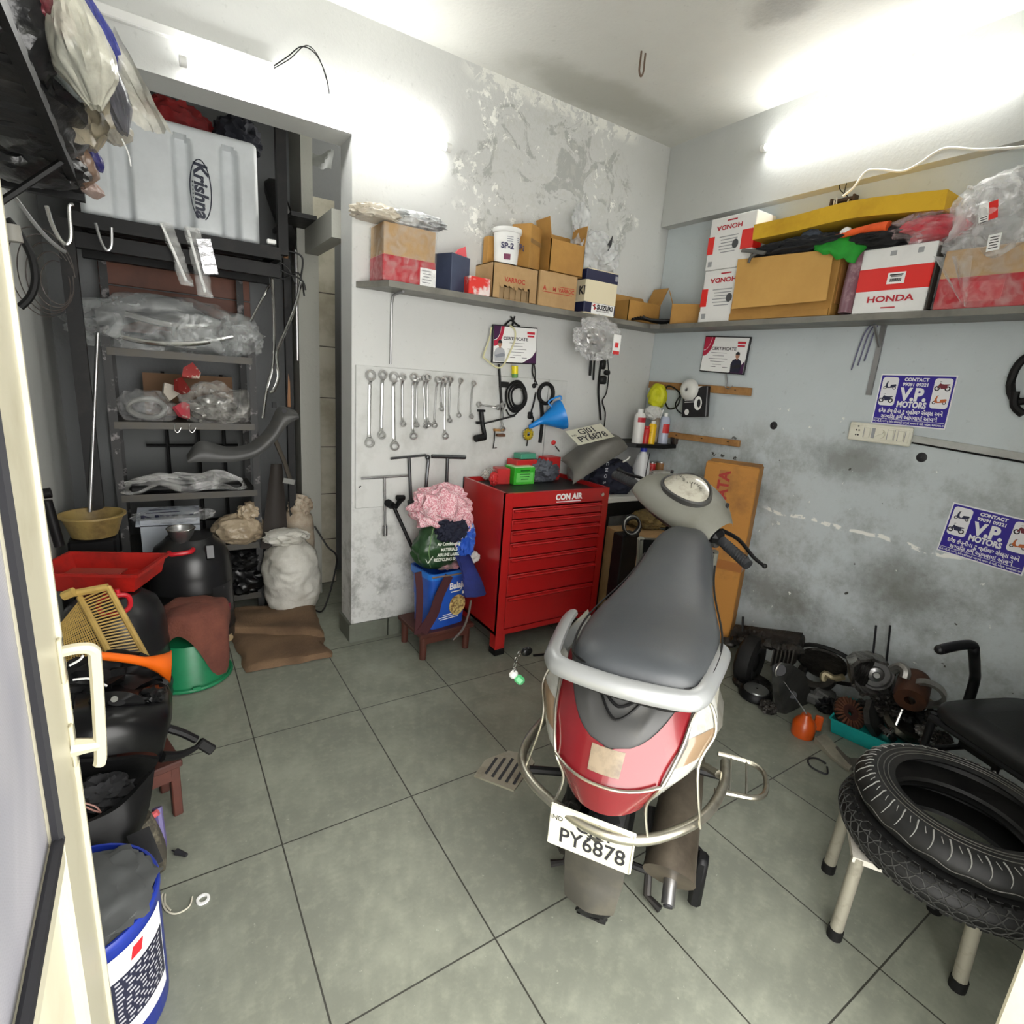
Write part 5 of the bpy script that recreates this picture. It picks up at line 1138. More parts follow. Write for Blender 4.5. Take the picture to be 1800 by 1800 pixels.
# ---- certificates
def certificate(c, w, h, rgt, up, label, mirror):
    M = frame(c, rgt, up); t = thing('certificate', label, 'certificate', M=M)
    mk('frame', G(M).box((0, 0, .004), (w+.012, h+.012, .012), bev=.002), INK, t)
    sh_ = mk('sheet', G(M).box((0, 0, .011), (w, h, .003)), PAPER, t)
    s_ = -1 if mirror else 1
    PURP = mat('plum print', srgb(64, 22, 66), .5); CRIM = mat('crimson print', srgb(176, 28, 62), .5)
    arcp = lambda r0, r1, n=10: [(-w/2, h/2-r1*h)]+[(-w/2+w*.42*r1*math.sin(pi/2*k/n)**.9, h/2-r1*h*math.cos(pi/2*k/n)**1.3) for k in range(n+1)]+[(-w/2+w*.42*r0*math.sin(pi/2*k/n)**.9, h/2-r0*h*math.cos(pi/2*k/n)**1.3) for k in range(n, -1, -1)]
    mk('crimson_corner', G(M).prism(arcp(.40, .56), .0127, .0132), CRIM, t); mk('plum_corner', G(M).prism([(-w/2, h/2)]+[(-w/2+w*.42*.38*math.sin(pi/2*k/10)**.9, h/2-.38*h*math.cos(pi/2*k/10)**1.3) for k in range(11)][::-1], .0127, .0132), PURP if not mirror else CRIM, t)
    mk('plum_corner', G(M).prism([(w/2, -h/2), (w/2, -h/2+.36*h), (w/2-.1*w, -h/2+.17*h), (w/2-.32*w, -h/2)], .0127, .0132), PURP, t)
    g = G(M).text('CERTIFICATE', h*.12, T(V((0 if not mirror else -.02*w, h*.17, .0135))), bold=.03, sx=1.25)
    for k, ww in enumerate((.36, .26, .44, .34, .20)): g.box((.04*w if not mirror else -.12*w, h*(.05-.085*k), .0132), (w*ww, h*.012, .0008))
    for dx in (-.12, .16): g.box((dx*w-(.08*w if mirror else -.06*w), -h*.36, .0132), (w*.12, h*.014, .0008))
    mk('lettering', g, mat('certificate ink', srgb(80, 76, 84), .6), t)
    g = G(M).box((w*.36, h*.36, .0132), (w*.18, h*.07, .001)).box((w*.36, h*.27, .0132), (w*.16, h*.05, .001)); mk('red_logo', g, mat('logo crimson', srgb(196, 40, 56), .5), t)
    px_ = -w*.36 if not mirror else w*.32; py_ = -h*.5
    g = G(M); K = T(V((px_, py_, 0)))
    g.prism([(-.030, .003), (-.034, .045), (-.026, .066), (-.008, .076), (.008, .076), (.026, .066), (.034, .045), (.030, .003)], .0130, .0142, K)
    bp = mk('printed_figure', g, mat('shirt print', srgb(170, 172, 176), .6) if not mirror else mat('suit print', srgb(26, 28, 48), .6), t)
    hd = [(.012*math.cos(2*pi*k/16), .093+.016*math.sin(2*pi*k/16)) for k in range(16)]
    mk('figure_head', G(M).prism(hd, .0130, .0144, K).prism([(-.005, .07), (.005, .07), (.005, .085), (-.005, .085)], .013, .0143, K), mat('skin print', srgb(168, 122, 98), .6), t)
    mk('figure_hair', G(M).prism([(.013*math.cos(a), .097+.016*math.sin(a)) for a in [pi*k/10 for k in range(11)]], .0130, .0147, K), INK, t)
    mk('folded_arms', G(M).prism([(-.033, .035), (.02, .048), (.033, .04), (.03, .03), (-.02, .022)], .0141, .0149, K), mat('sleeve print', srgb(130, 134, 142), .6) if not mirror else INK, t)
    return t
a = [Y(*q, YB-.012) for q in ((868, 572), (943, 578), (938, 640), (863, 635))]
certificate((a[0]+a[1]+a[2]+a[3])/4, (a[1]-a[0]).length, (a[0]-a[3]).length, a[1]-a[0], a[0]-a[3], 'framed certificate hanging on the back wall among cables', False)
a = [X(*q, XR-.012) for q in ((1240, 593), (1316, 595), (1312, 657), (1236, 651))]
certificate((a[0]+a[1]+a[2]+a[3])/4, (a[1]-a[0]).length, (a[0]-a[3]).length, a[1]-a[0], a[0]-a[3], 'framed certificate on the right wall just under the shelf', True)
one('cream_tube', G().tube([Y(*q, YB-.035) for q in ((896, 572), (905, 580), (905, 598), (897, 618), (886, 640), (874, 646), (852, 630), (850, 625), (860, 596), (864, 575))], .0045, 7, sub=5), mat('cream tubing', srgb(206, 202, 160), .4), 'loop of cream plastic tubing hanging over the back wall certificate', 'tube')
one('cable_hook', G().tube([Y(*q, YB-.02) for q in ((898, 556), (903, 566), (900, 573), (905, 556))], .004, 6, sub=4).tube([Y(*q, YB-.02) for q in ((888, 571), (898, 563), (908, 570), (914, 574))], .005, 6, sub=4), CABLE, 'black cables hooked on a nail above the back wall certificate', 'cable')
t = thing('small_bottle', 'tiny yellow bottle hanging below the back wall certificate', 'bottle', Y(905, 660, YB-.03))
mk('bottle_body', G().cyl(Y(905, 657, YB-.03), Y(905, 643, YB-.03), .018, n=14), mat('yellow plastic', srgb(226, 206, 24), .35), t); mk('bottle_tip', G().cyl(Y(905, 664, YB-.03), Y(905, 657, YB-.03), .016, .018, n=14), mat('green tip', srgb(90, 140, 70), .4), t)
# ---- tool board with spanners
BRD = mat('grey tool board', srgb(196, 197, 194), .55, 0, (3.5, srgb(164, 165, 160), .48, .75), (40, .1, .01))
bz0, bz1, bx0, bx1 = Y(622, 893, YB).z, Y(622, 641, YB).z, Y(623, 700, YB).x, 2.05
bt_ = thing('tool_board', 'grey painted tool board on the back wall holding the spanners', 'board', ((bx0+bx1)/2, YB-.01, bz0))
mk('panel', G().box((bx0+.56, YB-.007, (bz0+bz1)/2), (1.115, .012, bz1-bz0), bev=.002), BRD, bt_); mk('panel', G().box((bx0+1.12+(bx1-bx0-1.12)/2, YB-.007, bz1-.13), (bx1-bx0-1.12-.004, .012, .26), bev=.002), BRD, bt_)
mk('panel', G().box((bx0+1.12+(bx1-bx0-1.12)/2, YB-.007, (bz0+bz1-.264)/2), (bx1-bx0-1.12-.004, .012, bz1-bz0-.264), bev=.002), BRD, bt_)
SPN = mat('spanner steel', (.58, .58, .57), .3, .9, (20, (.3, .29, .28), .5, .75))
def spanner(a, b, r, label, y=YB-.03, open_=False):
    r *= 1.15; A = Y(*a, y); B = Y(*b, y); d = (B-A).normalized(); t = thing('hanging_spanner', label, 'spanner', (A+B)/2, group='ring spanners on the tool board')
    for c, s_, rr in ((A, 1, r), (B, -1, r*.92)):
        M = T(c) @ Rx(pi/2) @ Ry(0)
        n_ = 24; g = G(frame(c, (1, .15*s_, 0), (0, .22*s_, 1)))
        g.rings([[V((q*math.cos(2*pi*k/n_)*(1+(.05*math.cos(12*pi*k/n_) if q < rr*.8 else 0)), q*math.sin(2*pi*k/n_), z)) for k in range(n_)] for q, z in ((rr*.62, -.007), (rr*.97, -.007), (rr, -.004), (rr, .004), (rr*.97, .007), (rr*.62, .007), (rr*.62, -.007))], cap=False)
        g.rings([[V((rr*.6*math.cos(2*pi*k/12), rr*.6*math.sin(2*pi*k/12), -.0066)) for k in range(12)]], cap=True) if False else None
        mk('ring_end', g, SPN, t)
    o = V((0, .012, 0)); L = (B-A).length
    g = G().tube([A+d*r*.9, A+d*(r+.02)+o, A+d*(L*.5)+o, B-d*(r+.02)+o, B-d*r*.85], max(r*.47, .0062), 8, sub=4, flat=.7)
    mk('shank', g, SPN, t)
    return t
sp_ = [((652, 660), (650, 778), .0225, 'big ring spanner, first from the left on the tool board'), ((674, 659), (672, 765), .018, 'ring spanner, second from the left on the tool board'), ((693, 663), (694, 784), .0225, 'longest ring spanner, third from the left on the tool board'),
       ((709, 663), (709, 745), .0135, 'short slim ring spanner just right of the longest spanner'), ((728, 663), (727, 766), .0185, 'dark ringed medium spanner, fifth from the left'), ((735, 666), (733, 747), .0125, 'slim spanner hanging half behind the fifth spanner'),
       ((746, 665), (749, 748), .0145, 'left one of the two overlapping spanners in mid row'), ((753, 663), (753, 746), .0135, 'right one of the two overlapping spanners in mid row'), ((770, 667), (764, 747), .0145, 'slightly slanted spanner right of the overlapping two'),
       ((778, 668), (777, 719), .011, 'very short spanner half hidden behind the bright long one'), ((784, 667), (783, 766), .0165, 'bright long spanner, the last long one toward the right'), ((793, 667), (791, 739), .012, 'slim spanner touching the right of the bright long one'),
       ((810, 669), (807, 730), .0115, 'dark short spanner, second from the right end of the row'), ((833, 674), (829, 732), .011, 'small spanner at the right end of the row')]
for i, (a, b, r, lb) in enumerate(sp_): spanner(a, b, r, lb, YB-.026-.012*(i % 2))
sq = spanner((842, 711), (876, 716), .013, 'small spanner hooked sideways below the row by the black puller', YB-.03); del sq['group']
def thandle(name, label, bar, stem, rb, rs, m, sock=None, y=YB-.03):
    t = thing(name, label, 'T handle', Y(*stem[1], y))
    mk('bar', G().cyl(Y(*bar[0], y), Y(*bar[1], y), rb, n=10), m, t); mk('stem', G().cyl(Y(*stem[0], y), Y(*stem[1], y), rs, n=10), m, t)
    if sock: mk('socket', G().cyl(Y(*sock[0], y), Y(*sock[1], y), rs*2.1, n=12), m, t)
DST = mat('blued steel', (.1, .105, .11), .35, .85, (14, (.2, .2, .2), .55, .75))
thandle('t_spanner', 'thin shiny T spanner with a socket hanging low on the tool board', ((635, 841), (717, 836)), ((676, 839), (677, 930)), .0058, .0055, STEEL, ((677, 924), (677, 941)))
thandle('t_spanner', 'long dark T spanner with a steel bar, middle of the tool board', ((687, 806), (749, 800)), ((719, 804), (723, 895)), .006, .0085, DST, ((722, 880), (723, 897)))
thandle('t_spanner', 'T spanner with a thick dark grip bar next to the cloth pile', ((759, 802), (818, 804)), ((787, 804), (784, 880)), .0105, .0085, DST)
one('pry_bar', G().tube([Y(*q, YB-.03) for q in ((752, 803), (753, 812), (752, 820), (747, 880))], .0085, 8, sub=3).blob(Y(752, 804, YB-.03), (.014, .012, .014), 0, sub=2), DST, 'dark cranked bar hanging between the two dark T spanners', 'bar')
t = thing('wheel_wrench', 'black jointed wrench leaning on the wall beside the cloth pile', 'wrench', Y(725, 965, YB-.08))
mk('wrench_bar', G().cyl(Y(692, 890, YB-.035), Y(730, 975, YB-.11), .009, n=10), BLACK, t)
mk('wrench_head', G().tube([Y(683, 886, YB-.04), Y(697, 890, YB-.04), Y(703, 880, YB-.05), Y(708, 876, YB-.05)], .014, 8).cyl(Y(682, 884, YB-.06), Y(688, 888, YB-.03), .02, n=10).cyl(Y(698, 875, YB-.06), Y(710, 875, YB-.05), .014, n=10), BLACK, t)
one('wall_nail', G().cyl(Y(631, 857, YB-.02), Y(638, 851, YB), .003, n=6), IRON, 'small nail in the tool board left of the shiny T spanner', 'nail')
# ---- cables, tools and funnel to the right
t = thing('hanging_puller', 'black puller tool hanging below the short spanners', 'puller', Y(848, 775, YB-.05))
mk('puller_body', G().tube([Y(846, 724, YB-.04), Y(848, 745, YB-.045), Y(852, 765, YB-.05), Y(840, 770, YB-.055)], .013, 8).cyl(Y(836, 771, YB-.06), Y(852, 768, YB-.05), .019, n=12), BLACK, t)
mk('puller_teeth', G().box(Y(846, 722, YB-.04), (.04, .02, .012)).box(Y(842, 743, YB-.05), (.03, .02, .012)), BLACK, t)
one('long_rod', G().cyl(Y(852, 744, YB-.045), Y(905, 731, YB-.04), .005, n=8), IRON, 'thin dark rod lying through the black puller', 'rod')
t = spanner((885, 712), (884, 754), .014, 'combination spanner hanging in front of the black cables', YB-.05); del t['group']
one('black_strap', G().tube([Y(*q, YB-.03) for q in ((877, 640), (879, 670), (881, 700), (883, 735))], .007, 6, sub=4).box(Y(886, 676, YB-.03), (.05, .02, .03)), CABLE, 'black strap with buckle hanging from the certificate', 'strap')
g = G()
for k in range(6):
    c = Y(907+k*.8, 697, YB-.03-.006*k); rx, rz_ = .065-.006*k+.01*(k % 2), .085-.007*k
    g.tube([c+V((rx*math.cos(a), .004*math.sin(3*a), rz_*math.sin(a))) for a in [2*pi*j/14 for j in range(14)]], .005, 6, sub=3, closed=True)
g.tube([Y(*q, YB-.04) for q in ((890, 720), (896, 730), (908, 727), (918, 712))], .004, 6, sub=4)
one('cable_coil', g, CABLE, 'coil of black cable on the tool board below the certificate', 'cable')
one('black_lead', G().tube([Y(*q, YB-.02) for q in ((937, 640), (936, 655), (941, 668), (945, 677))], .004, 6, sub=4).tube([Y(*q, YB-.02) for q in ((939, 640), (941, 655), (940, 672))], .0035, 6, sub=4).blob(Y(939, 678, YB-.02), (.014, .01, .014), .1, sub=2), CABLE, 'black lead with a small plug right of the certificate', 'cable')
one('black_lead', G().tube([Y(*q, YB-.025) for q in ((942, 690), (938, 710), (934, 725), (938, 738), (935, 742))], .005, 6, sub=4).box(Y(932, 730, YB-.025), (.03, .02, .04), bev=.006), CABLE, 'black lead with adaptor left of the blue funnel', 'cable')
c = Y(960, 692, YB-.03)
one('hose_ring', G().tube([c+V((.05*math.cos(a), 0, .055*math.sin(a))) for a in [2*pi*k/24 for k in range(24)]], .0115, 8, closed=True).tube([c+V((-.035, -.01, -.05)), Y(953, 740, YB-.02), Y(949, 778, YB-.02)], .011, 8, sub=3), RUB, 'black rubber hose ring hanging behind the blue funnel', 'hose')
t = thing('blue_funnel', 'blue plastic funnel hanging on the back wall', 'funnel', Y(970, 735, YB-.1))
BF = mat('blue plastic', srgb(22, 128, 208), .35, 0, (4, srgb(18, 100, 178), .45, .75))
w0_ = Y(990, 728, YB-.12); w1_ = Y(955, 739, YB-.075); w2_ = Y(930, 751, YB-.06); ax = (w0_-w1_).normalized()
q_ = ax.orthogonal().normalized(); e_ = ax.cross(q_)
ringf = lambda c, r: [c+q_*r*math.cos(2*pi*k/28)+e_*r*math.sin(2*pi*k/28) for k in range(28)]
mk('funnel_cone', G().rings([ringf(w2_, .011), ringf(w1_-ax*.02, .018), ringf(w1_, .024), ringf(w0_-ax*.025, .083), ringf(w0_, .085), ringf(w0_, .08), ringf(w0_-ax*.03, .078), ringf(w1_, .018)], cap=False), BF, t)
mk('funnel_loop', G().tube([w0_-ax*.05+V((-.03, 0, .055)), w0_-ax*.07+V((-.03, 0, .09)), w0_-ax*.03+V((.0, 0, .11)), w0_-ax*.02+V((0, 0, .085))], .005, 6, sub=4), BF, t)
t = thing('wire_brush', 'yellow and silver wire wheel brush hanging at the funnel tip', 'brush', Y(927, 765, YB-.04))
c = Y(928, 763, YB-.035); g = G(frame(c, (1, 0, .1), (0, 0, 1)))
for k in range(40): a = 2*pi*k/40; g.tube([V((.012*math.cos(a), .012*math.sin(a), .008)), V((.034*math.cos(a+.1), .034*math.sin(a+.1), .004+.004*(k % 3)))], .0018, 4)
mk('bristles', g, mat('brass wire', srgb(206, 180, 40), .4, .3), t)
mk('backing_disc', G(frame(c, (1, 0, .1), (0, 0, 1))).lathe([(.004, -.008), (.036, -.006), (.036, 0), (.014, .006), (.004, .008)], 28), CHROME, t); mk('spindle', G().cyl(c+V((0, -.004, -.02)), Y(926, 784, YB-.03), .004, n=8), IRON, t)
t = thing('hanging_clamp', 'small wood and metal clamp hanging under the combination spanner', 'clamp', Y(878, 775, YB-.04))
mk('jaw', G().box(Y(877, 756, YB-.04), (.06, .02, .012)), WOOD, t); mk('jaw', G().box(Y(880, 765, YB-.04), (.05, .02, .014)), mat('rust', srgb(90, 58, 36), .7), t)
mk('hook_wire', G().tube([Y(*q, YB-.03) for q in ((870, 758), (869, 775), (867, 788), (873, 787))], .003, 6), IRON, t)
t = thing('key_tag', 'red tag and silver key hanging on the wall right of the wire brush', 'key', Y(978, 790, YB-.02))
mk('tag', G().blob(Y(973, 778, YB-.02), (.016, .008, .014), .2, sub=3), REDP, t); mk('key', G().tube([Y(976, 784, YB-.02), Y(983, 793, YB-.02)], .005, 6), CHROME, t)
# ---- hanging bag under the oil can
p = Y(1050, 595, 2.38)
t = thing('hanging_bag', 'clear plastic bag of silver parts hanging from the shelf edge under the oil can', 'bag', p)
mk('foil_part', G().blob(p+V((-.03, .01, -.01)), (.085, .03, .06), .5, 2.2, 111, 4), mat('crinkled foil', (.6, .6, .6), .22, .8, (8, (.25, .24, .23), .4, .7), (24, .6, .02)), t)
mk('bag_film', G().blob(p, (.14, .045, .10), .42, 2.2, 112, 5), film('bag film e', (.82, .82, .82), .2, .75, 8, .12), t)
mk('bag_label', G(frame(Y(1084, 605, 2.32), (1, .1, 0), (0, 0, 1))).box((0, 0, 0), (.06, .10, .002)), PAPER, t)
g = G(frame(Y(1084, 605, 2.318), (1, .1, 0), (0, 0, 1))).box((0, -.005, .0015), (.026, .026, .001)).box((0, -.045, .0015), (.05, .018, .001)); mk('label_print', g, REDP, t)
one('hanging_rods', G().cyl(Y(1040, 615, YB-.04), Y(1037, 660, YB-.03), .008, n=8).cyl(Y(1046, 615, YB-.05), Y(1043, 668, YB-.03), .006, n=8), CABLE, 'pair of short black rods hanging left below the clear bag', 'rods')
g = G().tube([Y(*q, YB-.03) for q in ((1058, 628), (1054, 655), (1052, 690), (1054, 715), (1056, 738))], .007, 7, sub=4).tube([Y(*q, YB-.03) for q in ((1068, 630), (1070, 660), (1066, 690), (1059, 705), (1064, 725), (1062, 750), (1058, 765))], .004, 6, sub=4)
g.box(Y(1060, 668, YB-.05), (.045, .03, .05), bev=.008).box(Y(1067, 655, YB-.05), (.04, .03, .03), bev=.008).box(Y(1060, 640, YB-.05), (.04, .03, .06), bev=.01)
one('relay_harness', g, CABLE, 'black wiring harness with relays hanging right below the clear bag', 'wiring')
# ---- red tool cabinet
cx0, cx1, cy0, cy1, cz = 1.385, 2.055, 2.135, 2.57, .863
cab = thing('tool_cabinet', 'red steel tool cabinet with seven drawers lettered CON AIR', 'cabinet', ((cx0+cx1)/2, (cy0+cy1)/2, 0))
REDS = mat('red side sheet', (.26, .012, .010), .4, 0, (4, (.2, .012, .012), .45, .7))
g = G(); b0_ = .115
g.box((cx0+.008, (cy0+cy1)/2, (b0_+cz)/2), (.016, cy1-cy0, cz-b0_)).box((cx1-.008, (cy0+cy1)/2, (b0_+cz)/2), (.016, cy1-cy0, cz-b0_)).box(((cx0+cx1)/2, cy1-.006, (b0_+cz)/2), (cx1-cx0, .012, cz-b0_)).box(((cx0+cx1)/2, (cy0+cy1)/2, b0_+.008), (cx1-cx0, cy1-cy0, .016))
mk('cabinet_body', g, RED, cab)
g = G().box((cx0+.022, cy0+.008, (b0_+cz)/2), (.044, .018, cz-b0_)).box((cx1-.022, cy0+.008, (b0_+cz)/2), (.044, .018, cz-b0_)).box(((cx0+cx1)/2, cy0+.008, cz-.036), (cx1-cx0-.0885, .018, .07)).box(((cx0+cx1)/2, cy0+.008, b0_+.014), (cx1-cx0-.0885, .018, .028))
mk('front_frame', g, RED, cab)
mk('top_mat', G().box(((cx0+cx1)/2, (cy0+cy1)/2, cz-.028), (cx1-cx0-.03, cy1-cy0-.02, .01)), mat('black mat', (.012, .012, .012), .5), cab)
hs = [.050, .050, .056, .068, .080, .105, .155]; tot = sum(hs); z = cz-.078; sc_ = (cz-.078-b0_-.03)/tot
for h in hs:
    h *= sc_; xa, xb = cx0+.048, cx1-.048
    d = mk('drawer', G().box(((xa+xb)/2, cy0+.006, z-h/2), (xb-xa, .016, h-.006), bev=.002), RED, cab)
    mk('pull_lip', G().rings([[V((x, cy0-.002, z-.006)), V((x, cy0-.018, z-.008)), V((x, cy0-.020, z-.014)), V((x, cy0-.012, z-.020)), V((x, cy0-.002, z-.016))] for x in (xa+.004, xb-.004)]), RED, d)
    z -= h
for x in (cx0+.03, cx1-.03):
    for y in (cy0+.03, cy1-.03):
        l_ = mk('leg', G().box((x, y, .08), (.058, .058, .09), bev=.003), RED, cab); mk('foot', G().box((x, y, .018), (.062, .062, .034), bev=.004), BLACK, l_)
M_ = frame(((cx0+cx1)/2+.055, cy0-.0015, cz-.036), (1, 0, 0), (0, 0, 1)); g = G(M_).text('CON AIR', .042, M_.inverted() @ M_, bold=.05, sx=1.0).box((.0, -.024, .001), (.16, .005, .001))
mk('cabinet_lettering', g, PAPER, cab); mk('lock', G().cyl((cx1-.05, cy0-.008, cz-.036), (cx1-.05, cy0, cz-.036), .010, n=14), CHROME, cab)
for k in range(1): mk('side_label', G().box((cx1+.001, cy0+.03, cz-.03), (.002, .02, .03)), PAPER, cab)
# things on the cabinet
zc = cz-.022
def cz_at(px, py): return Z(px, py, zc)
p = cz_at(818, 833); t = one('clear_bag', G().blob((p.x+.02, min(p.y, 2.5), cz+.022), (.05, .035, .03), .4, 2.4, 121, 4, floor=zc), film('bag film f', (.7, .72, .66), .25, .7, 9), 'small clear bag at the back left corner of the red cabinet top', 'bag')
p = Z(857, 824, zc+.03); p.z = zc
one('red_lump', G().blob(p+V((.0, .0, .03)), (.032, .03, .026), .3, 2.5, 122, 4, floor=zc+.001), WRED, 'red rounded lump of cloth behind the white ball on the cabinet', 'cap')
one('white_ball', G().blob(Z(853, 836, zc+.0245), (.024, .024, .024), .0, sub=3), mat('spotted white', srgb(216, 214, 204), .4, 0, (42, (.05, .02, .03), .58, .62)), 'white spotted ball on the left of the cabinet top', 'ball')
p = Y(886, 838, 2.44); p.z = zc; one('red_pouch', G().blob(V((Y(868, 842, 2.40).x, 2.40, zc+.04)), (.022, .022, .034), .3, 2.2, 124, 4, floor=zc+.001), WRED, 'crumpled red pouch beside the red lump on the cabinet', 'pouch')
M_ = T(V((p.x, 2.47, zc))) @ Rz(-.2); carton('red_box', 'small red carton standing on the cabinet behind the green box', 'box', M_, (.075, .08, .085), WRED)
p = Y(926, 824, 2.45)
M_ = T(V((p.x, 2.50, zc))) @ Rz(.1); hq = Y(926, 808, 2.47).z-zc; carton('red_box', 'flat red carton at the back of the cabinet under the teal box', 'box', M_, (.15, .09, hq), WRED)
carton('teal_box', 'flat teal box lying on the red carton at the back of the cabinet', 'box', M_ @ T(V((.025, .01, hq+.001))), (.11, .07, .03), mat('teal box', srgb(70, 150, 122), .45))
p = Y(972, 822, 2.47); M_ = T(V((p.x, 2.51, zc))) @ Rz(.15); carton('red_box', 'red carton behind the grey cloth on the cabinet', 'box', M_, (.11, .08, Y(972, 803, 2.49).z-zc), WRED)
a = cz_at(903, 853); b = cz_at(942, 852)
M_ = T((a+b)/2+V((0, .06, 0))) @ Rz(.03); t = carton('battery_box', 'bright green battery box at the front of the red cabinet top', 'box', M_, ((b-a).length, .10, .095), mat('green box', srgb(48, 168, 40), .4, 0, (6, srgb(90, 196, 70), .45, .7)))
mk('pale_lid', G(M_).box((0, 0, .096), ((b-a).length*.92, .09, .006), bev=.002), mat('pale green', srgb(176, 212, 158), .4), t)
g = G(M_).box((.0, -.0505, .04), ((b-a).length*.8, .001, .05)); mk('print_panel', g, mat('light green print', srgb(110, 206, 100), .45), t)
g = G(M_).box((0, -.0512, .078), (.06, .001, .007))
for k in range(3): g.box((.0, -.0512, .058-.014*k), (.07-.01*k, .001, .004))
mk('print_lines', g, mat('dark green print', srgb(20, 90, 24), .5), t)
p = cz_at(960, 848); one('grey_cloth', G().blob(p+V((0, .06, .055)), (.095, .07, .06), .42, 2.2, 126, 5, floor=zc+.001), mat('grey cloth', srgb(92, 96, 104), .85, 0, (8, srgb(66, 68, 76), .4, .7)), 'crumpled grey cloth on the red cabinet beside the green box', 'cloth')
# ---- stool with tin, bags and clothes left of the cabinet
ST_M = T(V((1.165, 2.385, 0))) @ Rz(.06)
stl = thing('wooden_stool', 'small red-brown wooden stool carrying the blue snack tin', 'stool', M=ST_M)
mk('seat_board', G(ST_M).box((0, 0, .135), (.31, .27, .022), bev=.004), BW, stl)
for sx_ in (-1, 1):
    mk('apron', G(ST_M).box((0, sx_*.115, .105), (.25, .015, .04)), BW, stl)
    for sy in (-1, 1): mk('leg', G(ST_M).cyl((sx_*.125, sy*.105, 0), (sx_*.125, sy*.105, .125), .017, .02, n=12), BW, stl)
TM = T(V((1.175, 2.375, .147))) @ Rz(.16); tw_, tdp, th_ = .235, .20, .30
tin = thing('snack_tin', 'blue square snack tub printed Balaji standing on the small wooden stool', 'tub', M=TM)
BT = mat('balaji blue', srgb(34, 84, 178), .35, 0, (4, srgb(24, 62, 150), .45, .75))
def sq(s, z, r=.25, n=40):
    pts = []
    for k in range(n):
        a = 2*pi*k/n; c_, s_ = math.cos(a), math.sin(a); e = .28
        pts.append(V((tw_/2*s*abs(c_)**e*(1 if c_ > 0 else -1), tdp/2*s*abs(s_)**e*(1 if s_ > 0 else -1), z)))
    return pts
mk('tub_body', G(TM).rings([sq(.88, 0), sq(.96, th_*.86), sq(1.04, th_*.87), sq(1.05, th_), sq(.98, th_), sq(.94, th_*.5)], cap=True), BT, tin)
mk('tub_rim', G(TM).rings([sq(1.06, th_*.9), sq(1.075, th_*.9), sq(1.075, th_), sq(1.06, th_)], cap=False), mat('rim blue', srgb(40, 116, 206), .35), tin)
K = T(V((.035, -tdp/2*.955-.002, th_*.72))) @ Rx(pi/2+.03)
g = G(TM).text('Balaji', .048, K, bold=.035, sx=.9).box((.03, -tdp/2*.95-.003, th_*.62), (.06, .002, .005))
for k, ww in enumerate((.08, .13, .11)): g.box((.0, -tdp/2*.9-.003-.002*0, .066-.011*k), (ww, .002, .003))
g.box((.08, -tdp/2*.95-.002, th_*.57), (.015, .002, .015)); mk('tub_lettering', g, PAPER, tin)
g = G(TM); K = T(V((.045, -tdp/2*.93-.003, th_*.36))) @ Rx(pi/2); g.prism([(.05*math.cos(2*pi*k/28), .055*math.sin(2*pi*k/28)) for k in range(28)], 0, .002, K)
mk('popcorn_picture', g, mat('popcorn print', srgb(206, 184, 120), .6, 0, (60, srgb(110, 78, 40), .45, .6)), tin)
MAR = mat('maroon cloth', srgb(60, 20, 26), .8)
def strap(pts, w, name, label, m, cat='strap'):
    P = smoothpath([Y(*q) for q in pts], 6); g = G()
    rs = []
    for i, p in enumerate(P):
        d = (P[min(i+1, len(P)-1)]-P[max(i-1, 0)]).normalized(); s_ = d.cross(V((0, -1, 0)));
        s_ = s_.normalized() if s_.length > .01 else V((1, 0, 0)); ww = w if not isinstance(w, tuple) else w[0]+(w[1]-w[0])*i/len(P)
        rs.append([p-s_*ww, p+s_*ww, p+s_*ww+V((0, .004, 0)), p-s_*ww+V((0, .004, 0))])
    g.rings(rs, smooth=False); return one(name, g, m, label, cat)
strap([(735, 1006, 2.235), (738, 1040, 2.225), (737, 1080, 2.215), (734, 1115, 2.21)], .017, 'maroon_strap', 'dark maroon cloth strap hanging down the left of the blue tub', MAR)
strap([(790, 1012, 2.22), (772, 1050, 2.215), (762, 1080, 2.21), (742, 1112, 2.205)], (.022, .03), 'maroon_strap', 'wide maroon cloth strap slanting across the front of the blue tub', MAR)
one('grey_rope', G().tube([Y(*q) for q in ((828, 1055, 2.25), (822, 1085, 2.22), (812, 1108, 2.18), (796, 1125, 2.16))], .006, 6, sub=5), mat('grey cord', srgb(92, 84, 78), .6), 'grey-brown rope hanging off the right of the small stool', 'cord')
one('wire_bail', G().tube([Y(*q) for q in ((760, 1016, 2.225), (780, 1013, 2.22), (800, 1010, 2.225), (818, 1006, 2.24))], .0045, 6, sub=4), mat('brown wire', srgb(110, 90, 76), .5), 'thin wire handle lying along the rim of the blue tub', 'handle bar')
one('scrap_cloth', G().blob(TM @ V((.03, -.02, th_+.012)), (.09, .06, .02), .4, 2.6, 131, 4), mat('mixed scraps', srgb(120, 104, 104), .8, 0, (9, srgb(206, 150, 160), .5, .62)), 'mixed pale scraps lying in the mouth of the blue tub', 'scraps')
t = thing('green_bag', 'bulging dark green printed bag on top of the blue tub', 'bag', TM @ V((-.02, 0, th_+.01)))
gb = TM @ V((-.035, -.005, th_+.12))
GBM = mat('green bag', srgb(40, 70, 40), .35, 0, (5, srgb(26, 48, 30), .42, .72), (18, .4, .02))
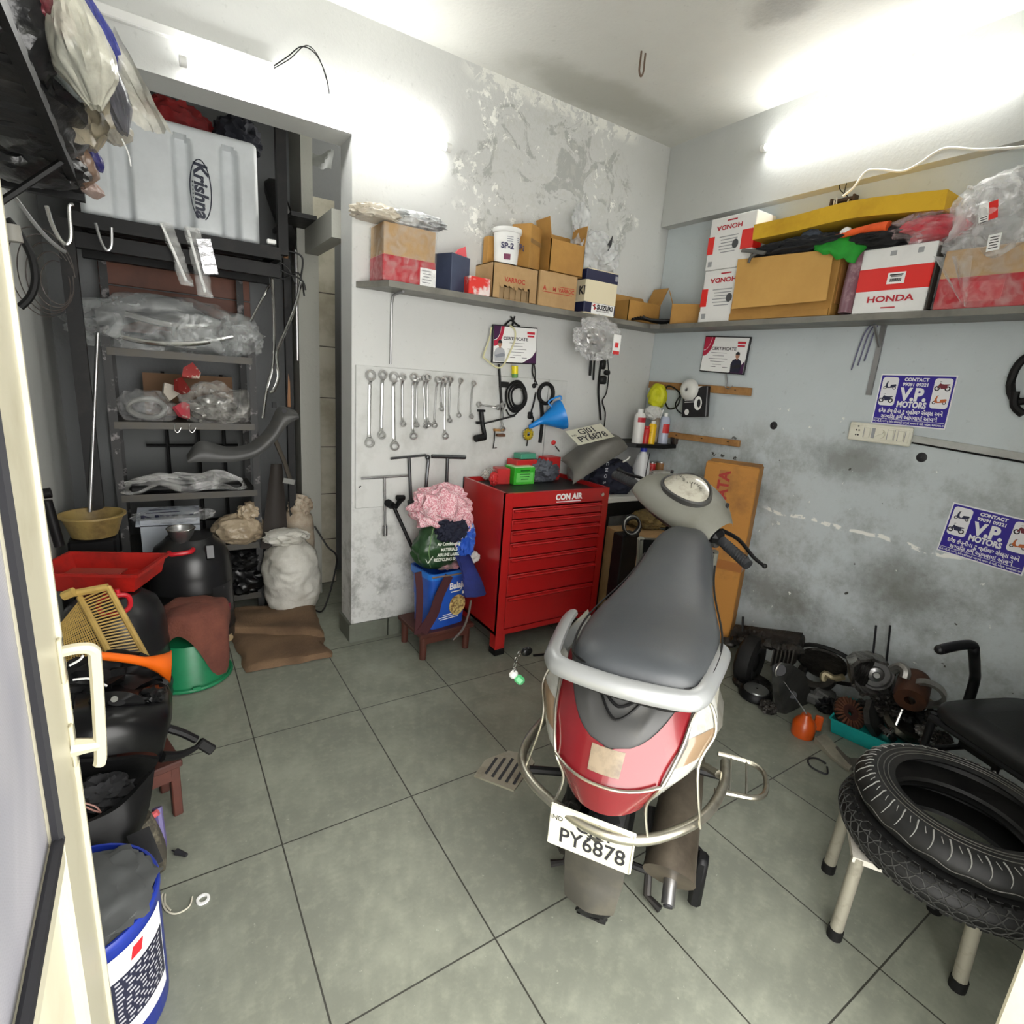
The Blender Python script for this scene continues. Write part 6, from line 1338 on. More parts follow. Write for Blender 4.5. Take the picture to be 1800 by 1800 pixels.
def gbf(u, v):
    a = 2*pi*u; r = math.sin(pi*(.06+.9*v))**.45*(1.05-.28*v); n_ = 1+.16*noise.noise(V((math.cos(a)*2.2, math.sin(a)*2.2, v*5)))+.05*noise.noise(V((math.cos(a)*6, math.sin(a)*6, v*9)))
    return gb+V((.135*r*n_*math.cos(a), .09*r*n_*math.sin(a), -.115+.23*v))
mk('bag_body', G().grid(44, 30, gbf, wu=True), GBM, t, fix=False)
g = G()
for k, s_ in enumerate(('Aviation', 'Air Conditioning', 'MATERIALS', 'AIRLINE LABEL', 'RECYCLING SPECS')):
    c = gb+V((.02, -.088-.006*(2-abs(k-2)), .055-.027*k)); g.text(s_, .022, frame(c, (1, -.05, -.03), (0, -.06 if k > 2 else .1, 1)), bold=.04, sx=.8, depth=.004)
mk('bag_print', g, mat('bag print white', srgb(206, 212, 200), .5), t)
mk('bag_seam', G().tube([gbf(.655, k/12)+V((0, -.002, 0)) for k in range(1, 12)], .003, 5), mat('pale green seam', srgb(110, 140, 96), .4), t)
mk('tick_print', G().tube([gb+V((-.09, -.075, -.045)), gb+V((-.082, -.083, -.065)), gb+V((-.06, -.09, -.03))], .003, 5), mat('bag print white', (1, 1, 1)), t)
PNK = mat('pink check cloth', srgb(196, 124, 136), .85, 0, (150, srgb(226, 196, 200), .45, .55, 2), (9, .6, .03))
one('pink_cloth', G().blob(gb+V((.01, .0, .19)), (.14, .10, .10), .40, 1.25, 133, 5).blob(gb+V((.10, -.05, .10)), (.06, .05, .09), .4, 1.3, 134, 4), PNK, 'pink checked cloth heaped on top of the green bag', 'cloth')
one('navy_cloth', G().blob(gb+V((.045, -.075, .095)), (.075, .045, .06), .42, 2.2, 135, 5), mat('navy garment', srgb(18, 22, 42), .85), 'black-navy cloth spilling below the pink cloth', 'cloth')
one('blue_print_cloth', G().blob(gb+V((.125, -.07, .03)), (.045, .04, .09), .38, 2.2, 136, 5), mat('blue print', srgb(30, 80, 180), .7, 0, (13, srgb(180, 210, 236), .52, .6)), 'blue and white printed cloth hanging beside the green bag', 'cloth')
one('white_cloth', G().blob(gb+V((.165, -.06, -.07)), (.045, .03, .03), .4, 2.4, 137, 4), mat('white rag', srgb(200, 200, 196), .85), 'small white cloth between the printed cloth and the blue trousers', 'cloth')
def tro(u, v):
    P = smoothpath([Y(812, 975, 2.27), Y(822, 1000, 2.2), Y(832, 1030, 2.15), Y(838, 1046, 2.13)], 6); i = min(int(v*(len(P)-1)+.5), len(P)-1)
    w_ = .034+.022*v; a = 2*pi*u
    return P[i]+V((w_*math.cos(a)*(1+.16*math.sin(3*a+5*v)+.08*math.sin(7*a-3*v)), .022*math.sin(a), .006*noise.noise(V((u*5, v*5, 3)))))
one('blue_trousers', G().grid(24, 24, tro, wu=True), mat('blue trousers', srgb(24, 36, 104), .85, 0, (6, srgb(16, 24, 76), .4, .7)), 'dark blue cloth leg hanging down against the red cabinet', 'cloth', fix=False)
# ================================================================ RIGHT WALL SHELF
XFR = 2.55
def xb_(name, label, cat, pl, pr, pt, depth, m, xf_=XFR, z0=ZS, z1=None, mk_=True):
    """box whose front face (facing -x) spans the pixels pl..pr; returns thing, local frame (x along +y.. facing -x), size"""
    a = X(pl, pt[0], xf_); b = X(pr, pt[1], xf_); y1, y0 = a.y, b.y; h = (z1 if z1 else (a.z+b.z)/2)-z0
    M = T(V((xf_+depth/2, (y0+y1)/2, z0))) @ Rz(-pi/2)     # local x = -y (to the right in the photo), local y = +x (into wall)
    t = thing(name, label, cat, M=M); w = y1-y0
    mk(name.split('_')[-1]+'_body', G(M).box((0, 0, h/2), (w, depth, h), bev=.003), m, t)
    return t, M, (w, depth, h)
HRED = mat('bright red print', srgb(218, 34, 26), .45); HW = mat('white carton', srgb(224, 224, 222), .5, 0, (3, srgb(204, 204, 202), .45, .8)); GP = mat('grey print and gap shade', srgb(150, 152, 154), .6); HTXT = mat('dark red lettering', srgb(176, 24, 40), .5)
def front(M, d, x, z, o=.0009): return T(V((x, -d/2-o, z))) @ Rx(pi/2)
zl_ = (X(1242, 477, XFR).z)
for k, (lab, pl, pr, pt, z0, z1) in enumerate((('lower white spare parts carton of the corner stack, lettered upside down', 1240, 1322, (478, 470), ZS, zl_), ('upper white spare parts carton of the corner stack, red corners, lettered upside down', 1252, 1333, (386, 368), zl_+.002, None))):
    t, M, (w, d, h) = xb_('parts_carton', lab, 'carton', pl, pr, pt, .16, HW, z0=z0, z1=z1)
    mk('red_block', G(M).box((-w*.44, -d/2-.0006, h*.48), (w*.14, .0012, h*.34)), HRED, t); mk('red_block', G(M).box((w*.37, -d/2-.0006, h*.5), (w*.26, .0012, h*.36)).box((w/2+.0006, -d*.3, h*.5), (.0012, d*.42, h*.36)), HRED, t)
    g = G(M); g.text('HONDA', h*.12, front(M, d, -w*.06, h*.80) if 0 else T(V((-w*.06, -d/2-.0009, h*.80))) @ Rx(pi/2) @ Rz(pi), bold=.03, sx=1.35).box((-w*.02, -d/2-.0006, h*.92), (w*.22, .001, h*.025)); mk('carton_lettering', g, HTXT, t)
    g = G(M)
    for r in range(6): g.box((-w*.05+.004*(r % 2), -d/2-.0006, h*(.62-.06*r)), (w*(.42-.05*(r % 3)), .001, h*.018))
    g.box((-w*.40, -d/2-.0006, h*.12), (w*.09, .001, h*.10)); mk('fine_print', g, GP, t)
    mk('printed_icon', G(M).prism([(.018*math.cos(2*pi*q/16), .022*math.sin(2*pi*q/16)) for q in range(16)], 0, .001, front(M, d, w*.12, h*.45)), mat('dark icon', srgb(70, 72, 74), .6), t)
# long kraft carton with its flap hanging down the front
t, M, (w, d, h) = xb_('kraft_carton', 'large yellow-brown carton with its lid flap hanging over the front', 'carton', 1297, 1478, (462, 452), .17, KRAFT, xf_=2.545)
a_, b_, c_, d_ = X(1297, 456, 2.53), X(1466, 438, 2.53), X(1452, 528, 2.515), X(1286, 543, 2.515)
g = G().rings([[a_, b_, c_, d_], [p+V((.005, 0, 0)) for p in (a_, b_, c_, d_)]], smooth=False)
mk('front_flap', g, mat('kraft flap', srgb(200, 156, 84), .7, 0, (3, srgb(184, 140, 72), .4, .75)), t)
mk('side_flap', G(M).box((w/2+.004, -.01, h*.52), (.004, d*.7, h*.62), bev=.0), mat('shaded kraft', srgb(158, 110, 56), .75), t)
mk('shelf_edge_flap', G(M).box((0, -d/2-.006, .018), (w*.98, .006, .03)), KRAFT, t)
hK = h
# foam slab
def foam(u, v_):
    p = [X(1334, 412, 2.58), X(1400, 398, 2.58), X(1500, 374, 2.58), X(1600, 362, 2.58), X(1672, 356, 2.58)]
    return p
P = smoothpath(foam(0, 0), 6); rs = []
for i, p in enumerate(P):
    hh = .034; rs.append([p+V((-.045, 0, -hh)), p+V((-.05, 0, hh)), p+V((.12, 0, hh)), p+V((.12, 0, -hh))])
one('foam_slab', G().rings(rs, smooth=False), mat('yellow foam', srgb(212, 170, 40), .85, 0, (5, srgb(184, 140, 30), .42, .72), (90, .3, .004)), 'long bowed yellow foam slab lying over the cartons of the right shelf', 'foam')
one('dark_cloth', G().blob(X(1420, 435, 2.60)+V((0, 0, .004)), (.09, .25, .035), .35, 2, 141, 5), mat('charcoal cloth', srgb(34, 36, 40), .85), 'charcoal clothes squeezed between the foam slab and the large brown carton', 'cloth')
one('strap_end', G().tube([X(1345, 445, 2.52), X(1325, 442, 2.51), X(1305, 440, 2.505)], .012, 8, sub=4, flat=.6).tube([X(1330, 445, 2.51), X(1320, 452, 2.505), X(1316, 462, 2.505)], .013, 8, sub=4, flat=.5), mat('grey strap', srgb(88, 88, 86), .7), 'grey strap end poking out left above the large brown carton', 'strap')
one('grey_garment', G().blob(X(1425, 420, 2.57), (.03, .05, .035), .3, 2, 143, 4), mat('slate garment', srgb(62, 70, 82), .85), 'slate grey garment fold just left of the green cloth', 'cloth')
one('black_garment', G().blob(X(1548, 425, 2.60), (.08, .13, .05), .3, 2, 144, 5), mat('black garment', srgb(18, 18, 20), .8), 'black garment between the green cloth and the red bag', 'cloth')
def grn(u, v):
    A, B = X(1432, 420, 2.555), X(1540, 408, 2.55); C, D = X(1500, 463, 2.505), X(1430, 440, 2.505)
    p = quad([A, B, C, D], u, v); return p+V((-.02*math.sin(pi*u)*math.sin(pi*v)+.012*noise.noise(V((u*5, v*3, 1))), 0, .012*noise.noise(V((u*6, v*2, 5)))))
g = G().grid(24, 14, grn); g.grid(24, 14, lambda u, v: grn(u, v)+V((.012, 0, .002)))
one('green_cloth', g, mat('bright green cloth', srgb(28, 150, 40), .75, 0, (6, srgb(18, 110, 28), .4, .7)), 'bright green cloth draped over the corner of the large brown carton', 'cloth', fix=False)
one('orange_sleeve', G().tube([X(1466, 418, 2.545), X(1500, 408, 2.535), X(1535, 400, 2.53), X(1562, 397, 2.53)], [.014, .024], 12, sub=4, flat=.7), mat('orange cloth', srgb(232, 92, 34), .75, 0, (7, srgb(196, 66, 22), .45, .7)), 'orange rolled sleeve lying on top of the green cloth', 'cloth')
one('white_scrap', G().blob(X(1487, 408, 2.54), (.012, .022, .018), .3, sub=3), PAPER, 'small white scrap left of the orange sleeve', 'paper')
t = thing('red_bag', 'red garment in a glossy clear bag above the lettered white carton', 'bag', X(1635, 405, 2.60))
mk('garment', G().blob(X(1635, 405, 2.60), (.07, .12, .045), .28, 2, 146, 4), mat('red garment', srgb(190, 20, 48), .6, 0, (8, srgb(60, 8, 16), .55, .66)), t); mk('bag_film', G().blob(X(1636, 403, 2.59), (.085, .14, .055), .36, 2, 147, 5), film('pinkish film', (.9, .7, .72), .2, .7, 8, .12), t)
t = thing('plastic_roll', 'upright roll of grey-pink plastic between the brown and lettered cartons', 'roll', X(1480, 552, 2.55))
mk('roll_body', G().tube([X(1484, 551, 2.54), X(1497, 500, 2.55), X(1513, 445, 2.57)], [.026, .034], 14, sub=4), mat('grey pink plastic', srgb(120, 84, 94), .3, 0, (12, srgb(180, 150, 156), .5, .65)), t)
# lettered white carton
t, M, (w, d, h) = xb_('lettered_carton', 'white carton with a wide red band lettered HONDA upright on the right shelf', 'carton', 1520, 1650, (436, 427), .17, HW, xf_=2.54)
mk('red_band', G(M).box((0, -.0005, h*.52), (w+.0016, d+.0016, h*.36), bev=.003), HRED, t)
g = G(M).text('HONDA', h*.13, front(M, d, w*.02, h*.21), bold=.03, sx=1.4).box((w*.02, -d/2-.0006, h*.08), (w*.2, .001, h*.02)); mk('carton_lettering', g, HTXT, t)
mk('sticker', G(M).box((w*.05, -d/2-.0014, h*.52), (w*.24, .001, h*.17)), PAPER, t)
g = G(M)
for k in range(14): g.box((w*(-.03+.0115*k), -d/2-.0022, h*.49), (w*.005*(1+k % 2), .0008, h*.05))
g.box((w*.05, -d/2-.0022, h*.57), (w*.18, .0008, h*.02)).box((w*.05, -d/2-.0022, h*.545), (w*.15, .0008, h*.012)); mk('barcode', g, INK, t)
g = G(M).box((-w*.06, -d/2-.0005, h*.9), (.022, .001, .018)).box((w*.3, -d/2-.0005, h*.9), (.02, .001, .02)); mk('handling_mark', g, GP, t)
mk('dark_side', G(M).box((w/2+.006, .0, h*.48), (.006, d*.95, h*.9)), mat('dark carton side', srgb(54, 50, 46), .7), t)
# wrapped red carton at the right end + film bag
t, M, (w, d, h) = xb_('wrapped_carton', 'film wrapped red and brown carton at the right end of the shelf', 'carton', 1664, 1850, (440, 420), .17, KRAFT2, xf_=2.54)
mk('red_half', G(M).box((0, 0, h*.27), (w+.002, d+.002, h*.54), bev=.003), mat('red carton print', srgb(172, 28, 40), .4), t); mk('clear_wrap', G(M).box((0, 0, h*.5), (w+.014, d+.012, h*1.01), bev=.006), film('shrink film', (.85, .85, .85)), t)
mk('outlined_panel', G(M).box((-.01, -d/2-.0016, h*.28), (w*.42, .001, h*.32)), mat('lighter red', srgb(190, 50, 60), .4), t)
p = X(1745, 400, 2.56)
t = thing('film_bag', 'large puffed clear plastic bag with labels on the right end of the shelf', 'bag', (p.x, p.y, ZS+h))
mk('bag_film', G().blob(X(1760, 395, 2.62), (.10, .17, .155), .34, 1.6, 151, 5), film('bag film g', (.9, .9, .9), .35, .95, 5, .14), t)
mk('inner_film', G().blob(X(1765, 385, 2.64), (.07, .13, .11), .4, 1.9, 152, 5), film('bag film h', (.9, .9, .9), .3, .95, 6, .14), t)
def tail(u, v): q = X(1690+70*(u-.5)*(1-v*.9)+20*v-14, 450+90*v, 2.53); return q+V((.02*math.sin(6*u), 0, 0))
mk('bag_tail', G().grid(10, 12, tail), film('bag film g', (1, 1, 1)), t, fix=False)
M2 = frame(X(1737, 372, 2.505), (0, -1, .22), (.1, .2, 1)); mk('red_label', G(M2).box((.014, 0, 0), (.026, .062, .001)).add([], []), HRED, t); mk('white_label', G(M2).box((-.012, 0, 0), (.028, .062, .001)), PAPER, t)
g = G(M2)
for k in range(3): g.box((-.012, -.016-.008*k, .0012), (.02, .003, .0005))
mk('label_print', g, INK, t)
M2 = frame(X(1747, 426, 2.50), (0, -1, .1), (.1, 0, 1)); mk('white_label', G(M2).box((0, 0, 0), (.036, .056, .001)), PAPER, t)
g = G(M2)
for k in range(5): g.box((0, .018-.009*k, .0012), (.026-.004*(k % 2), .003, .0005))
mk('label_print', g, INK, t)
# ================================================================ RIGHT WALL
SGB = mat('poster blue', srgb(44, 28, 140), .45); SGW = mat('poster white', srgb(228, 228, 230), .45)
NAVYP = mat('picture navy', srgb(30, 34, 66), .5); MARP = mat('picture maroon', srgb(110, 30, 44), .5); ORP = mat('picture orange', srgb(186, 96, 44), .5)
def bike(g, M, s, kind, mats_):
    """little printed vehicle side view; kind 0 scooter, 1 motorcycle; faces left"""
    circ = lambda x, y, r, r2: g[0].rings([[M @ V((x+q*math.cos(2*pi*k/16), y+q*math.sin(2*pi*k/16), .0012)) for k in range(16)] for q in (r, r2)], cap=False, smooth=False)
    R = .2*s if kind else .13*s
    circ(-.36*s, -.2*s+R*.2, R, R*.55); circ(.36*s, -.2*s+R*.2, R, R*.55)
    if kind == 0: body = [(-.36, -.08), (-.30, .22), (-.24, .34), (-.17, .32), (-.19, .08), (-.12, -.10), (.02, -.10), (.08, .08), (.44, .14), (.5, .06), (.42, -.12), (.2, -.16), (-.15, -.2), (-.28, -.16)]
    else: body = [(-.36, -.12), (-.25, .2), (-.18, .26), (-.1, .2), (.08, .18), (.46, .2), (.5, .14), (.3, .06), (.36, -.1), (.2, -.16), (-.1, -.18), (-.18, .0), (-.3, -.16)]
    g[1].prism([(x*s, y*s) for x, y in body], .0011, .0016, M)
    g[0].tube([M @ V((-.24*s, .34*s, .0014)), M @ V((-.12*s, .4*s, .0014))], .0012, 4)
def poster(A, B, D, label):
    ex = (B-A); ey = (A-D); w, h = ex.length, ey.length
    C0 = (B+D)/2; M = frame(C0, ex, ey); t = thing('sign_poster', label, 'poster', M=M)
    mk('sheet', G(M).box((0, 0, -.001), (w, h, .002)), SGW, t); mk('blue_field', G(M).box((0, 0, .0003), (w*.965, h*.95, .0008)), SGB, t)
    pts = lambda x0, x1, y0, y1, r: [(cx+r*math.cos(a), cy+r*math.sin(a)) for cx, cy, s_ in ((x1-r, y1-r, 0), (x0+r, y1-r, pi/2), (x0+r, y0+r, pi), (x1-r, y0+r, 1.5*pi)) for a in [s_+pi/2*k/5 for k in range(6)]]
    for s_ in (-1, 1): mk('white_panel', G(M).prism(pts(*sorted((s_*w*.46, s_*w*.235)), -h*.12, h*.44, .012), .0006, .0010), SGW, t)
    gd = G(); gs = {0: NAVYP, 1: NAVYP, 2: MARP, 3: ORP}
    for k, (x, y, kd) in enumerate(((-.345, .27, 0), (-.36, .02, 1), (.345, .29, 1), (.345, .03, 0))):
        gb_ = G(); bike((gd, gb_), M @ T(V((x*w, y*h, 0))), w*.18, kd, None); mk('printed_vehicle', gb_, gs[k], t)
    mk('printed_wheels', gd, INK, t)
    g = G(M); L = lambda s_, sz, x, y, **k: g.text(s_, sz*h, T(V((x*w, y*h, .0012))), **k)
    L('CONTACT', .085, 0, .40, bold=.05); L('99091 09321', .085, 0, .305, bold=.04); L('V.P.', .33, 0, .105, bold=.05, sx=.88); L('MOTORS', .155, 0, -.085, bold=.05, sx=.80)
    L('દરેક કંપનીના ટુ વ્હીલર સેલ્સ અને', .105, 0, -.225, bold=.03, sx=.88); L('સર્વિસ કરી આપવામાં આવશે', .105, 0, -.335, bold=.03, sx=.88); L('ઈ-૫, બી.ડી. રાજેશ, દેવીન સોસાયટી બાજુમાં, માધવ ની વાડી, ઓઢવ, અમદાવાદ-૧૫', .052, 0, -.435, bold=.03, sx=.84)
    g.box((0, -h*.385, .0011), (w*.94, h*.008, .0005)); mk('poster_lettering', g, SGW, t)
XW = XR-.003
poster(X(1550, 657, XW), X(1685, 660, XW), X(1531, 744, XW), 'blue V.P. MOTORS poster above the switch board')
poster(X(1674, 882, XW), X(1674, 882, XW)+V((0, -.282, -.018)), X(1648, 967, XW), 'blue V.P. MOTORS poster lower on the wall, above the chair')
a, b, c = X(1496, 741, XR-.02), X(1606, 752, XR-.02), X(1491, 772, XR-.02)
M = frame((b+c)/2, b-a, a-c); w, h = (b-a).length, (a-c).length
t = thing('switch_board', 'white electrical switch board with socket and switches below the upper poster', 'switch board', M=M)
mk('board_plate', G(M).box((0, 0, 0), (w, h, .02), bev=.005), mat('aged white plastic', srgb(222, 220, 204), .4, 0, (7, srgb(200, 196, 176), .5, .8)), t)
OWP = mat('aged white plastic', (1, 1, 1))
mk('inner_frame', G(M).box((0, 0, .010), (w*.94, h*.72, .004), bev=.0015), OWP, t)
g = G(M)
for x, y in ((0, .3), (-.12, .08), (.12, .08), (-.1, -.18), (.1, -.18)): g.cyl((-w*.34+x*h*.6, y*h, .012), (-w*.34+x*h*.6, y*h, .0135), .0035, n=10)
mk('socket_holes', g, INK, t)
for x in (-.17, .2, .36): mk('rocker', G(M).box((x*w, 0, .0155), (w*.085, h*.52, .008), M=Rx(.12), bev=.001), OWP, t)
mk('fan_knob', G(M).cyl((w*.04, 0, .012), (w*.04, 0, .022), h*.24, n=20).box((w*.04, 0, .026), (h*.44, .006, .01), rz=.5), OWP, t)
mk('label_gap', G(M).box((-w*.08, 0, .0125), (w*.05, h*.55, .002)), GP, t)
for x in (-.235, -.105, .145, .255, .305, .415): mk('painted_gap_shade', G(M).box((x*w, 0, .0122), (.0025, h*.56, .0012)), GP, t)  # grey strips paint the shade lines between the switches
a, b = X(1606, 770, XR), X(1860, 812, XR)
one('cable_conduit', G().rings([[p+V((0, 0, -.016)), p+V((-.012, 0, -.016)), p+V((-.012, 0, .012)), p+V((0, 0, .012))] for p in (a, b)], smooth=False), mat('grey conduit', srgb(176, 178, 174), .5, 0, (5, srgb(146, 146, 140), .45, .7)), 'grey cable conduit strip running right from the switch board', 'conduit')
one('conduit_cable', G().tube([a+V((-.006, 0, -.02)), b+V((-.006, 0, -.022))], .004, 6), CABLE, 'thin black cable along the lower edge of the conduit strip', 'cable')
for q, lb in (((1360, 748), 'round black disc drawn as a hole in the right wall, nearer the corner'), ((1620, 804), 'round black disc drawn as a hole in the right wall below the conduit')):
    p = X(*q, XR); one('hole_disc', G().lathe([(.001, .004), (.014, .004), (.019, .001), (.021, 0)], 14, frame(p, (0, 1, 0), (0, 0, 1)) @ Rx(pi)), INK, lb, 'plug')  # flat black disc stands for the dark inside of a wall hole
t = thing('hanging_hoses', 'black rubber hoses hanging at the right edge of the wall', 'hose', X(1800, 660, XR-.03))
g = G(); c = X(1806, 665, XR-.03)
mk('hose_loop', g.tube([c+V((0, .045*math.cos(a), .085*math.sin(a))) for a in [2*pi*k/20 for k in range(20)]], .014, 8, closed=True), RUB, t)
mk('hose_tail', G().tube([c+V((-.01, .02, -.05)), c+V((-.01, .012, -.10)), c+V((-.01, -.02, -.13))], .014, 8, sub=3), RUB, t)
# wooden batten with hung things
for (p0, p1, th_, lb) in (((1142, 676), (1320, 689), .042, 'upper raw wood batten near the corner of the right wall'), ((1168, 763), (1300, 780), .036, 'lower raw wood batten near the corner of the right wall')):
    a, b = X(*p0, XR-.012), X(*p1, XR-.012); M = frame((a+b)/2, b-a, (0, 0, 1)); bt = thing('mounted_batten', lb, 'batten', M=M)
    mk('batten_board', G(M).box((0, 0, 0), ((b-a).length, th_, .02), bev=.002), WOOD, bt)
    g = G(M)
    for x in (-.3, .05, .38): g.cyl(((b-a).length*x, .004, .009), ((b-a).length*x, .004, .022), .002, n=6)
    mk('nails', g, IRON, bt)
one('hanging_hat', G().blob(X(1155, 697, 2.64), (.05, .06, .075), .2, 1.5, 161, 4), mat('lime yellow cloth', srgb(206, 206, 26), .6, 0, (5, srgb(168, 168, 20), .4, .7)), 'lime yellow hat hanging on the upper batten in the corner', 'cap')
one('hanging_cord_loop', G().tube([X(*q, 2.68) for q in ((1172, 680), (1168, 700), (1175, 718), (1190, 714), (1196, 695), (1185, 682))], .005, 6, sub=5, closed=True).tube([X(*q, 2.69) for q in ((1200, 690), (1188, 708), (1190, 720), (1198, 727))], .004, 6, sub=5), CABLE, 'dark cord loops hanging right of the yellow hat', 'cord')
one('hanging_pouch', G().blob(X(1148, 725, 2.62), (.04, .05, .04), .35, 2, 163, 4), mat('white pouch', srgb(206, 206, 202), .5), 'small white pouch hanging under the yellow hat', 'pouch')
t = thing('hanging_packet', 'black and white printed packet hanging from the upper batten', 'packet', X(1222, 735, XR-.03))
a, b, c = X(1200, 682, XR-.05), X(1243, 679, XR-.05), X(1204, 733, XR-.05); M = frame((b+c)/2, b-a, a-c); w, h = (b-a).length, (a-c).length
mk('packet_body', G(M).box((0, 0, 0), (w, h, .03), bev=.004), mat('packet black', srgb(22, 20, 24), .35), t)
g = G(M)
for k in range(3): g.box((-w*.2, h*(.12-.06*k), .0155), (w*.38, h*.025, .001))
g.prism([(-w*.5, h*.42), (-w*.1, h*.33), (w*.3, h*.5), (-w*.5, h*.5)], .0152, .0158).prism([(w*.16+.028*math.cos(2*pi*k/20), -h*.05+.04*math.sin(2*pi*k/20)) for k in range(20)], .0152, .0160).prism([(-w*.28+.016*math.cos(2*pi*k/16), -h*.33+.018*math.sin(2*pi*k/16)) for k in range(16)], .0152, .0160)
mk('packet_print', g, PAPER, t); mk('dark_center', G(M).prism([(w*.2+.012*math.cos(2*pi*k/16), -h*.05+.024*math.sin(2*pi*k/16)) for k in range(16)], .0158, .0166), INK, t)
one('hanging_disc', G(frame(X(1212, 685, 2.66), (0, -1, 0), (0, .2, 1))).lathe([(.01, .03), (.02, .034), (.045, .028), (.06, .012), (.064, 0), (.03, -.01)], 28), mat('off white disc', srgb(206, 206, 200), .45), 'white domed disc hanging on the upper batten over the packet', 'disc')
t = thing('hook_clip', 'grey hook clip hanging below the right wall certificate', 'hook', X(1278, 680, XR-.01)); mk('strap', G().tube([X(1276, 658, XR-.015), X(1278, 672, XR-.015), X(1275, 681, XR-.02)], .005, 6), STEEL, t); mk('hook', G().tube([X(1275, 681, XR-.02), X(1280, 684, XR-.025), X(1288, 678, XR-.02)], .003, 6), STEEL, t)
# corner shelf with bottles
cs = thing('corner_shelf', 'small black corner shelf holding spray cans in the room corner', 'shelf', (2.58, 2.45, 1.06)); zk = 1.072
pts = [(2.33, YB-.002), (2.30, 2.44), (2.42, 2.33), (2.60, 2.27), (XR-.002, 2.29), (XR-.002, YB-.002)]
mk('shelf_board', G().prism(pts, zk-.022, zk), BLACK, cs)
def can(name, label, px, pt, pb, w_, m, capm, yy, capr=.5, extra=None):
    b = Z(px, pb, zk); b = Y(px, pb, yy); z1 = Y(px, pt, yy).z; t = thing(name, label, 'bottle', (b.x, yy, zk)); h = z1-zk; M = T(V((b.x, yy, zk+.001))); r = w_
    mk('can_body', G(M).lathe([(.004, 0), (r, 0), (r, h*.8), (r*.7, h*.88), (r*.45, h*.89), (.004, h*.89)], 22), m, t); mk('can_cap', G(M).cyl((0, 0, h*.88), (0, 0, h), r*capr, n=14), capm, t)
    if extra: mk('can_label', G(M).grid(12, 3, lambda u, v: V(((r+.0008)*math.cos(-2.7+2.0*u), (r+.0008)*math.sin(-2.7+2.0*u), h*(extra[1]+extra[2]*v)))), extra[0], t, fix=False)
    return t
SPW = mat('spray can white', srgb(222, 220, 216), .3)
can('spray_can', 'tall white spray can with red label at the left of the corner shelf', 1120, 719, 776, .034, SPW, PAPER, 2.38, .5, (HTXT, .62, .14))
can('spray_can', 'white spray can with dark and red print at the right of the corner shelf', 1164, 726, 779, .03, mat('spray can blue grey', srgb(186, 192, 212), .3), PAPER, 2.36, .4, (REDP, .35, .3))
can('red_can', 'small red can beside the yellow bottle on the corner shelf', 1134, 749, 777, .022, WRED, WRED, 2.355, .9)
can('yellow_bottle', 'small yellow bottle with clear cap at the front of the corner shelf', 1144, 740, 778, .023, mat('yellow bottle', srgb(236, 190, 24), .35, 0, (30, (.1, .08, .02), .6, .66)), PAPER, 2.335, .6)
can('clear_bottle', 'clear tapered bottle behind the yellow bottle on the corner shelf', 1149, 728, 774, .027, mat('hazy bottle', srgb(176, 160, 140), .2, alpha=.7), PAPER, 2.42, .4)
one('white_straw', G().cyl(Y(1160, 735, 2.40), Y(1166, 720, 2.40), .004, n=8), PAPER, 'white straw nozzle sticking up behind the right spray can', 'nozzle')
one('dark_jar', G().cyl(Y(1187, 779, 2.31), Y(1187, 767, 2.31), .03, n=16), mat('dark glass', (.03, .022, .02), .2, coat=.5), 'dark short jar at the right end of the corner shelf', 'jar')
# work table in the corner and what stands on it
wt = thing('work_table', 'low table with a white edge standing between the red cabinet and the right wall', 'table', (2.4, 2.4, 0))
mk('table_top', G().box((2.40, 2.38, .775), (.62, .40, .03), bev=.003), mat('table white', srgb(200, 200, 194), .45), wt); mk('apron', G().box((2.40, 2.20, .72), (.60, .03, .08)), BLACK, wt)
for x in (2.12, 2.68):
    for y in (2.21, 2.55): mk('leg', G().box((x, y, .38), (.03, .03, .76)), BLACK, wt)
zt2 = .791
t = thing('cleaner_bottle', 'white bottle with a blue cap standing on the corner table', 'bottle', Y(1126, 840, 2.33)); b = Y(1126, 835, 2.33)
M = T(V((b.x, 2.33, zt2))); hh = Y(1124, 786, 2.33).z-zt2; mk('bottle_body', G(M).lathe([(.004, 0), (.05, 0), (.052, hh*.1), (.05, hh*.55), (.035, hh*.8), (.018, hh*.88), (.018, hh*.92)], 24), mat('milky bottle', srgb(216, 216, 218), .35), t); mk('bottle_cap', G(M).cyl((0, 0, hh*.9), (0, 0, hh), .02, n=14), mat('blue cap', srgb(40, 50, 160), .4), t); mk('dip_tube', G(M).tube([(.0, -.05, hh*.88), (-.02, -.06, hh*.4), (-.03, -.06, hh*.1)], .0025, 5), INK, t)
for (px, py, r, c_, lb) in ((1147, 812, .025, (196, 40, 40), 'red and white tin on the corner table under the shelf'), (1163, 806, .034, (150, 106, 60), 'brown box between tins on the corner table'), (1180, 808, .028, (206, 196, 190), 'white and red tin on the corner table beside the grey cover')):
    b = Y(px, py, 2.40); M = T(V((b.x, 2.40, zt2))); t = thing('small_tin', lb, 'tin', M=M)
    mk('tin_body', G(M).cyl((0, 0, 0), (0, 0, .15), r, n=18), mat('tin %d' % c_[0], srgb(*c_), .4, 0, (22, srgb(226, 216, 206), .52, .58) if c_[0] != 150 else None), t); mk('lid', G(M).cyl((0, 0, .15), (0, 0, .158), r*1.03, n=18), STEEL, t)
one('white_wrapper', G().blob(Y(1165, 838, 2.30), (.10, .07, .035), .35, 2, 171, 4, floor=zt2), mat('white wrapper', srgb(210, 208, 200), .4, 0, (8, srgb(170, 166, 156), .45, .7)), 'white crumpled wrapper at the front of the corner table', 'wrapper')
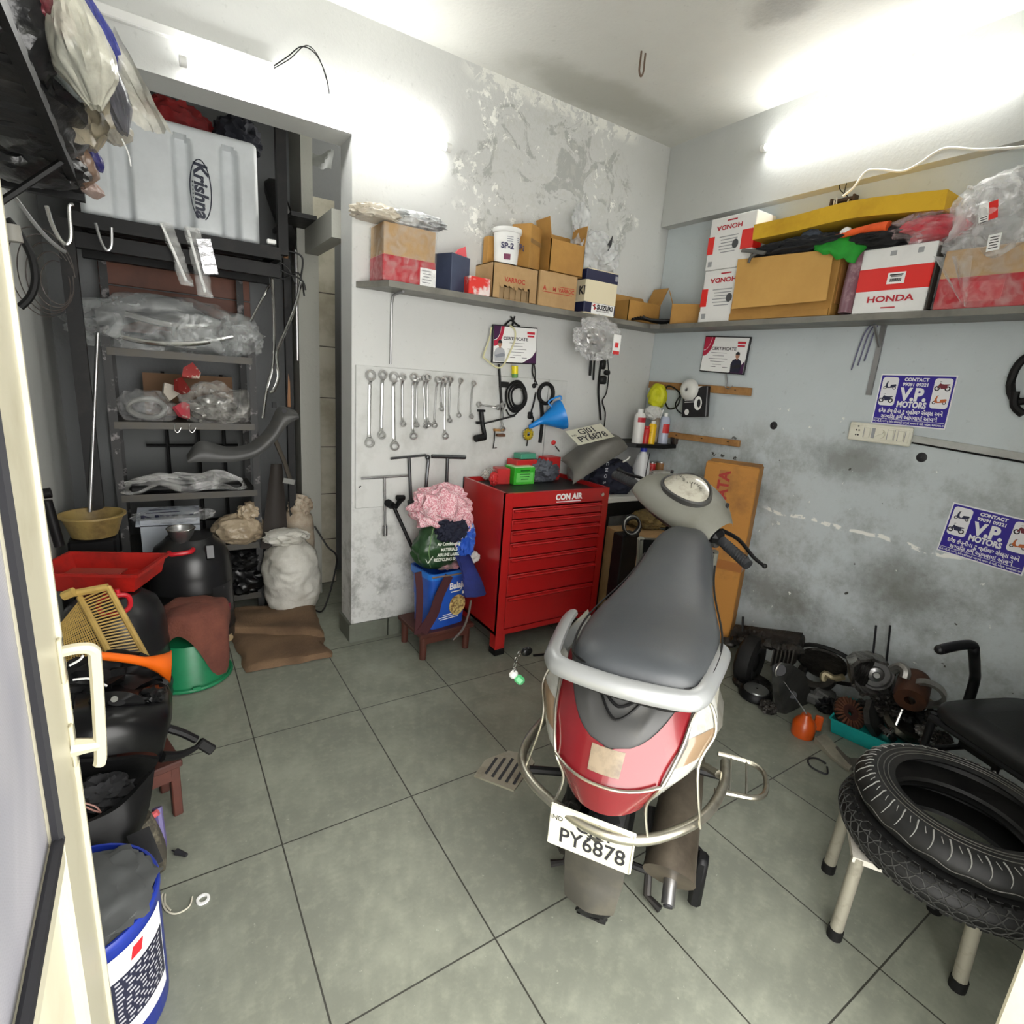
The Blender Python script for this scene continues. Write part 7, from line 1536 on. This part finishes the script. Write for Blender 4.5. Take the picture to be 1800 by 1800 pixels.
def cov(u, v):
    P = [(1202, 832), (1195, 812), (1205, 790), (1222, 772), (1238, 768), (1245, 785), (1246, 806), (1240, 832)]
    q = smoothpath([V((a, b, 0)) for a, b in P], 5, True); i = int(u*len(q)) % len(q); c = V((1222, 803, 0)); k = 1-v
    p2 = c+(q[i]-c)*k; return Y(p2.x, p2.y, 2.30-.07*(1-k**2))
t = thing('headlamp_cowl', 'dark grey scooter front cowl standing on the corner table by the tall carton', 'cowl', Y(1222, 832, 2.28)); mk('cowl_shell', G().grid(40, 8, cov, wu=True), mat('slate cowl', srgb(56, 60, 66), .4), t, fix=False)
mk('cowl_rim', G().tube([cov(k/40, 0) for k in range(40)], .006, 6, closed=True), INK, t)
one('green_tag', G().blob(Y(1247, 800, 2.25), (.016, .016, .03), .2, sub=3), mat('mint plastic', srgb(96, 200, 140), .4), 'mint green scrap between the grey cowl and the tall carton', 'scrap')
# number plate on the grey cover, navy bag
def gc(u, v):
    A, B = Y(986, 806, 2.50), Y(1052, 756, 2.50); C, D = Y(1104, 786, 2.27), Y(1008, 848, 2.25)
    p = quad([A, B, C, D], u, v); return p+V((0, -.04*math.sin(pi*v), .045*math.sin(pi*u)*math.sin(pi*v)+.02*math.sin(pi*v)))
t = thing('grey_cover', 'grey scooter body cover propped between the cabinet and the corner', 'cover', Y(1030, 830, 2.42)); mk('cover_shell', G().grid(28, 20, gc).grid(28, 20, lambda u, v: gc(u, v)+V((0, .004, -.012))), mat('warm grey shell', srgb(104, 102, 96), .4, 0, (5, srgb(84, 82, 76), .4, .7)), t, fix=False)
mk('cover_support', G().blob(Y(1015, 830, 2.45), (.06, .06, .07), .2, 2, 175, 3), mat('pale support', srgb(150, 150, 146), .4), t)
M = frame(Y(1037, 763, 2.36), Y(1066, 757, 2.36)-Y(1006, 771, 2.36), (0, .88, .5)); npt = thing('number_plate', 'loose white number plate GJ01 PY6878 lying on the grey cover', 'number plate', M=M)
w = (Y(1066, 757, 2.40)-Y(1004, 771, 2.40)).length
mk('plate_sheet', G(M).box((0, 0, 0), (w, w*.5, .003), bev=.0014), WPL, npt); mk('plate_lettering', G(M).text('GJ01', w*.24, T(V((.0, w*.11, .0018))), bold=.02).text('PY6878', w*.25, T(V((.0, -w*.11, .0018))), bold=.02).text('IND', w*.07, T(V((-w*.4, w*.05, .0018)))), INK, npt)
t = thing('navy_bag', 'dark navy cloth bag with pale lettering behind the scooter handlebar', 'bag', (2.17, 2.33, .79)); NB_ = mat('navy bag cloth', srgb(18, 22, 40), .8, 0, (5, srgb(28, 32, 52), .45, .7))
p = Y(1070, 842, 2.34); mk('bag_body', G().blob(p, (.14, .12, .12), .25, 1.7, 177, 5, floor=zt2), NB_, t)
g = G(); 
for k, ch in enumerate('CNOS'): g.text(ch, .028, frame(Y(1068-2*k, 815+11*k, 2.215), (0.1, 0, -1), (1, 0, .1)), bold=.03)
mk('bag_lettering', g, mat('pale print', srgb(170, 172, 180), .6), t)
one('white_strap', G().tube([Y(1095, 812, 2.25), Y(1103, 808, 2.25), Y(1107, 803, 2.26)], .005, 6), PAPER, 'short white strap at the right of the navy bag', 'strap')
M_ = T(V((2.26, 2.08, 0))) @ Rz(-.15); carton('floor_carton', 'pale brown carton on the floor right of the red cabinet', 'carton', M_, (.30, .2, .62), KRAFT2, tape=.9)
one('woven_bag', G().blob((2.38, 2.12, .66), (.14, .09, .05), .3, 2, 179, 4), mat('straw sack', srgb(120, 100, 58), .85, 0, (40, srgb(90, 74, 40), .4, .6)), 'straw coloured sack under the table edge behind the handlebar', 'sack')
t = thing('wire_spool', 'black and silver coiled wire left of the scooter seat nose', 'coil', Y(1105, 925, 1.95)); c = Y(1106, 922, 1.95)
for k, (r, m_) in enumerate(((.05, CABLE), (.058, STEEL), (.064, CABLE))): mk('wire_loop', G().tube([c+V((r*math.cos(a), -.02+.03*k*.3*math.sin(a), r*math.sin(a)*.8)) for a in [2*pi*j/24 for j in range(24)]], .006, 6, closed=True), m_, t)
one('coil_rest', G().box((c.x+.02, c.y+.03, (c.z-.05)/2), (.12, .08, c.z-.06), bev=.006), BLACK, 'black box on the floor holding the coiled wire', 'box')
# tall carton
cA, cB, cC = X(1336, 823, 2.53), X(1370, 815, 2.68), X(1243, 802, 2.42)
ztop = 1.05; bM = frame((cA.x, cA.y, 0), (cA.x-cC.x, cA.y-cC.y, 0), (cC.y-cA.y, cA.x-cC.x, 0)); wL = V((cA.x-cC.x, cA.y-cC.y, 0)).length
M_ = bM @ T(V((-wL/2, .075, 0)))
t = thing('tall_carton', 'tall worn brown carton standing in the corner behind the scooter handlebar', 'carton', M=M_)
OLDK = mat('worn brown carton', srgb(172, 118, 48), .7, 0, (4, srgb(112, 74, 34), .5, .74), (50, .15, .01))
mk('carton_body', G(M_).box((0, 0, ztop/2), (wL, .15, ztop), bev=.004), OLDK, t); mk('tape_band', G(M_).box((0, 0, .52), (wL+.003, .153, .05)), mat('brown band tape', srgb(150, 96, 48), .3), t)
mk('seam_tape', G(M_).box((-wL*.12, -.0762, ztop*.62), (.05, .001, ztop*.7)), mat('clear seam tape', srgb(160, 112, 66), .25), t)
mk('red_print', G(M_).text('TATA', .075, T(V((-wL*.10, -.0775, .92))) @ Rx(pi/2) @ Rz(pi/2), bold=.04), mat('carton red ink', srgb(150, 40, 24), .6), t); mk('top_flap', G(M_).box((.0, .0, ztop+.004), (wL*.96, .14, .006), M=Rx(.03)), OLDK, t)
# ================================================================ ENGINE PARTS ON THE FLOOR
def FZ(px, py, z):
    q = Z(px, py, z); return X(px, py, 2.62) if q.x > 2.62 else q
eng = thing('engine_swingarm', 'long greasy scooter engine with its wheel against the right wall', 'engine', (2.35, 1.55, 0)); a, b = FZ(1288, 1122, .20), FZ(1405, 1135, .20)
a = V((min(a.x, 2.55), a.y, .22)); b = V((2.58, b.y, .20)); ax = (b-a).normalized()
a, b = X(1290, 1118, 2.52), X(1408, 1132, 2.52)
g = G().tube([a, a.lerp(b, .3)+V((0, 0, .012)), a.lerp(b, .7)+V((0, 0, .004)), b], .05, 10, sub=4, flat=.62)
for k in range(9): g.blob(a.lerp(b, k/8)+V((-.04, 0, -.03+.02*rnd.random())), (.03, .035, .022), .5, 3, 180+k, 2)
mk('engine_case', g, GREASE, eng); mk('top_plate', G().tube([a+V((-.01, 0, .045)), b+V((-.01, 0, .035))], .028, 8, flat=.35), GREASE, eng)
g = G()
for k in range(6): g.box(X(1362+7*k, 1154, 2.47), (.07, .006, .085), M=Rz(.2))
mk('cooling_fins', g, mat('fin metal', (.12, .11, .1), .5, .8), eng)
c = X(1318, 1160, 2.46); mk('engine_wheel', G(T(c) @ Rz(.25) @ Rx(pi/2)).lathe([(.05, -.035), (.10, -.045), (.125, -.03), (.13, 0), (.125, .03), (.10, .045), (.05, .035)], 36, Matrix()), RUB, eng)
mk('upright_bolt', G().cyl(X(1305, 1112, 2.5), X(1306, 1084, 2.5), .006, n=8), IRON, eng)
parts = []
def disc(name, label, px, py, r, h, m, z0=0, tilt=None):
    c = FZ(px, py, z0); M = T(V((c.x, c.y, z0))) @ (tilt or Matrix()); t = thing(name, label, 'engine part', M=M)
    mk('disc', G(M).lathe([(.006, 0), (r*.86, 0), (r, h*.25), (r, h*.7), (r*.85, h), (r*.7, h*.72), (r*.35, h*.7), (r*.3, h*1.1), (.006, h*1.1)], 32), m, t); return t, M
disc('drum_disc', 'dark flat drum disc under the other disc beside the scooter tyre', 1322, 1205, .095, .03, GREASE); t, M = disc('brake_drum', 'grey metal drum cover on the floor right of the scooter', 1327, 1226, .075, .045, BLACK)
mk('metal_face', G(M).lathe([(.006, .05), (.02, .052), (.055, .048), (.058, .042)], 28), mat('brushed lid', srgb(120, 122, 120), .35, .7), t)
t = thing('variator_cover', 'grey cast cover with a round hole leaning among the engine parts', 'engine part', FZ(1390, 1245, 0)); P = [(1356, 1172), (1378, 1165), (1402, 1180), (1414, 1215), (1412, 1240), (1395, 1256), (1366, 1252), (1358, 1215)]
base = FZ(1385, 1250, 0); yy = base.y+.02; pts = [Y(*q, yy) for q in P]
mk('cover_plate', G().rings([pts, [p+V((0, -.03, .01)) for p in pts]], smooth=False), mat('cast grey', srgb(74, 74, 72), .5, .5, (8, srgb(36, 35, 33), .45, .7)), t)
for q, r in (((1370, 1177), .026), ((1393, 1221), .018)): mk('bore', G().cyl(Y(*q, yy-.034), Y(*q, yy-.02), r, n=18), INK, t); 
mk('bore_rim', G().tube([Y(1370, 1177, yy-.034)+V((.027*math.cos(a), 0, .03*math.sin(a))) for a in [2*pi*k/20 for k in range(20)]], .004, 6, closed=True), ALU, t)
t = thing('drive_belt', 'black belt and pulley disc leaning on the wall behind the cast cover', 'engine part', FZ(1455, 1195, 0)); c = X(1458, 1168, 2.62)
mk('belt', G(T(c) @ Rz(.35) @ Ry(-.5)).tube([(.12*math.cos(a)*.15, .15*math.cos(a), .11*math.sin(a)) for a in [2*pi*k/28 for k in range(28)]], .010, 6, closed=True), RUB, t); mk('pulley', G(T(c+V((-.02, .02, -.01))) @ Rz(.35) @ Ry(pi/2-.5)).lathe([(.006, 0), (.10, 0), (.105, .012), (.09, .02), (.04, .03), (.006, .03)], 28), GREASE, t)
mk('flywheel_ring', G(T(FZ(1437, 1190, .06)) @ Ry(-.6)).lathe([(.05, 0), (.085, 0), (.085, .03), (.05, .03), (.05, 0)], 28), GREASE, t)
one('pale_pipe', G().tube([FZ(1482, 1190, .12), FZ(1466, 1192, .13), FZ(1450, 1184, .14), FZ(1448, 1196, .11), FZ(1462, 1202, .09)], .016, 8, sub=4), mat('pale pipe metal', srgb(150, 138, 108), .45, .4), 'pale curled pipe elbow in the middle of the engine parts', 'engine part')
cr_ = thing('crankcase', 'open engine crankcase with two long studs standing among the parts', 'engine part', FZ(1535, 1228, 0)); yy = X(1535, 1215, 2.50).y
P = [(1494, 1170), (1508, 1160), (1535, 1158), (1560, 1166), (1573, 1185), (1575, 1205), (1568, 1220), (1540, 1224), (1515, 1222), (1498, 1205)]
out = [Y(*q, yy) for q in P]; cc = sum(out, V())/len(out); inn = [cc+(p-cc)*.86 for p in out]
EV = V((.085, .055, -.01)); g = G().rings([inn, out, [p+EV for p in out]], cap=False, smooth=False).rings([inn, [p+EV*.75 for p in inn]], cap=False, smooth=False)
mk('case_rim', g, mat('case rim metal', (.3, .29, .27), .4, .8, (14, (.04, .036, .03), .45, .65)), cr_); mk('case_floor', G().add([p+EV*.75 for p in inn], [tuple(range(len(inn)))]), GREASE, cr_, fix=False)
c = Y(1543, 1193, yy)+EV*.7; M = frame(c, (.55, -.83, 0), (.15, .1, 1)); mk('bearing', G(M).lathe([(.012, .035), (.016, .04), (.03, .035), (.034, .02), (.055, .02), (.06, .03), (.068, .03), (.068, 0)], 30), mat('bearing steel', (.3, .3, .3), .3, .9, (12, (.08, .075, .07), .5, .7)), cr_); mk('bearing_hub', G(M).cyl((0, 0, .03), (0, 0, .046), .012, n=14), mat('pale hub', (.6, .6, .58), .3, .6), cr_)
for px in (1537, 1562): mk('stud', G().cyl(Y(px-4, 1165, yy+.05), Y(px+3, 1100, yy+.05), .0045, n=8), INK, cr_)
g = G()
for q in P: g.cyl(Y(*q, yy)*.96+cc*.04-EV*.06, Y(*q, yy)*.96+cc*.04+EV*.2, .007, n=8)
mk('bolt_bosses', g, GREASE, cr_)
one('gasket_box', G().box(FZ(1448, 1222, .05), (.10, .09, .055), M=Rz(.4) @ Rx(.35), bev=.008).box(FZ(1440, 1226, .035), (.11, .10, .05), M=Rz(.3), bev=.01), mat('grey gasket', srgb(84, 84, 82), .5, 0, (9, srgb(36, 36, 34), .45, .65)), 'grey boxy casting in front of the pale pipe', 'engine part')
t = thing('rusty_cylinder', 'rusty brown cylinder barrel right of the crankcase', 'engine part', FZ(1605, 1225, 0)); c = X(1604, 1212, 2.58)
mk('barrel', G(T(c) @ Rz(.3) @ Ry(1.25)).lathe([(.02, -.07), (.055, -.07), (.06, -.05), (.06, .05), (.055, .07), (.02, .07)], 24), mat('rust brown', srgb(84, 52, 36), .6, .3, (8, srgb(44, 32, 26), .42, .7)), t); mk('clamp', G(T(c+V((.0, -.05, .01))) @ Rz(.3) @ Ry(1.25)).lathe([(.05, -.015), (.064, -.015), (.064, .015), (.05, .015)], 24), ALU, t)
one('alloy_elbow', G().tube([X(1570, 1178, 2.58), X(1582, 1172, 2.57), X(1592, 1180, 2.56), X(1590, 1192, 2.55)], .02, 8, sub=4), ALU, 'pale alloy elbow behind the crankcase against the wall', 'engine part')
one('pale_lever', G().prism([(-.05, -.02), (.03, -.03), (.055, .0), (.04, .02), (-.04, .025)], 0, .014, T(FZ(1618, 1236, .10)) @ Rz(-.5) @ Rx(.3)), mat('pale alloy', srgb(120, 112, 96), .5, .4), 'pale alloy lever plate left of the black chair', 'engine part')
t = thing('stator_fan', 'rusty slotted stator fan disc in the teal tray', 'engine part', FZ(1493, 1265, 0)); c = FZ(1494, 1253, .075); M = T(c) @ Rz(-.4) @ Rx(.75)
g = G(M)
for k in range(22): g.box((.052*math.cos(2*pi*k/22), .052*math.sin(2*pi*k/22), 0), (.034, .0075, .016), rz=2*pi*k/22)
mk('fan_blades', g, mat('rusty copper', srgb(128, 84, 64), .5, .4, (9, srgb(84, 60, 50), .42, .65)), t); mk('hub_ring', G(M).lathe([(.014, -.01), (.036, -.01), (.036, .006), (.014, .006), (.014, -.01)], 24), mat('brown hub', srgb(74, 46, 40), .5, .4), t); mk('back_plate', G(M).lathe([(.014, -.012), (.072, -.012), (.072, -.006), (.014, -.006)], 28), GREASE, t)
t = thing('crankshaft', 'bright crankshaft flywheel with a standing rod among the parts', 'engine part', FZ(1580, 1290, 0)); c = FZ(1588, 1272, .07); M = T(c) @ Rz(-.3) @ Rx(.5)
mk('web_ring', G(M).lathe([(.05, -.015), (.075, -.02), (.085, 0), (.075, .02), (.05, .015), (.05, -.015)], 30), mat('oily ring', srgb(86, 84, 74), .35, .7, (12, srgb(34, 33, 30), .45, .65)), t); mk('web_plate', G(M).lathe([(.004, -.012), (.052, -.012), (.052, .0), (.004, .0)], 24), GREASE, t)
mk('conrod', G().tube([FZ(1570, 1285, .06), FZ(1586, 1246, .16)], .008, 8).cyl(FZ(1585, 1248, .155), FZ(1588, 1240, .17), .013, n=12), CHROME, t); mk('shaft_end', G().tube([FZ(1555, 1296, .05), FZ(1568, 1282, .07)], .014, 10), CHROME, t); mk('gear', G(T(FZ(1560, 1288, .05)) @ Rx(.4) @ Ry(.6)).lathe([(.01, -.01), (.04, -.01), (.04, .01), (.01, .01)], 18, smooth=False), GREASE, t)
one('cast_bracket', G().prism([(-.05, -.06), (.03, -.07), (.06, .0), (.03, .07), (-.03, .05), (-.06, .01)], -.012, .012, T(FZ(1535, 1262, .07)) @ Rx(1.1) @ Rz(.3)), mat('cast grey', (1, 1, 1)), 'dark cast bracket plate between the fan disc and the crankshaft', 'engine part')
tr = thing('teal_tray', 'teal plastic tray on the floor heaped with engine parts', 'tray', FZ(1520, 1290, 0)); TL = mat('teal plastic', srgb(20, 150, 146), .4, 0, (5, srgb(14, 118, 116), .45, .75))
A, B = FZ(1460, 1287, 0), FZ(1600, 1352, 0); C = FZ(1428, 1250, 0); u_ = (B-A); n_ = V((-u_.y, u_.x, 0)).normalized(); D = A+n_*.24; E = B+n_*.24
r_ = lambda s, z: [A+(A-(A+E)/2)*s+V((0, 0, z)), B+(B-(A+E)/2)*s+V((0, 0, z)), E+(E-(A+E)/2)*s+V((0, 0, z)), D+(D-(A+E)/2)*s+V((0, 0, z))]
g = G().rings([r_(0, .002), r_(.06, .07), r_(.11, .072), r_(.11, .066), r_(.09, .064)], cap=False, smooth=False).rings([r_(.055, .068), r_(-.02, .006)], cap=False, smooth=False).add(r_(-.02, .006), [(0, 1, 2, 3)]).add(r_(0, .002), [(3, 2, 1, 0)])
mk('tray_body', g, TL, tr, fix=False)
oc = thing('oil_can', 'small orange thumb-pump oil can with a long spout on the floor', 'oil can', FZ(1412, 1294, 0)); OC = mat('orange paint', srgb(182, 72, 14), .35, 0, (6, srgb(126, 46, 10), .5, .75), coat=.3); M = T(FZ(1410, 1291, 0))
mk('can_body', G(M).lathe([(.004, 0), (.044, 0), (.046, .006), (.046, .055), (.036, .074), (.022, .086), (.018, .10), (.004, .10)], 26), OC, oc); mk('pump_handle', G(M).box((.058, -.028, .055), (.014, .032, .07), rz=.3, bev=.004), OC, oc); mk('spout', G(M).cyl((0, 0, .10), M.inverted() @ FZ(1377, 1197, .19), .0035, .002, n=8), CHROME, oc)
t = thing('grey_bracket', 'grey plastic bracket arm lying in front of the teal tray', 'bracket', FZ(1485, 1330, 0)); g = G()
P1 = [FZ(1432, 1295, .03), FZ(1452, 1290, .035), FZ(1472, 1312, .03), FZ(1498, 1346, .02), FZ(1492, 1354, .01), FZ(1462, 1330, .014)]
g.rings([P1, [V((p.x, p.y, .002)) for p in P1]], smooth=False); mk('arm', g, mat('pale bracket', srgb(126, 122, 108), .55, 0, (9, srgb(90, 86, 74), .45, .7)), t)
P2 = [FZ(1470, 1310, .04), FZ(1492, 1332, .035), FZ(1512, 1332, .03), FZ(1537, 1322, .045), FZ(1530, 1340, .015), FZ(1498, 1352, .012)]
mk('dark_arm', G().rings([P2, [V((p.x, p.y, .002)) for p in P2]], smooth=False), mat('dark bracket', srgb(72, 70, 64), .5), t)
one('cable_tie', G().tube([FZ(*q, .006) for q in ((1452, 1342), (1436, 1333), (1421, 1334), (1424, 1346), (1440, 1356), (1454, 1360), (1454, 1348))], .0035, 6, sub=5), INK, 'black curled cable tie on the floor before the bracket arm', 'cable tie')
one('floor_speck', G().blob(FZ(1346, 1387, .005), (.008, .01, .005), .3, sub=2), INK, 'tiny black crumb on the floor between the step frame and the cable tie', 'crumb')
for k, (px, py, r, m_, lb) in enumerate(((1350, 1243, .03, GREASE, 'small greasy lump at the left foot of the cast cover'), (1478, 1240, .03, ALU, 'pale small casting between the boxy casting and the fan disc'), (1520, 1245, .035, GREASE, 'greasy gear case right of the fan disc'), (1560, 1242, .05, GREASE, 'greasy shaft case below the crankcase'), (1600, 1250, .045, BLACK, 'black carburettor lump below the rusty cylinder'), (1628, 1285, .03, ALU, 'pale carburettor bits under the chair'), (1655, 1300, .03, GREASE, 'dark carburettor bits under the chair, farther right'), (1645, 1262, .03, GREASE, 'oily lump under the front corner of the chair'), (1420, 1212, .035, BLACK, 'black rubber boot left of the boxy casting'), (1455, 1240, .04, BLACK, 'black casting behind the teal tray corner'))):
    one('metal_lump', G().blob(FZ(px, py, r*.8), (r, r*1.1, r*.85), .55, 2.6, 190+k, 4, floor=.001, smooth=False), m_, lb, 'engine part', 'loose engine castings')
# ================================================================ CHAIR
ch = thing('office_chair', 'black cushioned visitor chair with armrests against the right wall', 'chair', (2.28, .33, 0)); CHV = mat('black vinyl', srgb(20, 21, 21), .45, 0, (5, srgb(30, 30, 30), .45, .75), (120, .1, .003), spec=.3); CHM = mat('black chair metal', (.006, .006, .007), .4, spec=.3)
A, B, C = Z(1624, 1234, .45), Z(1830, 1366, .45), Z(1700, 1182, .45); ex = (B-A).normalized(); ey = V((-ex.y, ex.x, 0));
if ey.dot(C-A) < 0: ey = -ey
WS, DS = .47, .43
CM = frame((A.x, A.y, 0), ex, ey)   # x to the right along the front edge, y back, z up (may be mirrored)
def C3(x, y, z): return V((A.x, A.y, 0))+ex*x+ey*y+V((0, 0, z))
g = G(); rs = []
for k, (s_, z) in enumerate(((.90, .415), (.985, .42), (1.0, .435), (.985, .452), (.93, .463), (.6, .468))):
    ring_ = []
    for i in range(40):
        a = 2*pi*i/40; c_, n_ = math.cos(a), math.sin(a); e = .38
        ring_.append(C3(WS/2+WS/2*s_*abs(c_)**e*(1 if c_ > 0 else -1), DS/2+DS/2*s_*abs(n_)**e*(1 if n_ > 0 else -1), z-.0))
    rs.append(ring_)
mk('seat', G().rings(rs), CHV, ch)
rs = []
for k in range(9):
    v = k/8; z = .46+.42*v; y = DS-.02+.09*v; wd = WS*(.40+.03*math.sin(pi*v))
    rs.append([C3(WS/2-wd, y, z), C3(WS/2-wd+.02, y-.02, z), C3(WS/2+wd-.02, y-.02, z), C3(WS/2+wd, y, z), C3(WS/2+wd-.02, y+.03, z), C3(WS/2-wd+.02, y+.03, z)])
mk('backrest', G().rings(rs, smooth=False), CHV, ch)
tipA, elb, dn = Z(1650, 1141, .66), Z(1712, 1130, .66), None
for s_ in (0, 1):
    x = .012 if s_ == 0 else WS-.012
    y0_, y1_ = .04, .30
    dx_ = ex*(WS-.03)*s_; tp, eb = Z(1652, 1142, .64)+dx_, Z(1716, 1133, .645)+dx_; dn = Z(1712, 1200, .45)+dx_
    g = G().tube([tp, tp.lerp(eb, .5)+V((0, 0, .006)), eb+(tp-eb)*.12, eb+V((0, 0, -.03)), eb.lerp(dn, .6), dn, V((dn.x, dn.y, .30))], .0165, 10, sub=5); g.blob(tp, (.0165, .0165, .0165), 0, sub=2); ar = mk('armrest', g, CHM, ch)
for (x, y) in ((.02, .03), (WS-.02, .03), (.02, DS-.05), (WS-.02, DS-.05)): mk('leg', G().cyl(C3(x, y, .42), C3(x+(-.01 if x < .1 else .01), y, 0), .0125, n=10), CHM, ch)
mk('front_rail', G().tube([C3(.0, .03, .30), C3(WS, .03, .30)], .010, 8), CHM, ch); mk('seat_rail', G().box((0, 0, 0), (.001, .001, .001), M=T(C3(0, 0, .4))).tube([C3(.02, .02, .405), C3(WS-.02, .02, .405)], .012, 8), CHM, ch)
for s_ in (0, 1): mk('side_rail', G().tube([C3(.02+s_*(WS-.04), .03, .28), C3(.02+s_*(WS-.04), DS-.05, .28)], .010, 8), CHM, ch)
mk('under_plate', G().rings([[C3(.08, .08, z), C3(.20, .08, z), C3(.20, .36, z), C3(.08, .36, z)] for z in (.34, .415)], smooth=False), CHM, ch)
# ================================================================ STOOL WITH TYRES
q1, q2, q3 = Z(1455, 1530), Z(1466, 1646), Z(1682, 1736); q4 = q1+q3-q2
sto = thing('metal_stool', 'low grey metal stool carrying two tyres at the right', 'stool', (q1+q3)/2); LG = mat('chipped grey legs', srgb(146, 142, 128), .5, .2, (9, srgb(92, 84, 72), .5, .7)); cen = (q1+q3)/2; zs_ = .262
tops = []
for q in (q1, q2, q3, q4):
    tp = cen+(q-cen)*.94; tp = V((tp.x, tp.y, zs_)); tops.append(tp)
    l_ = mk('leg', G().tube([q+V((0, 0, .012)), tp], .0165, 10), LG, sto); mk('rubber_foot', G().cyl(q, q+V((0, 0, .03)), .019, n=12), RUB, l_)
rr = [cen+(t_-V((0, 0, zs_))-cen)*1.12 for t_ in tops]
mk('seat_plate', G().rings([[p+V((0, 0, zs_-.012)) for p in rr], [p+V((0, 0, zs_+.004)) for p in rr]], smooth=False), mat('stool top', srgb(206, 202, 192), .5, 0, (6, srgb(150, 144, 132), .5, .7)), sto)
tc_ = cen+V((.06, -.062, 0))
def tyre(c, R, w, ri, label, kind, tilt):
    M = T(c) @ tilt; t = thing('scooter_tyre', label, 'tyre', M=M, group=None)
    pr = [(ri, -w*.36), (ri-.006, -w*.46), (ri+.006, -w*.5), (ri+.03, -w*.52), (R*.86, -w*.5), (R*.95, -w*.34), (R*.99, -w*.12), (R, 0), (R*.99, w*.12), (R*.95, w*.34), (R*.86, w*.5), (ri+.03, w*.52), (ri+.006, w*.5), (ri-.006, w*.46), (ri, w*.36), (ri+.02, w*.3), (R*.9, w*.2), (R*.93, 0), (R*.9, -w*.2), (ri+.02, -w*.3), (ri, -w*.36)]
    mk('tyre_body', G(M).lathe(pr, 72), mat('tyre rubber '+str(kind), (.008, .008, .008), .5, 0, (7, (.026, .025, .023) if kind else (.012, .012, .012), .45, .8), (80, .12, .004), spec=.3), t)
    GRV = mat('chalky groove', srgb(128, 128, 124), .7) if kind else mat('groove edge', srgb(48, 48, 46), .7)
    def onp(a, s): # s from -1 bottom shoulder to 1 top shoulder over the tread
        tab = [(-1.25, R*.80, -w*.52), (-1, R*.88, -w*.49), (-.5, R*.965, -w*.3), (0, R*1.001, 0), (.5, R*.965, w*.3), (1, R*.88, w*.49), (1.25, R*.80, w*.515)]
        for (s0, r0, z0), (s1, r1, z1) in zip(tab, tab[1:]):
            if s <= s1: k = (s-s0)/(s1-s0); return V(((r0+(r1-r0)*k+.001)*math.cos(a), (r0+(r1-r0)*k+.001)*math.sin(a), z0+(z1-z0)*k+(.0008 if s > 0 else 0)))
        return V((R*.8*math.cos(a), R*.8*math.sin(a), w*.515))
    if kind:
        g = G(M)
        for k in range(40):
            a = 2*pi*k/40
            g.tube([onp(a+.020*j-.0022*j*j, 1.12-.135*j) for j in range(8)], [.0021, .0008], 5); g.tube([onp(a+.085+.020*j, 1.05-.13*j) for j in range(3)], .0010, 4)
        mk('slash_grooves', g, GRV, t); g = G(M)
        g.tube([onp(2*pi*k/160, -.12+.10*math.sin(2*pi*k/8)) for k in range(160)], .0014, 4, closed=True)
        for rr_ in (ri+.012, ri+.022, ri+.036): g.tube([V((rr_*math.cos(a), rr_*math.sin(a), w*.515)) for a in [2*pi*k/60 for k in range(60)]], .0014, 5, closed=True)
        mk('bead_lines', g, mat('bead ridge', srgb(78, 77, 72), .5), t)
    else:
        g = G(M); n_ = 46
        for row, s0 in enumerate((.72, .24, -.24, -.72)):
            for k in range(n_):
                a = 2*pi*(k+.5*(row % 2))/n_; da = 2*pi/n_*.5
                g.tube([onp(a-da*.95, s0), onp(a-da*.4, s0+.26), onp(a+da*.4, s0+.26), onp(a+da*.95, s0)], .0016, 4); g.tube([onp(a-da*.95, s0), onp(a-da*.4, s0-.2), onp(a+da*.4, s0-.2), onp(a+da*.95, s0)], .0016, 4)
        mk('hexagon_tread', g, GRV, t)
        g = G(M)
        for k in range(60): a = 2*pi*k/60; g.box(onp(a, .9), (.012, .016, .006), rz=a)
        mk('shoulder_knobs', g, RUB, t); g = G(M)
        for k in range(60): a = 2*pi*k/60; g.box(onp(a, -.9), (.012, .016, .006), rz=a)
        mk('shoulder_knobs', g, RUB, t)
    return t
tyre(V((tc_.x, tc_.y, .267+.042)), .255, .082, .160, 'lower tyre on the metal stool with hexagon block tread', 0, Matrix())
tyre(V((tc_.x+.014, tc_.y-.004, .267+.084+.041)), .243, .08, .160, 'upper tyre on the metal stool with chalky slash grooves', 1, Rx(.02))
one('red_floor_scrap', G().blob((tc_.x-.05, tc_.y-.03, zs_+.012), (.07, .06, .008), .3, 2, 199, 4, floor=zs_+.005), mat('rusty scraps', srgb(120, 60, 44), .8, 0, (16, srgb(190, 180, 170), .5, .6)), 'rusty red and white scraps on the stool top inside the tyres', 'scraps', kind='stuff')
# ================================================================ LIGHT
w = bpy.data.worlds.new('world'); SC.world = w; w.use_nodes = True
w.node_tree.nodes['Background'].inputs[0].default_value = (1, .985, .95, 1); w.node_tree.nodes['Background'].inputs[1].default_value = 6.8
vs = SC.view_settings; vs.view_transform = 'Standard'; vs.look = 'None'; vs.gamma = 1; vs.exposure = .42; vs.use_curve_mapping = False
SC.display_settings.display_device = 'sRGB'
SC.cycles.max_bounces = 8; SC.cycles.diffuse_bounces = 4; SC.cycles.transparent_max_bounces = 24; SC.cycles.use_denoising = True
